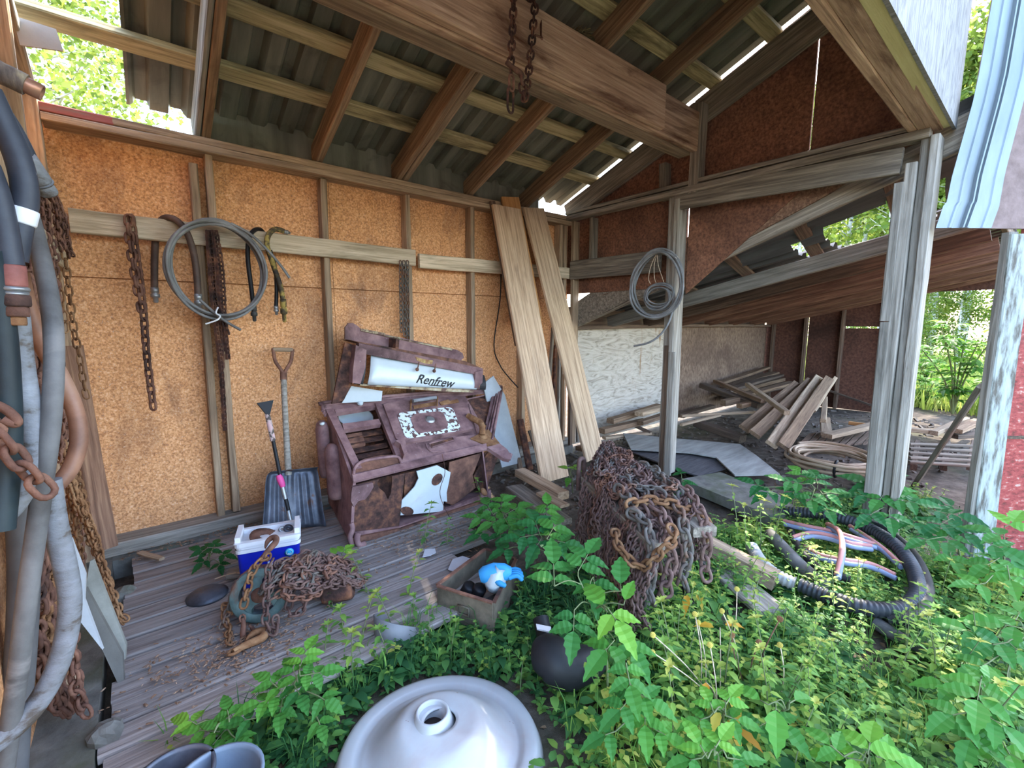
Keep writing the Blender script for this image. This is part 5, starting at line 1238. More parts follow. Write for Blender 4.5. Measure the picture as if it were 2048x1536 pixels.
wchain('thick mass of orange-rusty chain low on the left wall', [[(95, 1000, -1.3), (98, 1100, -1.3), (100, 1200, -1.3), (118, 1290, -1.3), (130, 1360, -1.3)], [(76, 1120, -1.4), (84, 1220, -1.4), (92, 1310, -1.4)]], .05, .032, .0065, RUST_O, n=3, sp=.03)
wchain('chain end trailing to the ground at the left foot of the wall', [[(138, 1270, -1.5), (145, 1320, -1.5), (152, 1370, -1.5), (160, 1410, -1.5), (175, 1440, -1.5)]], .048, .03, .0062, RUST, n=2)
wchain('tangled strand of rusty chain hanging just right of the grey hose', [[(108, 560, -.9), (116, 640, -.9), (124, 720, -.9), (130, 800, -.9), (134, 880, -.9)], [(96, 520, -1.0), (104, 620, -1.0), (112, 720, -1.0), (118, 820, -1.0), (122, 920, -1.0)]], .036, .023, .0046, RUST, n=2, sp=.03)
wchain('second orange-rusty chain strand beside the bundle above the grey plates', [[(150, 940, -.8), (168, 1000, -.8), (176, 1060, -.8), (196, 1110, -.8), (215, 1165, -.8)]], .036, .023, .0046, RUST_O, n=2, sp=.02)
wchain('short orange-rusty chain strand just right of the pale lower hose', [[(128, 900, -.9), (140, 980, -.9), (150, 1060, -.9), (158, 1120, -.9)]], .036, .023, .0046, RUST_O, n=2, sp=.02)
wchain('lowest mass of rusty chain piled along the foot of the left wall', [[(90, 1180, -1.35), (104, 1260, -1.35), (110, 1330, -1.35), (128, 1400, -1.38), (150, 1425, -1.4)], [(70, 1250, -1.42), (88, 1330, -1.42), (108, 1400, -1.42), (140, 1440, -1.42)]], .05, .032, .0065, RUST, n=4, sp=.03)
PLATE = mat('green_grey_plate', [(.3, (.13, .125, .105)), (.6, (.24, .235, .20)), (.8, (.33, .32, .28))], scale=5, rough=.6, rnd=.1)
for pts, yy, m_, lb in (([(180, 1122), (186, 1120), (212, 1188), (252, 1290), (250, 1320), (240, 1300), (172, 1172)], -1.12, PLATE, 'tapered grey-green metal plate leaning beside the platform, upper one'),
        ([(162, 1192), (172, 1176), (245, 1310), (248, 1365), (238, 1372), (200, 1290)], -1.18, mat('dark_plate', [(.3, (.075, .07, .06)), (.7, (.15, .14, .125))], rough=.6), 'dark metal plate leaning below the grey-green one'),
        ([(126, 1068), (142, 1078), (170, 1150), (168, 1200), (205, 1300), (150, 1230), (128, 1150)], -1.24, mat('pale_plate', [(.3, (.30, .31, .32)), (.7, (.42, .43, .44))], rough=.6), 'pale grey sheet leaning at the left wall behind the pale hose')):
    mb = MB(); P = [Yp(x, y, yy - (y - 1120) * .0004) for x, y in pts]; mb.prism(P, (.004, .012, 0)); tag(mb.build('metal_plate', m_, origin=P[-2]), lb, 'metal plate')
tag(board('board', Yp(140, 690, -.25), Yp(213, 1095, -.3), .09, .03, W_BROWN, (.3, -1, 0)), 'brownish board leaning in the left corner behind the chains', 'board')
mb = MB(); mb.prism([Yp(x, y, -.36) for x, y in ((24, 30), (112, 58), (127, 102), (40, 90))], (0, .01, 0)); tag(mb.build('board', mat('pale_board', [(.3, (.33, .30, .26)), (.7, (.42, .39, .34))], rnd=0), origin=Yp(70, 70, -.36)), 'pale scrap of board nailed under the purlin at the roof gap', 'board')

# ---------------------------------------------------------------- hoist chain over the beam
t = thing('hoist_chain', 'dark rusty hoist chain looped over the big beam, with a hook and a ring', 'chain', Yp(1040, 10, -1.56))
mb = MB(); chain(mb, spline([V((Yp(1027, 0, -1.54).x, -1.42, 3.012)), V((Yp(1027, 0, -1.54).x, -1.50, 3.012)), V((Yp(1027, 0, -1.54).x, -1.54, 2.97)), Yp(1026, 30, -1.54), Yp(1024, 80, -1.54), Yp(1021, 130, -1.54), Yp(1023, 152, -1.55)], 8), .05, .032, .006, 12, 6, roll=.4)
mb2 = MB(); chain(mb2, spline([V((Yp(1070, 0, -1.54).x, -1.42, 3.012)), V((Yp(1070, 0, -1.54).x, -1.50, 3.012)), V((Yp(1070, 0, -1.54).x, -1.54, 2.97)), Yp(1068, 30, -1.54), Yp(1063, 90, -1.54), Yp(1058, 140, -1.54), Yp(1052, 185, -1.55), Yp(1049, 202, -1.55), Yp(1046, 182, -1.55), Yp(1043, 165, -1.55)], 8), .05, .032, .006, 12, 6, roll=.2)
mb.build('chain_fall', RUST_D, t); mb2.build('chain_fall', RUST_D, t)
mb = MB(); mb.tube(spline([Yp(1013, 124, -1.56), Yp(1024, 134, -1.56), Yp(1036, 143, -1.56), Yp(1043, 150, -1.56), Yp(1043, 162, -1.56), Yp(1047, 172, -1.56)], 5), [.012] * 8 + [.014] * 10 + [.008] * 8, 8); mb.build('grab_hook', RUST, t)
mb = MB(); link(mb, Yp(1023, 166, -1.56), (0, 0, 1), (1, 0, 0), .075, .028, .006, 14, 7); mb.build('long_link', RUST, t)
mb = MB(); link(mb, Yp(1021, 200, -1.56), (.02, 0, 1), (1, .3, 0), .12, .05, .006, 16, 7); mb.build('ring', RUST_D, t)
mb = MB(); mb.tube([Yp(1082, 40, -1.49), Yp(1082, 72, -1.52), Yp(1084, 78, -1.54)], .006, 6); mb.tube([Yp(1070, 70, -1.53), Yp(1085, 76, -1.53)], .005, 6); mb.build('spike', RUST, t)
# swallow's nests on the beam
NEST = mat('nest_straw', [(.3, (.12, .095, .05)), (.6, (.26, .21, .11)), (.8, (.38, .32, .18))], scale=18, rough=1)
for i, (x, y, s_, lb) in enumerate(((1160, 84, .085, 'straw bird nest on top of the big beam beside the chain'), (1300, 180, .06, 'smaller tuft of nest straw on the beam near the gable wall'))):
    c = Yp(x, y, -1.40); c.z = 2.985 + s_ * .45; mb = MB(); rr = random.Random(i)
    for k in range(170):
        a = rr.uniform(0, 6.28); ph = rr.uniform(-.6, .9); d = V((math.cos(a) * math.cos(ph), math.sin(a) * math.cos(ph) * .8, math.sin(ph) * .75)); tt = d.cross(V((rr.gauss(0, .4), rr.gauss(0, .4), 1))).normalized()
        q = c + d * s_ * rr.uniform(.75, 1.05); l_ = s_ * rr.uniform(.4, .9); mb.tube([q - tt * l_, q, q + tt * l_ - d * l_ * .5], .003, 3, cap=False)
    mb.lathe([(0, -s_ * .6), (s_ * .8, -s_ * .4), (s_ * .85, 0), (s_ * .5, s_ * .5), (0, s_ * .45)], c, (0, 0, 1), 12); tag(mb.build('bird_nest', NEST, origin=c), lb, 'nest')

# ---------------------------------------------------------------- wire coil on the middle post
t = thing('wire_coil', 'dark cable coil hanging from a nail on the post by the lumber pile', 'cable', Xp(1310, 500, -.13))
rr = random.Random(6); mb = MB()
for k in range(7):
    c = Xp(1313 + rr.uniform(-4, 4), 567 + rr.uniform(-6, 6), -.14 - .012 * k); ry, rz = .235 + rr.uniform(-.015, .012), .275 + rr.uniform(-.02, .02)
    mb.tube([c + V((.02 * math.sin(2 * a + k), math.cos(a) * ry * (1 - .08 * math.sin(a)), math.sin(a) * rz)) for a in [2 * math.pi * i / 40 for i in range(40)]], .0095, 7, closed=True)
mb.tube(spline([Xp(1345, 625, -.2), Xp(1335, 650, -.22), Xp(1318, 672, -.24), Xp(1296, 686, -.26), Xp(1268, 692, -.28)], 5), .009, 7)
mb.build('cable', BLACKRUB if False else CABLE, t)
t = thing('wire_coil', 'small tight coil of grey wire inside the larger hanging cable coil', 'wire', Xp(1312, 505, -.12)); mb = MB()
for k in range(8):
    c = Xp(1317 + rr.uniform(-3, 3), 593 + rr.uniform(-6, 6), -.13 - .01 * k); R1 = .125 + rr.uniform(-.025, .025)
    mb.tube([c + V((0.02 * math.sin(a + k), math.cos(a) * R1, math.sin(a) * R1 * .75)) for a in [2 * math.pi * i / 30 for i in range(30)]], .006, 6, closed=True)
mb.build('wire', CABLE, t); mb = MB()
for x1, y1 in ((1297, 556), (1309, 556), (1325, 557)): mb.tube(spline([Xp(1314, 505, -.15), Xp((1314 + x1) / 2 - 3, 530, -.16), Xp(x1, y1, -.17), Xp(x1 + 4, 568, -.17)], 5), .003, 5)
mb.build('hanging_wire', W_RAIL, t)
# ---------------------------------------------------------------- lumber and sheets under the lean-to
L_B = wood('pile_brown_wood', (.10, .06, .038), (.22, .14, .085), (.34, .23, .145))
L_L = wood('pile_pale_wood', (.20, .14, .09), (.36, .26, .17), (.48, .37, .25))
L_D = wood('pile_dark_wood', (.045, .03, .022), (.10, .07, .05), (.17, .12, .085))
def inl(q, z):
    p = Zp(*q, z)
    if p.y > -.12: p = Yp(*q, -.12)
    if p.x > 5.35: p = Xp(*q, 5.35)
    return p
def lum(a, za, b, zb, wd, th, m, lb, nrm=(0, 0, 1), name='lumber'):
    return tag(board(name, inl(a, za), inl(b, zb), wd, th, m, nrm), lb, 'lumber')
cr = (-.3, -.7, 1)
lum((1488, 858), .16, (1595, 768), .50, .13, .04, L_B, 'broad plank, leftmost of the four leaning up the lumber pile', cr)
lum((1509, 869), .17, (1622, 762), .53, .13, .04, L_B, 'broad plank leaning up the pile, second from the left', cr)
lum((1543, 889), .14, (1638, 755), .57, .12, .04, L_L, 'pale brown plank leaning up the pile, third from the left', cr)
lum((1566, 893), .14, (1658, 757), .57, .12, .04, L_B, 'purplish brown plank leaning up the pile, rightmost of the broad four', cr)
lum((1628, 822), .22, (1671, 755), .56, .05, .03, L_L, 'thin pale batten leaning beside the broad planks', cr)
lum((1495, 769), .56, (1574, 826), .42, .06, .05, L_L, 'square batten lying across the broad planks', (0, 0, 1))
lum((1404, 770), .38, (1521, 812), .26, .13, .07, L_D, 'dark beam sloping down into the lumber pile', (0, 0, 1))
lum((1430, 762), .44, (1527, 803), .34, .07, .05, L_B, 'brown batten lying on the dark sloping beam', (0, 0, 1))
lum((1441, 766), .40, (1535, 735), .46, .10, .04, L_B, 'long brown board at the back of the pile against the boarded wall', (0, 0, 1))
lum((1450, 800), .12, (1575, 768), .2, .2, .06, L_D, 'wide dark board low under the back of the pile', (0, 0, 1))
lum((1440, 788), .2, (1560, 758), .28, .18, .06, L_B, 'wide brown board in the middle of the back pile', (0, 0, 1))
lum((1445, 778), .28, (1550, 746), .36, .16, .05, L_B, 'brown board just under the long back board', (0, 0, 1))
lum((1452, 782), .34, (1560, 750), .40, .14, .04, L_D, 'dark wide board at the back of the pile', (0, 0, 1))
lum((1470, 795), .30, (1585, 765), .36, .14, .04, L_B, 'wide board behind the cross batten at the back of the pile', (0, 0, 1))
lum((1362, 832), .20, (1512, 824), .22, .05, .03, L_L, 'thin level lath just right of the middle post', (0, 0, 1))
lum((1362, 850), .16, (1440, 830), .2, .04, .03, L_L, 'short thin lath below the level lath', (0, 0, 1))
lum((1394, 846), .12, (1486, 878), .06, .12, .08, L_D, 'dark beam low in the pile, in front of the level lath', (0, 0, 1))
lum((1362, 832), -.07, (1425, 812), -.06, .1, .05, L_D, 'dark board end right behind the middle post', (0, 0, 1))
lum((1446, 806), .28, (1475, 800), .3, .09, .08, L_B, 'stub of squared timber in the middle of the pile', (0, 0, 1))
lum((1478, 812), .26, (1504, 806), .28, .08, .06, L_B, 'second stub of squared timber beside the first', (0, 0, 1))
lum((1646, 846), .12, (1650, 800), .30, .10, .06, L_L, 'short upright block right of the leaning planks', (0, -1, 0))
lum((1653, 868), .08, (1650, 838), .12, .11, .05, L_L, 'pale block lying at the foot of the upright block', (0, 0, 1))
lum((1654, 872), .12, (1748, 850), .14, .11, .05, L_L, 'pale board pointing at the corner post', (0, 0, 1))
lum((1699, 846), .12, (1745, 852), .12, .06, .04, W_ORANGE, 'orange board end beside the corner post', (0, 0, 1))
lum((1714, 880), -.05, (1735, 872), -.05, .07, .05, L_L, 'small pale block near the foot of the corner post', (0, 0, 1))
lum((1660, 782), .2, (1755, 815), -.06, .04, .03, L_D, 'thin dark stick slanting down to the corner post', (0, 0, 1))
lum((1221, 842), .22, (1318, 812), .24, .1, .06, L_B, 'brown board left of the middle post, top of its small stack', (0, 0, 1))
lum((1277, 828), .28, (1330, 814), .29, .11, .05, L_L, 'pale board end left of the middle post', (0, 0, 1))
lum((1281, 846), .16, (1335, 828), .2, .09, .05, L_B, 'brown board under the pale board end', (0, 0, 1))
lum((1204, 862), .12, (1290, 842), .14, .1, .06, L_B, 'brown beam at the bottom of the stack left of the post', (0, 0, 1))
lum((1208, 876), .03, (1300, 866), .03, .08, .03, L_L, 'pale flat board on the ground left of the middle post', (0, 0, 1))
lum((1262, 848), .10, (1302, 866), .04, .05, .03, L_D, 'short dark batten slanting before the stack', (0, 0, 1))
lum((1808, 858), .12, (1868, 864), .12, .08, .05, L_L, 'pale board end just right of the corner post', (0, 0, 1))
lum((1868, 866), .12, (1932, 838), .14, .07, .05, L_L, 'pale board right of the corner post, pointing at the white post', (0, 0, 1))
lum((1912, 862), .14, (1958, 842), .15, .11, .05, L_B, 'brown board end beside the white post', (0, 0, 1))
lum((1905, 872), .06, (1962, 868), .06, .12, .05, L_D, 'dark board under the brown board end', (0, 0, 1))
pl = thing('pallet', 'slatted wooden pallet lying between the corner post and the white post', 'pallet', Zp(1885, 915, -.02))
for k in range(5): board('slat', Zp(1818, 888 + 9 * k, .06), Zp(1965, 893 + 10 * k, .06), .045, .025, W_TIE, (0, 0, 1), pl)
for q in (1835, 1895, 1948): board('bearer', Zp(q, 885, .02), Zp(q - 8, 935, .02), .05, .06, L_D, (0, 0, 1), pl)
mb = MB(); r_ = random.Random(9)
for k in range(9): mb.prism([Zp(1590 + 17 * k, 898 - k, .0), Zp(1604 + 17 * k, 896 - k, .0), Zp(1632 + 17 * k, 868 - k, .0), Zp(1618 + 17 * k, 870 - k, .0)], (0, 0, .02))
tag(mb.build('boarded_sheet', W_DARK, origin=Zp(1650, 885, 0)), 'dark boarded panel lying flat below the lumber pile', 'sheet')
a, b = Zp(1821, 981, -.08), hp(1962, 772, 2.74)
tag(board('stick', a, b, .05, .03, W_GREY, (-.6, -.8, .2)), 'grey stick leaning diagonally between the corner post and the white post', 'stick')
SHEET = mat('grey_green_sheet', [(.3, (.19, .19, .17)), (.5, (.29, .29, .265)), (.7, (.38, .38, .35))], scale=2.5, stretch=(1, 5, 1), rough=.75, rnd=0)
for pts, z, m_, lb, nm in (([(1246, 866), (1310, 873), (1480, 888), (1512, 910), (1560, 948), (1470, 950), (1432, 914), (1380, 905), (1262, 898)], .05, SHEET, 'torn grey-green sheet lying behind the middle post', 'sheet'),
        ([(1242, 894), (1270, 898), (1428, 912), (1452, 936), (1398, 952), (1330, 930)], .015, mat('dark_shingle', [(.3, (.055, .052, .055)), (.7, (.12, .115, .12))], scale=5, stretch=(1, 12, 1), rough=.9, rnd=0), 'dark ribbed sheet lying under the torn grey sheet', 'sheet'),
        ([(1362, 958), (1440, 944), (1552, 985), (1600, 1020), (1540, 1030)], .03, CONC, 'flat concrete slab at the foot of the middle post', 'slab')):
    mb = MB(); mb.prism([Zp(x, y, z) for x, y in pts], (0, 0, -.012 if nm == 'sheet' else -.08)); tag(mb.build(nm if nm == 'sheet' else 'paving_stone', m_, origin=Zp(*pts[0], z)), lb, nm)
tag(board('lumber', Zp(1160, 895, .02), Zp(1212, 905, .06), .12, .05, L_B, (0, 0, 1)), 'board end behind the chain heap at the foot of the right plank', 'board')
t = thing('hose_coil', 'flat coil of beige hose on the ground beside the corner post', 'hose', Zp(1665, 935, .02)); mb = MB(); rr = random.Random(12)
c = Zp(1668, 930, .03); C_ = []
for i in range(330):
    a = i / 30 * 2 * math.pi * 1.02; R1 = .34 + .05 * math.sin(i * .045) + .03 * math.sin(i * .31)
    C_.append(c + V((math.cos(a) * R1 + .03 * math.sin(i * .02), math.sin(a) * R1 * .95, .012 + .10 * i / 330 + .008 * math.sin(i * .7))))
mb.tube(C_, .014, 7); mb.build('hose_body', mat('beige_hose', [(.3, (.28, .19, .12)), (.6, (.40, .30, .20)), (.8, (.50, .40, .29))], scale=5, rough=.6, rnd=0), t)
mb = MB(); k_ = c + V((-.34, -.1, .06)); mb.tube([k_ + V((math.cos(a) * .05, 0, math.sin(a) * .07)) for a in [2 * math.pi * i / 16 for i in range(16)]], .012, 6, closed=True); mb.build('tie', BLACKRUB, t)
# rubble and leaf litter on the lean-to floor
RUB = mat('floor_litter', [(.3, (.05, .04, .034)), (.5, (.12, .10, .085)), (.7, (.24, .21, .18))], scale=8, rnd=0); mb = MB(); rr = random.Random(15)
for k in range(1500):
    x, y = rr.uniform(.1, 5.2), rr.uniform(-2.9, -.08)
    if k > 900: x, y = rr.uniform(-1.2, 1.2), rr.uniform(-1.4, -.1)
    s_ = rr.uniform(.008, .035); p = V((x, y, gz(x, y) + s_ * .3)); R_ = Matrix.Rotation(rr.uniform(0, 6), 3, V((rr.gauss(0, .3), rr.gauss(0, .3), 1)).normalized()); mb.box(p, (s_ * rr.uniform(1, 2.4), s_ * rr.uniform(.6, 1.2), s_ * rr.uniform(.3, .8)), R_)
mb.build('rubble', RUB, kind='stuff')

# ---------------------------------------------------------------- pipes and hoses lying right
def gh(pts, r, m, lb, name='hose', n=10, sm=8, ribs=0.0, cat='hose'):
    P = spline([Zp(p[0], p[1], p[2] if len(p) > 2 else .0) for p in pts], sm)
    if ribs:
        P = resample(P, ribs / 4); R = [r * (1.0 if i % 4 < 2 else .86) for i in range(len(P))]
    else: R = r
    mb = MB(); mb.tube(P, R, n); return tag(mb.build(name, m, origin=P[0]), lb, cat)
CORR = mat('black_corrugated_pipe', [(.3, (.018, .02, .024)), (.7, (.05, .053, .06))], scale=5, rough=.45, bump=0, rnd=0)
CORG = mat('grey_corrugated_pipe', [(.3, (.22, .215, .20)), (.7, (.36, .35, .33))], scale=5, rough=.6, bump=0, rnd=0)
gh([(1560, 1022, .02), (1620, 1026, .06), (1680, 1036, .08), (1740, 1058, .08), (1790, 1090, .08), (1822, 1130, .06), (1836, 1180, .04), (1815, 1212, .02), (1770, 1220, .02), (1715, 1212, .02), (1660, 1195, .0), (1600, 1170, .0)], .037, CORR, 'black corrugated pipe looped around the red and blue hoses', 'corrugated_pipe', 12, 8, .022, 'pipe')
gh([(1504, 1095, .02), (1525, 1128, .02), (1555, 1152, .01), (1590, 1168, .0)], .036, CORG, 'pale ribbed pipe end lying in the sunlight', 'corrugated_pipe', 12, 8, .022, 'pipe')
gh([(1700, 1042, .05), (1760, 1060, .06), (1812, 1098, .06), (1842, 1145, .04), (1850, 1195, .02), (1822, 1236, .0), (1770, 1240, -.02)], .036, BLACKRUB, 'smooth black pipe outside the corrugated loop', 'pipe', 12, cat='pipe')
gh([(1540, 1068, .02), (1575, 1105, .02), (1610, 1140, .0), (1650, 1170, .0)], .036, GREYHOSE, 'dark grey pipe beside the pale ribbed pipe end', 'pipe', 12, cat='pipe')
gh([(1580, 1058, .02), (1600, 1100, .02), (1640, 1138, .02), (1700, 1160, .02)], .022, BLACKRUB, 'thin black hose in the middle of the coil', 'hose')
gh([(1750, 1245, -.04), (1800, 1275, -.05), (1850, 1298, -.05), (1900, 1330, -.06), (1950, 1350, -.08)], .03, GREYHOSE, 'grey-black pipe lying low in the weeds at right', 'pipe', 12, cat='pipe')
HRED = mat('faded_red_hose', [(.3, (.36, .14, .12)), (.7, (.48, .22, .19))], scale=5, rough=.55, rnd=.08)
HBLU = mat('faded_blue_hose', [(.3, (.15, .18, .27)), (.7, (.24, .28, .38))], scale=5, rough=.55, rnd=.08)
for i, (pts, lb) in enumerate((([(1568, 1042, .05), (1610, 1052, .07), (1660, 1062, .08), (1710, 1076, .08), (1755, 1090, .06)], 'running under the corrugated loop'), ([(1655, 1048, .09), (1678, 1062, .12), (1684, 1090, .12), (1680, 1120, .1), (1674, 1150, .06)], 'arching up in the middle of the coil'),
        ([(1585, 1075, .04), (1620, 1066, .06), (1660, 1072, .07), (1700, 1086, .07), (1742, 1092, .06)], 'curving below the long pair'), ([(1610, 1092, .03), (1640, 1110, .04), (1690, 1120, .05), (1740, 1128, .04), (1790, 1150, .03)], 'low at the right of the coil'), ([(1700, 1052, .07), (1740, 1078, .07), (1770, 1100, .06), (1800, 1128, .05)], 'close inside the corrugated loop'))):
    gh(pts, .0135, HRED, 'faded red hose ' + lb); gh([(x + 2, y + 7, z - .01) for x, y, z in pts], .0135, HBLU, 'faded blue hose ' + lb)

# ---------------------------------------------------------------- metal box with gloves, band, dark rubber lumps, sink
bx = thing('metal_box', 'rusty open metal box with a blue glove in it, half hidden by leaves', 'box', Zp(940, 1220, -.06))
A_, B2_, C2_, D_ = Zp(876, 1172, .09), Zp(986, 1206, .09), Zp(1030, 1120, .09), Zp(972, 1100, .09)
BXM = mat('rusty_olive_steel', [(.3, (.055, .045, .032)), (.5, (.12, .10, .07)), (.7, (.20, .155, .11))], scale=9, rough=.8, bump=.2, stain=(.16, .075, .045), stain_scale=4, stain_range=(.55, .7), rnd=0)
dn = V((0, 0, -.17))
for p, q, nm in ((A_, B2_, 'front_wall'), (B2_, C2_, 'side_wall'), (C2_, D_, 'back_wall_plate'), (D_, A_, 'side_wall')):
    d = (q - p).normalized(); nn_ = d.cross(V((0, 0, 1))) * .006
    mb = MB(); mb.prism([p, q, q + dn, p + dn], nn_); mb.build(nm, BXM, bx)
    mb = MB(); mb.prism([p + nn_ * 2.2, q + nn_ * 2.2, q - nn_ * .6, p - nn_ * .6], (0, 0, .008)); mb.build('rim', RUST, bx)
mb = MB(); mb.prism([A_ + dn, B2_ + dn, C2_ + dn, D_ + dn], (0, 0, .006)); mb.build('base', BXM, bx)
e_ = (B2_ - A_).normalized(); f_ = e_.cross(V((0, 0, 1))); hd = (A_ + B2_) / 2 + e_ * .0 + dn * .45 + f_ * .012
mb = MB(); mb.tube([hd - e_ * .03 + V((0, 0, -.02)), hd - e_ * .03 + V((0, 0, .02)), hd + e_ * .03 + V((0, 0, .02)), hd + e_ * .03 + V((0, 0, -.02))], .006, 6, closed=True); mb.build('label_frame', BXM, bx); under(bx, ('label_frame',), 'front_wall')
GLV = mat('blue_glove', [(.3, (.02, .20, .46)), (.7, (.05, .32, .62))], scale=6, rough=.55, rnd=0)
gl = thing('glove', 'bright blue rubber glove lying over the back of the metal box', 'glove', Zp(985, 1150, .10)); g0 = Zp(968, 1152, .12)
gd = (Zp(1030, 1148, .12) - g0).normalized(); gs = V((-gd.y, gd.x, 0))
mb = MB(); mb.tube([g0 + gd * a + V((0, 0, z)) for a, z in ((-.02, 0), (.0, .005), (.05, .012), (.10, .012), (.13, .006))], [.028, .042, .05, .044, .03], 12); mb.build('palm', GLV, gl)
for k in range(4):
    b0 = g0 + gd * .12 + gs * (.03 - .02 * k); mb = MB(); mb.tube(spline([b0, b0 + gd * .04 + V((0, 0, .008)), b0 + gd * (.075 - .006 * abs(k - 1.5)) + V((0, 0, -.012)) + gs * (.012 - .008 * k)], 4), [.0125] * 5 + [.0115] * 3 + [.006], 7); mb.build('finger', GLV, gl)
mb = MB(); b0 = g0 + gd * .05 - gs * .04; mb.tube(spline([b0, b0 - gs * .03 + gd * .02, b0 - gs * .04 + gd * .05 + V((0, 0, -.01))], 4), [.014] * 6 + [.012] * 2 + [.007], 7); mb.build('thumb', GLV, gl)
mb = MB(); c = Zp(985, 1178, .06); mb.lathe([(0, 0), (.035, 0), (.05, .03), (.046, .08), (.02, .10), (.028, .12)], c, (.3, -.2, 1), 12)
for i in range(len(mb.v)): mb.v[i] = mb.v[i] + V((noise.noise(mb.v[i] * 30), noise.noise(mb.v[i] * 30 + V((5, 0, 0))), noise.noise(mb.v[i] * 30 + V((0, 9, 0))))) * .012
tag(mb.build('plastic_bag', mat('clear_bag', [(.3, (.34, .40, .42)), (.7, (.55, .60, .62))], scale=12, rough=.25, rnd=0, spec=.6), origin=c), 'crumpled clear plastic bag in the right front of the metal box', 'bag')
for i, (x, y, lb) in enumerate(((938, 1176, 'dark round cap in the metal box, left of the bag'), (958, 1180, 'second dark cap right beside the bag in the metal box'))):
    c = Zp(x, y, .05); mb = MB(); mb.lathe([(0, .02), (.028, .02), (.034, .012), (.034, -.05), (0, -.05)], c, (.2, -.5, 1), 16); tag(mb.build('bottle_cap', BLACKRUB, origin=c), lb, 'cap')
c = Zp(795, 1262, -.02); mb = MB(); rg = []
for i in range(19):
    a = rad(60 + 12 * i); rg.append(c + V((math.cos(a + .6) * .10, math.sin(a + .6) * .10, .0)))
mb.add([p + V((0, 0, -.03)) for p in rg] + [p + V((0, 0, .10 * math.sin(math.pi * (i + 1) / 20) + .015)) for i, p in enumerate(rg)], [(i, i + 1, 20 + i, 19 + i) for i in range(18)], smooth=True)
o = mb.build('metal_band', mat('grey_band', [(.3, (.13, .135, .145)), (.7, (.19, .195, .205))], rough=.55, rnd=0), origin=c); so_ = o.modifiers.new('thickness', 'SOLIDIFY'); so_.thickness = .006
tag(o, 'curved grey band standing in the weeds in front of the chain heap', 'band')
mb = MB(); c = Zp(1130, 1335, .03); mb.tube(spline([c + V((-.06, .10, .02)), c + V((-.03, .05, .03)), c, c + V((.06, -.03, .0)), c + V((.16, -.05, -.01))], 4), [.055, .065, .072, .078, .08, .085, .085, .084, .08, .078, .075, .072, .07, .066, .06, .05, .02], 14)
tag(mb.build('rubber_lump', BLACKRUB, origin=c), 'rounded black rubber thing lying in the weeds right of the sink', 'rubber')
mb = MB(); c = Zp(1087, 1275, .0); mb.tube(spline([c + V((.02, .04, .06)), c + V((.0, .0, .03)), c + V((-.03, -.06, -.01))], 4), .035, 12); o = mb.build('rubber_cuff', BLACKRUB, origin=c)
tag(o, 'short black tube with a pale punched strip across its top, below the metal box', 'rubber')
mb = MB(); mb.prism([Zp(x, y, .075) for x, y in ((1072, 1250), (1102, 1256), (1100, 1266), (1074, 1260))], (0, 0, .006)); q = mb.build('pale_strip', WHITEP, None, origin=c); q.parent = o; q.location = (0, 0, 0)
# sink
sk = thing('sink', 'upturned pale wash basin lying in the weeds at the bottom of the view', 'sink', (-2.965, -2.255, -.07))
SKM = mat('basin_enamel', [(.3, (.31, .325, .33)), (.6, (.37, .385, .39)), (.8, (.41, .425, .43))], scale=3, rough=.35, bump=.02, spec=.5, rnd=0, stain=(.33, .29, .275), stain_scale=2.5, stain_range=(.5, .72), fleck=(.20, .17, .15), fleck_scale=24, fleck_range=(.735, .75))
sc = V((-2.965, -2.255, -.075)); mb = MB(); NR, NA = 26, 72
def skz(r, a):
    """height of the upturned basin: flat rim, raised lip, dome with a flattened left facet and a boss"""
    x, y = r * math.cos(a), r * math.sin(a)
    if r > .245: h = .028 + .012 * math.sin((r - .245) / .08 * math.pi) - max(0, (r - .312)) * 2.2
    else:
        t_ = 1 - r / .245; s_ = min(1, t_ / .55); h = .028 + .098 * (s_ * s_ * (3 - 2 * s_))
        h -= .030 * max(0, min(1, (-x * .75 - y * .55 - .03) / .09)) * min(1, t_ * 3)
    if .245 < r < .262: h -= .010
    return h
for i in range(NR + 1):
    r0 = .05 + (.33 - .05) * (i / NR)
    for k in range(NA):
        a = 2 * math.pi * k / NA; s_ = 1 + .045 * math.cos(2 * (a + .5)); notch = .035 if (i == NR and k in (22, 23, 24, 25)) else 0
        mb.v.append(sc + V((r0 * s_ * math.cos(a), r0 * s_ * math.sin(a), skz(r0, a) - notch * .3)))
for i in range(NR):
    for k in range(NA): mb.f.append((i * NA + k, (i + 1) * NA + k, (i + 1) * NA + (k + 1) % NA, i * NA + (k + 1) % NA)); mb.t.append(.5); mb.sm.append(True)
o = mb.build('basin', SKM, sk); so_ = o.modifiers.new('thickness', 'SOLIDIFY'); so_.thickness = .008; so_.offset = -1
dc = sc + V((-.012, .028, .118)); mb = MB(); mb.lathe([(.075, -.02), (.062, .004), (.056, .022), (.053, .026), (.048, .026), (.045, .022), (.045, .008), (.037, .006), (.036, -.04)], dc, (0, 0, 1), 36); dbs = mb.build('drain_boss', SKM, sk)
mb = MB(); mb.lathe([(.0, 0), (.037, 0), (.037, -.02), (0, -.02)], dc + V((0, 0, -.03)), (0, 0, 1), 24); mb.build('drain_shade_disc', mat('drain_shade', [(.3, (.03, .02, .018)), (.7, (.07, .045, .04))], rnd=0), sk)  # dark disc down the open drain hole, its colour stands for the shade inside
under(sk, ('drain_shade_disc',), 'drain_boss')
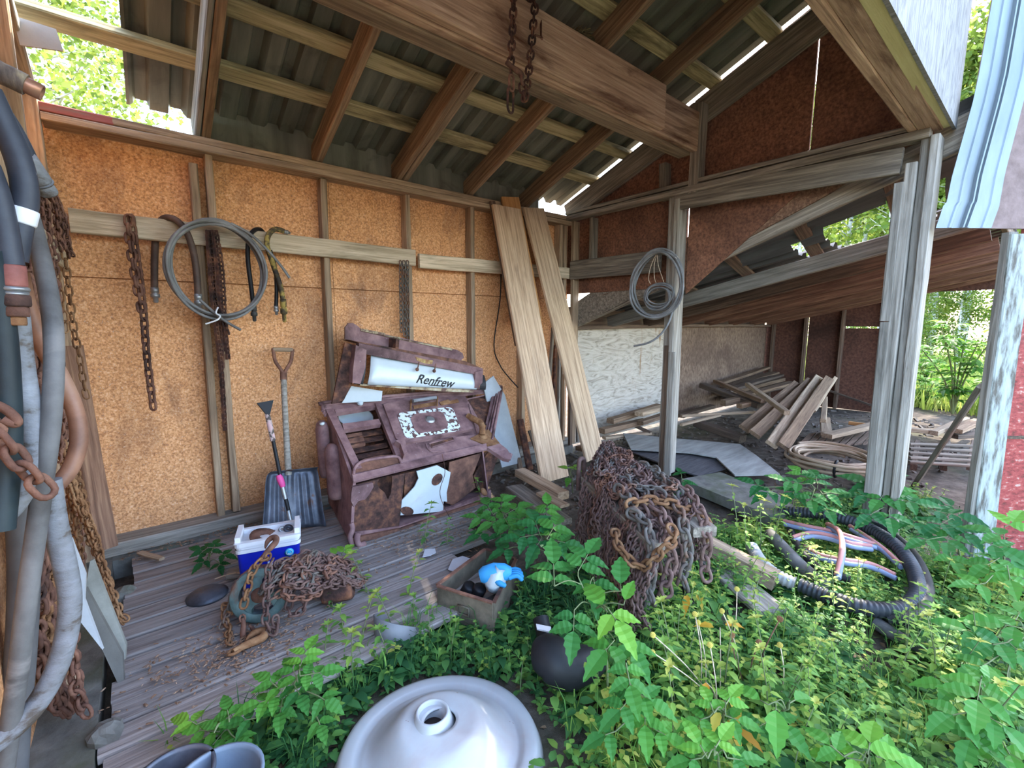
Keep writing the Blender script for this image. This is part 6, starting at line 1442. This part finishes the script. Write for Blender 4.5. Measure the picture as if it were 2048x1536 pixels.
# bucket rims at the bottom edge
for i, (x, y, r0, m_, lb) in enumerate(((432, 1570, .115, mat('pale_blue_bucket', [(.3, (.13, .17, .22)), (.7, (.20, .25, .31))], rough=.4, rnd=0), 'pale blue pail at the bottom edge of the view'), (345, 1562, .10, SCOOP, 'dark pail left of the pale blue one'))):
    c = Zp(x, y, .09); t = thing('pail', lb, 'bucket', (c.x, c.y, -.08)); mb = MB(); mb.lathe([(0, -.16), (r0 * .78, -.16), (r0 * .97, 0), (r0 * 1.03, .0), (r0 * 1.03, .012), (r0 * .95, .012), (r0 * .93, 0), (r0 * .76, -.15), (0, -.15)], c, (0, 0, 1), 32); mb.build('pail_body', m_, t)
# ---------------------------------------------------------------- greenery
LF_R = leafmat('raspberry_leaves', [(0, (.010, .055, .018)), (.35, (.027, .135, .036)), (.65, (.095, .28, .04)), (1, (.24, .43, .045))], trans=.35, rough=.45)
LF_W = leafmat('weed_leaves', [(0, (.014, .055, .022)), (.3, (.04, .135, .045)), (.6, (.11, .25, .055)), (.85, (.24, .37, .065)), (1, (.42, .42, .09))], trans=.35, rough=.5)
LF_Y = leafmat('yellowed_leaves', [(0, (.30, .10, .02)), (.5, (.55, .30, .03)), (1, (.62, .46, .08))], trans=.4)
STEM = mat('green_stem', [])
STEM_R = mat('cane_stem', [(.3, (.10, .12, .05)), (.6, (.17, .20, .09)), (.8, (.22, .20, .12))], rnd=.1)
def cleaf(fo, st, p, d, nz, L, n, tone, rng, hang=.25):
    """a compound leaf: terminal leaflet at p along d with pairs behind it"""
    d = V(d).normalized(); nz = V(nz).normalized(); sd = d.cross(nz).normalized()
    q = lambda: V((rng.gauss(0, .12), rng.gauss(0, .12), rng.gauss(0, .12)))
    leaf(fo, p, d + q(), nz + q(), L * 1.08, L * .60, tone, 10, .10, .22, hang)
    k = 1; used_ = 1; bk = p
    while used_ < n:
        bk = p - d * (L * .20 * k if k == 1 else L * (.2 + .38 * (k - 1)))
        for s_ in (-1, 1):
            if used_ >= n: break
            dd = d * (.42 if k == 1 else .15) + sd * s_
            leaf(fo, bk, dd + q(), nz + q(), L * (.9 if k == 1 else .78) * rng.uniform(.88, 1.05), L * .50, tone + rng.uniform(-.05, .05), 10, .10, .22, hang); used_ += 1
        k += 1
    st.tube([bk - d * L * .25, bk, p], [.0022, .002, .0016], 4, cap=False)
    return bk - d * L * .25
def screen_dir(px, py, h, th, up=.72):
    p = Zp(px, py, h); n_ = (V((0, 0, 1)) * up + (CAM - p).normalized() * (1 - up)).normalized()
    r_ = ray(px + 12 * math.cos(rad(th)), py + 12 * math.sin(rad(th))); q = CAM + r_ * ((p - CAM).dot(n_) / r_.dot(n_))
    return p, (q - p).normalized(), n_
def rasp(base, label, leaves, seed, group=None, zb=-.09, name='raspberry_plant'):
    """base pixel on the ground; leaves: (px, py, height, tip angle on view, leaflets, leaflet px, tone)"""
    rng = random.Random(seed); b0 = Zp(*base, zb); t = thing(name, label, 'plant', b0, group)
    st = MB(); ends = []
    for (x, y, h, th, n_, lp, tn) in leaves:
        fo = MB(); p, d, nz = screen_dir(x, y, h, th)
        L = lp * (p - CAM).dot(FW) / FPX
        e = cleaf(fo, st, p, d, nz, L, n_, tn, rng); ends.append(e)
        fo.build('leaf', LF_R, t)
    ends.sort(key=lambda e: e.z); top = max(ends, key=lambda e: e.z); ctr = sum(ends, V()) / len(ends)
    cane = spline([b0, b0.lerp(ctr, .5) + V((0, 0, .05)), top + V((0, 0, -.02))], 10); st.tube(cane, [.0055 * (1 - .6 * i / len(cane)) for i in range(len(cane))], 6)
    for e in ends:
        c = min(cane, key=lambda q: (q - e).length + max(0, q.z - e.z + .02) * 4); st.tube(spline([c, c.lerp(e, .5) + V((0, 0, .02)), e], 4), .0024, 4, cap=False)
    st.build('stem', STEM_R, t); return t
rasp((1215, 1400), 'big raspberry plant in the middle of the view with broad leaves before the chain heap', [
    (1107, 1128, .40, -92, 5, 66, .32), (1176, 1108, .42, -60, 5, 60, .30), (1241, 1168, .40, -95, 1, 70, .36), (1147, 1262, .30, 92, 5, 60, .42), (1232, 1240, .34, 55, 3, 70, .68), (1205, 1210, .34, -125, 1, 76, .62), (1250, 1200, .36, -75, 1, 50, .6),
    (1212, 1300, .24, 130, 3, 68, .5), (1265, 1300, .24, 60, 3, 60, .45), (1190, 1175, .33, 80, 3, 60, .3)], 101)
rasp((1110, 1190), 'raspberry plant leaning over the metal box, left of the big one', [
    (1070, 1042, .30, -110, 5, 50, .35), (1110, 1050, .30, -60, 5, 52, .42), (1040, 1075, .26, 170, 5, 46, .3), (1130, 1085, .26, 10, 5, 45, .32), (1075, 1090, .24, 120, 3, 50, .26), (1010, 1100, .2, 160, 3, 40, .24), (1095, 1010, .3, -80, 5, 36, .5)], 102)
rasp((1000, 1090), 'leafy raspberry clump by the stove end of the chain heap', [
    (975, 1010, .2, -120, 5, 38, .48), (1005, 998, .22, -80, 5, 36, .55), (1035, 1015, .2, -30, 5, 40, .5), (985, 1045, .16, 160, 5, 38, .4), (1020, 1055, .16, 60, 5, 40, .42), (955, 1035, .15, 190, 3, 36, .36), (1045, 1040, .18, 10, 5, 38, .38), (1000, 1075, .12, 100, 3, 36, .3), (960, 1070, .1, 150, 3, 36, .3)], 103)
rasp((560, 1480), 'raspberry plant at the front edge of the plank platform', [
    (612, 1300, .22, -70, 5, 44, .62), (585, 1335, .2, -110, 5, 44, .52), (640, 1345, .2, -10, 5, 44, .5), (540, 1362, .18, -140, 5, 46, .5), (600, 1390, .14, 60, 5, 44, .42), (520, 1405, .14, 160, 5, 46, .46), (560, 1425, .1, 100, 5, 44, .4), (650, 1400, .13, 30, 3, 44, .42), (490, 1440, .1, 170, 3, 44, .4), (640, 1450, .08, 70, 3, 40, .36)], 104)
rasp((450, 1520), 'raspberry plant with pale leaf tips at the left end of the weeds', [
    (400, 1460, .08, 185, 5, 46, .66), (378, 1440, .1, -150, 3, 44, .7), (440, 1445, .1, -60, 3, 44, .55), (425, 1490, .05, 130, 5, 44, .45), (475, 1480, .06, 40, 3, 44, .4), (455, 1420, .12, -100, 3, 40, .52)], 105)
rasp((1640, 1045), 'raspberry plant growing before the beige hose coil', [
    (1572, 962, .28, 190, 5, 36, .26), (1600, 945, .30, -140, 5, 34, .5), (1632, 952, .32, -100, 5, 36, .3), (1662, 985, .26, -10, 3, 38, .28), (1622, 1000, .22, 110, 5, 36, .3), (1655, 1020, .18, 60, 3, 36, .34), (1585, 985, .22, 150, 3, 40, .24), (1510, 968, .24, 200, 3, 38, .22), (1535, 985, .2, 160, 3, 38, .22)], 106)
rasp((1800, 1085), 'raspberry plant sprawling around the foot of the corner post', [
    (1735, 965, .30, -165, 3, 50, .3), (1772, 955, .32, -10, 3, 48, .26), (1795, 985, .28, 30, 5, 44, .36), (1760, 1000, .24, 120, 5, 44, .42), (1830, 1005, .26, 10, 5, 42, .28), (1780, 1035, .2, 80, 3, 44, .36), (1830, 1045, .18, 40, 3, 44, .32), (1740, 1030, .2, 150, 3, 40, .24), (1720, 990, .24, 190, 3, 40, .22)], 107)
rasp((1930, 1150), 'raspberry plant with dark leaves against the white post', [
    (1890, 1010, .24, -170, 3, 46, .2), (1915, 1030, .24, 10, 5, 44, .2), (1880, 1050, .2, 150, 5, 42, .3), (1930, 1065, .18, 40, 3, 42, .34), (1895, 1085, .14, 100, 5, 42, .36), (1850, 1080, .16, 170, 3, 42, .3), (1905, 1120, .1, 70, 3, 40, .4)], 108)
rasp((2010, 1200), 'raspberry plant at the right edge before the red wall board', [
    (1985, 1065, .26, -160, 3, 50, .34), (2025, 1045, .28, -30, 3, 52, .6), (2000, 1095, .22, 20, 3, 50, .3), (2030, 1110, .2, 60, 3, 48, .36), (1975, 1130, .16, 150, 5, 48, .44), (2020, 1160, .14, 80, 5, 50, .5), (1950, 1170, .12, 170, 3, 46, .42)], 109)
rasp((2020, 1420), 'coarse broad-leaved plant at the right edge of the weeds', [
    (2010, 1250, .24, -170, 3, 64, .42), (2040, 1225, .26, -60, 3, 60, .5), (1985, 1290, .2, 170, 3, 64, .38), (2035, 1300, .2, 40, 3, 66, .4), (1960, 1335, .16, 150, 3, 60, .4), (2015, 1370, .14, 90, 3, 66, .46), (1935, 1260, .2, -160, 3, 56, .34)], 110)
rasp((1960, 1530), 'broad-leaved plant low in the right corner of the weeds', [
    (1955, 1400, .2, 100, 5, 70, .5), (1905, 1430, .16, 170, 3, 66, .42), (2005, 1450, .16, 30, 3, 68, .46), (1940, 1480, .1, 120, 5, 66, .42), (2020, 1510, .08, 60, 3, 66, .5), (1890, 1370, .18, -160, 3, 56, .5), (1980, 1365, .22, -60, 3, 56, .55)], 111)
rasp((1740, 1560), 'bright three-lobed plant at the bottom edge of the weeds', [
    (1740, 1485, .14, -80, 3, 74, .72), (1690, 1515, .1, 190, 3, 66, .62), (1790, 1520, .1, 10, 3, 66, .66), (1660, 1490, .12, -140, 3, 56, .5)], 112)
rasp((1560, 1500), 'broad smooth-leaved plant in the middle of the right weeds', [
    (1552, 1420, .14, 90, 1, 74, .5), (1520, 1400, .14, -150, 1, 60, .45), (1590, 1400, .16, -30, 1, 60, .52), (1570, 1450, .1, 40, 3, 56, .42), (1515, 1455, .08, 150, 3, 52, .4)], 113)
rasp((1450, 1490), 'light green plant with hanging leaves below the grey plank', [
    (1420, 1405, .16, -110, 3, 46, .62), (1460, 1395, .18, -60, 3, 46, .58), (1400, 1440, .12, 160, 3, 48, .5), (1475, 1440, .12, 20, 3, 48, .5), (1440, 1465, .08, 90, 3, 46, .44)], 114)
rasp((690, 1150), 'small bright sprout with five leaflets between the chain heap and the stove', [(672, 1108, .12, -130, 1, 26, .78), (690, 1100, .12, -50, 3, 28, .8), (684, 1122, .09, 60, 1, 26, .75)], 115, zb=0)
rasp((415, 1135), 'dark leafy plant growing through the planks left of the cooler', [(400, 1100, .1, -160, 5, 26, .2), (430, 1090, .12, -60, 5, 26, .22), (450, 1110, .08, 10, 3, 24, .25), (405, 1125, .05, 140, 3, 24, .2), (440, 1130, .04, 60, 3, 22, .2)], 116, zb=0)
rasp((1145, 985), 'small bright sprig at the back left of the chain heap', [(1135, 938, .2, -150, 1, 26, .75), (1150, 935, .2, -60, 3, 22, .78), (1138, 955, .17, 120, 1, 24, .6)], 117)
rasp((1385, 1010), 'fine sprig by the foot of the middle post', [(1360, 945, .16, -120, 3, 20, .2), (1372, 965, .13, 20, 3, 20, .22), (1355, 985, .1, 160, 3, 20, .2)], 118)
rasp((1290, 1530), 'raspberry plant at the bottom edge right of the sink', [
    (1260, 1370, .22, 80, 5, 58, .48), (1300, 1400, .18, 30, 3, 54, .5), (1240, 1420, .16, 130, 5, 56, .42), (1290, 1450, .12, 90, 3, 56, .46), (1210, 1470, .1, 160, 3, 54, .38), (1330, 1470, .1, 30, 3, 54, .44)], 119)
rasp((1440, 1560), 'raspberry plant with a yellowing stem at the bottom edge', [
    (1400, 1490, .12, -120, 3, 56, .55), (1440, 1480, .14, -60, 3, 52, .62), (1380, 1520, .08, 170, 3, 54, .5), (1480, 1520, .08, 10, 3, 54, .48)], 120)

# upright weeds: one shape, copied
def weed(h, pairs, L, seed, tone):
    rng = random.Random(seed); t = thing('weed_plant', None, 'plant', (0, 0, 0)); st = MB(); fo = MB()
    ln = V((rng.uniform(-.2, .2), rng.uniform(-.2, .2), 0)) * h
    pth = spline([V((0, 0, 0)), V((0, 0, h * .5)) + ln * .3, V((0, 0, h)) + ln], 6); st.tube(pth, [.0028 * (1 - .5 * i / len(pth)) for i in range(len(pth))], 5)
    for k in range(pairs):
        u = .18 + .82 * k / (pairs - 1); p = pth[min(len(pth) - 1, int(u * (len(pth) - 1)))]; a = k * 1.57 + rng.uniform(-.3, .3); s_ = L * (1.1 - .55 * u) * rng.uniform(.85, 1.15)
        for q in (0, math.pi):
            d = V((math.cos(a + q), math.sin(a + q), rng.uniform(-.05, .45))); leaf(fo, p + d * .008, d, (0, 0, 1), s_, s_ * .52, tone + rng.uniform(-.1, .12) + .15 * u, 6, .08, .25, .4)
        if rng.random() < .5:
            for q in range(3): b = rng.uniform(0, 6.28); d = V((math.cos(b), math.sin(b), .5)); leaf(fo, p, d, (0, 0, 1), s_ * .5, s_ * .26, tone + .15, 4, 0, .2, .2)
    for q in range(7): b = q * .9; d = V((math.cos(b), math.sin(b), .9)); leaf(fo, pth[-1], d, (0, 0, 1), L * .42, L * .22, tone + .3, 4, 0, .2, .3)
    st.build('stem', STEM_R, t); fo.build('foliage', LF_W, t); return t
protos = [weed(.24, 6, .07, 1, .42), weed(.30, 8, .058, 2, .55), weed(.20, 5, .06, 3, .34), weed(.34, 10, .05, 4, .62)]
uw = set()
def pw(k, px, py, sc, label, group=None, z=-.09, rz=None):
    r0 = protos[k]; loc = Zp(px, py, z); a = (px * 13 % 628) / 100
    if r0.name not in uw: uw.add(r0.name); c = r0; c.location = loc; c.rotation_euler = (0, 0, a); c.scale = (sc,) * 3; c['label'] = label
    else: c = dup(r0, loc, a, sc, label)
    if group: c['group'] = group
    elif 'group' in c: del c['group']
    return c
pw(0, 850, 1085, 1.0, 'nettle-like weed standing right in front of the stove', z=0); pw(2, 895, 1090, .8, 'low weed on the planks right of the nettle-like one', z=0); pw(0, 962, 1010, .8, 'small weed at the right foot of the stove', z=0)
GA, GB2, GC = 'upright weeds between the platform and the metal box', 'tall airy weeds in the right half', 'low weeds in front of the box'
rng = random.Random(40)
for (x, y) in ((720, 1330), (760, 1250), (790, 1290), (830, 1260), (690, 1300), (740, 1215), (815, 1225), (650, 1340), (860, 1300), (780, 1345), (705, 1380), (900, 1330), (670, 1250)): pw(rng.choice((0, 1, 2)), x, y, rng.uniform(.7, 1.05), 'bright green nettle-like weed between the plank platform and the metal box', GA)
for (x, y) in ((1500, 1105), (1520, 1120), (1475, 1110), (1545, 1110), (1490, 1130)): pw(3, x, y, rng.uniform(1.0, 1.3), 'sunlit yellow-green weed right of the chain heap', 'sunlit weeds by the sawn beam')
for k in range(64):
    x, y = rng.uniform(1330, 1980), rng.uniform(1190, 1560)
    pw(rng.choice((1, 3, 3, 0)), x, y, rng.uniform(.7, 1.15), 'tall airy green weed among the undergrowth in the right half', GB2)
for (x, y) in ((930, 1340), (980, 1310), (1020, 1350), (1060, 1330), (950, 1290), (1000, 1270), (1040, 1390), (900, 1280)): pw(2, x, y, rng.uniform(.5, .75), 'low dark weed on the ground in front of the metal box', GC)
for (x, y) in ((1330, 1260), (1370, 1300), (1290, 1270), (1400, 1260), (1350, 1350), (1310, 1330), (1420, 1330), (1380, 1390)): pw(rng.choice((1, 3)), x, y, rng.uniform(.6, .9), 'fine-leaved weed at the foot of the hanging chains', 'weeds at the foot of the hanging chains')
# dry stalks with button seed heads
def stalk(pts, hd, m, lb, group):
    P = [Zp(*q) for q in pts]; t = thing('seed_stalk', lb, 'plant', P[0], group); mb = MB(); mb.tube(spline(P, 6), .0022, 5); mb.build('stem', W_RAIL if m is not RUST_O else RUST, t)
    mb = MB(); c = P[-1]
    for k in range(60):
        a, b = math.acos(1 - 2 * (k + .5) / 60), k * 2.399; d = V((math.sin(a) * math.cos(b), math.sin(a) * math.sin(b), math.cos(a))); s_ = d.orthogonal() * hd * .25; s2 = d.cross(s_)
        mb.add([c + d * hd * .6 + s_, c + d * hd * .6 + s2, c + d * hd * .6 - s_, c + d * hd * .6 - s2, c + d * hd], [(0, 1, 4), (1, 2, 4), (2, 3, 4), (3, 0, 4)])
    mb.build('seed_head', m, t)
YH = mat('yellow_seed_head', [(.3, (.35, .28, .05)), (.7, (.55, .45, .10))], rnd=.1)
for i, (bx_, hd) in enumerate((((1400, 1400), (1390, 1228, .28)), ((1410, 1400), (1396, 1245, .24)), ((1450, 1330), (1474, 1178, .30)), ((1430, 1400), (1305, 1305, .22)), ((1420, 1390), (1306, 1270, .25)), ((1480, 1350), (1444, 1222, .26)), ((1560, 1400), (1560, 1290, .2)), ((1430, 1470), (1420, 1290, .24)))):
    stalk([(*bx_, -.09), ((bx_[0] + hd[0]) / 2 + 8, (bx_[1] + hd[1]) / 2, hd[2] * .5), hd], .011, YH, 'dry stalk with a yellow button seed head in the weeds below the chain heap', 'yellow seed heads')
for i, (bx_, hd) in enumerate((((1510, 1360), (1560, 1238, .28)), ((1500, 1370), (1518, 1285, .2)), ((1490, 1370), (1464, 1270, .22)))):
    stalk([(*bx_, -.09), ((bx_[0] + hd[0]) / 2 - 6, (bx_[1] + hd[1]) / 2, hd[2] * .5), hd], .012, RUST_O, 'dry stalk with a reddish-brown seed head left of the black pipe', 'reddish seed heads')
fo = MB(); rng = random.Random(50)
for (x, y, h, th, L) in ((1428, 1255, .2, -160, 40), (1450, 1250, .2, -10, 44), (1468, 1380, .15, 80, 60), (1412, 1365, .16, 90, 44), (1455, 1440, .1, 60, 52), (1440, 1425, .12, 120, 48), (1475, 1460, .08, 30, 50), (1375, 1190, .1, 100, 40), (1395, 1180, .1, 70, 36)):
    p, d, nz = screen_dir(x, y, h, th); L = L * (p - CAM).dot(FW) / FPX; leaf(fo, p, d, nz, L, L * .4, rng.random(), 7, .12, .4, .5)
t = thing('yellowed_plant', 'withering plant with yellow and orange leaves in the weeds', 'plant', Zp(1440, 1430, -.09)); fo.build('foliage', LF_Y, t)
mb = MB(); b_ = Zp(1440, 1430, -.09)
for (x, y, h) in ((1440, 1255, .2), (1468, 1380, .15), (1412, 1365, .16), (1450, 1430, .12)): mb.tube(spline([b_, b_.lerp(Zp(x, y, h), .5) + V((0, 0, .03)), Zp(x, y, h)], 5), .0022, 4)
mb.build('stem', W_RAIL, t)
# undergrowth nobody could count
POLY = [(300, 1700), (335, 1500), (480, 1420), (560, 1345), (650, 1290), (690, 1225), (760, 1215), (835, 1185), (870, 1230), (985, 1275), (1050, 1180), (1090, 1130), (1150, 1100), (1180, 1180), (1300, 1215), (1395, 1130), (1420, 1090), (1480, 1070), (1540, 1050), (1620, 1020), (1720, 1000), (1850, 1010), (1960, 1060), (2100, 1080), (3600, 1300), (3600, 3200), (-400, 3200), (-100, 2400)]
rng = random.Random(60); GR = [MB(), MB(), MB()]
def blocked(x, y):
    if (x + 2.965) ** 2 + (y + 2.255) ** 2 < .35 ** 2: return True
    if y > -1.70 and x < -2.3 and y > -1.68: return True
    q = pix(V((x, y, -.08)))
    if inpoly(q[0], q[1], [(870, 1165), (985, 1275), (1035, 1200), (1020, 1105), (960, 1095)]): return True
    return False
cnt = 0
for k in range(18500):
    x, y = rng.uniform(-3.84, 1.2), rng.uniform(-4.4, -1.2)
    if (x - CAM.x) ** 2 + (y - CAM.y) ** 2 < .55 ** 2: continue
    z = gz(x, y); p = V((x, y, z)); q = pix(p)
    if q[0] < 0 and q[1] < 0: continue
    if not inpoly(q[0], q[1], POLY) or blocked(x, y): continue
    if noise.noise(V((x * 2.1, y * 2.1, 5))) < -.28 and rng.random() < .75: continue
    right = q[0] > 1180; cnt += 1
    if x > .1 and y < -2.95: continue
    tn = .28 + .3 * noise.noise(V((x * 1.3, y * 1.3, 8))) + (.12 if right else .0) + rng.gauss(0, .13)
    ty = rng.random()
    if ty < (.25 if right else .45):                        # clover
        for j in range(4):
            a = rng.uniform(0, 6.28); h = rng.uniform(.015, .055); c = p + V((math.cos(a), math.sin(a), 0)) * rng.uniform(.005, .035) + V((0, 0, h))
            for w_ in range(3): b = a + w_ * 2.09; leaf(GR[0], c, (math.cos(b), math.sin(b), .15), (0, 0, 1), rng.uniform(.018, .03), .021, min(1, max(0, tn + rng.gauss(0, .1))), 3, 0, .2, .2)
    elif ty < .62:                                          # small upright herb
        h = rng.uniform(.05, .16) * (1.3 if right else 1); ln = V((rng.gauss(0, .25), rng.gauss(0, .25), 1)) * h; GR[1].tube([p, p + ln], .0013, 3, cap=False, tone=.5)
        m_ = rng.randint(3, 6); s_ = rng.uniform(.024, .05)
        for j in range(m_):
            u = (j + 1) / m_; c = p + ln * u; a = j * 1.6 + rng.uniform(-.4, .4)
            for w_ in (0, math.pi): leaf(GR[1], c, (math.cos(a + w_), math.sin(a + w_), rng.uniform(-.1, .5)), (0, 0, 1), s_ * (1.1 - .5 * u), s_ * .5, min(1, max(0, tn + .2 * u + rng.gauss(0, .1))), 3, 0, .2, .3)
    elif ty < .74:                                          # grass tuft
        for j in range(7):
            a = rng.uniform(0, 6.28); h = rng.uniform(.06, .2); e = V((math.cos(a), math.sin(a), 0)); s_ = V((-e.y, e.x, 0)) * .0018
            c1 = p + e * h * .2 + V((0, 0, h * .7)); c2 = p + e * h * .6 + V((0, 0, h * .85)); tt = min(1, max(0, tn + .15 + rng.gauss(0, .12)))
            GR[2].add([p - s_, p + s_, c1 + s_, c1 - s_, c2], [(0, 1, 2, 3), (3, 2, 4)], tt)
    else:                                                   # broad rosette
        L = rng.uniform(.035, .085) * (1.15 if right else .9)
        for j in range(rng.randint(3, 5)):
            a = rng.uniform(0, 6.28); h = rng.uniform(.02, .09); c = p + V((math.cos(a) * .015, math.sin(a) * .015, h)); leaf(GR[1], c, (math.cos(a), math.sin(a), .25), (0, 0, 1), L * rng.uniform(.7, 1.1), L * .55, min(1, max(0, tn + rng.gauss(0, .1))), 5, .05, .2, .4)
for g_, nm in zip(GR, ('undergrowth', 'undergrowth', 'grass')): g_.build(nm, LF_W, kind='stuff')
LIT = mat('dead_leaf_litter', [(.3, (.06, .035, .02)), (.5, (.15, .09, .05)), (.7, (.28, .19, .11))], scale=14, rnd=0); mb = MB()
for k in range(1600):
    x, y = rng.uniform(-3.7, .8), rng.uniform(-3.6, -.9)
    if blocked(x, y): continue
    p = V((x, y, gz(x, y) + .004)); a = rng.uniform(0, 6.28); leaf(mb, p, (math.cos(a), math.sin(a), rng.uniform(-.1, .3)), (rng.gauss(0, .3), rng.gauss(0, .3), 1), rng.uniform(.015, .05), rng.uniform(.008, .022), .5, 3, 0, .3, .2)
mb.build('leaf_litter', LIT, kind='stuff')
print('tufts', cnt)
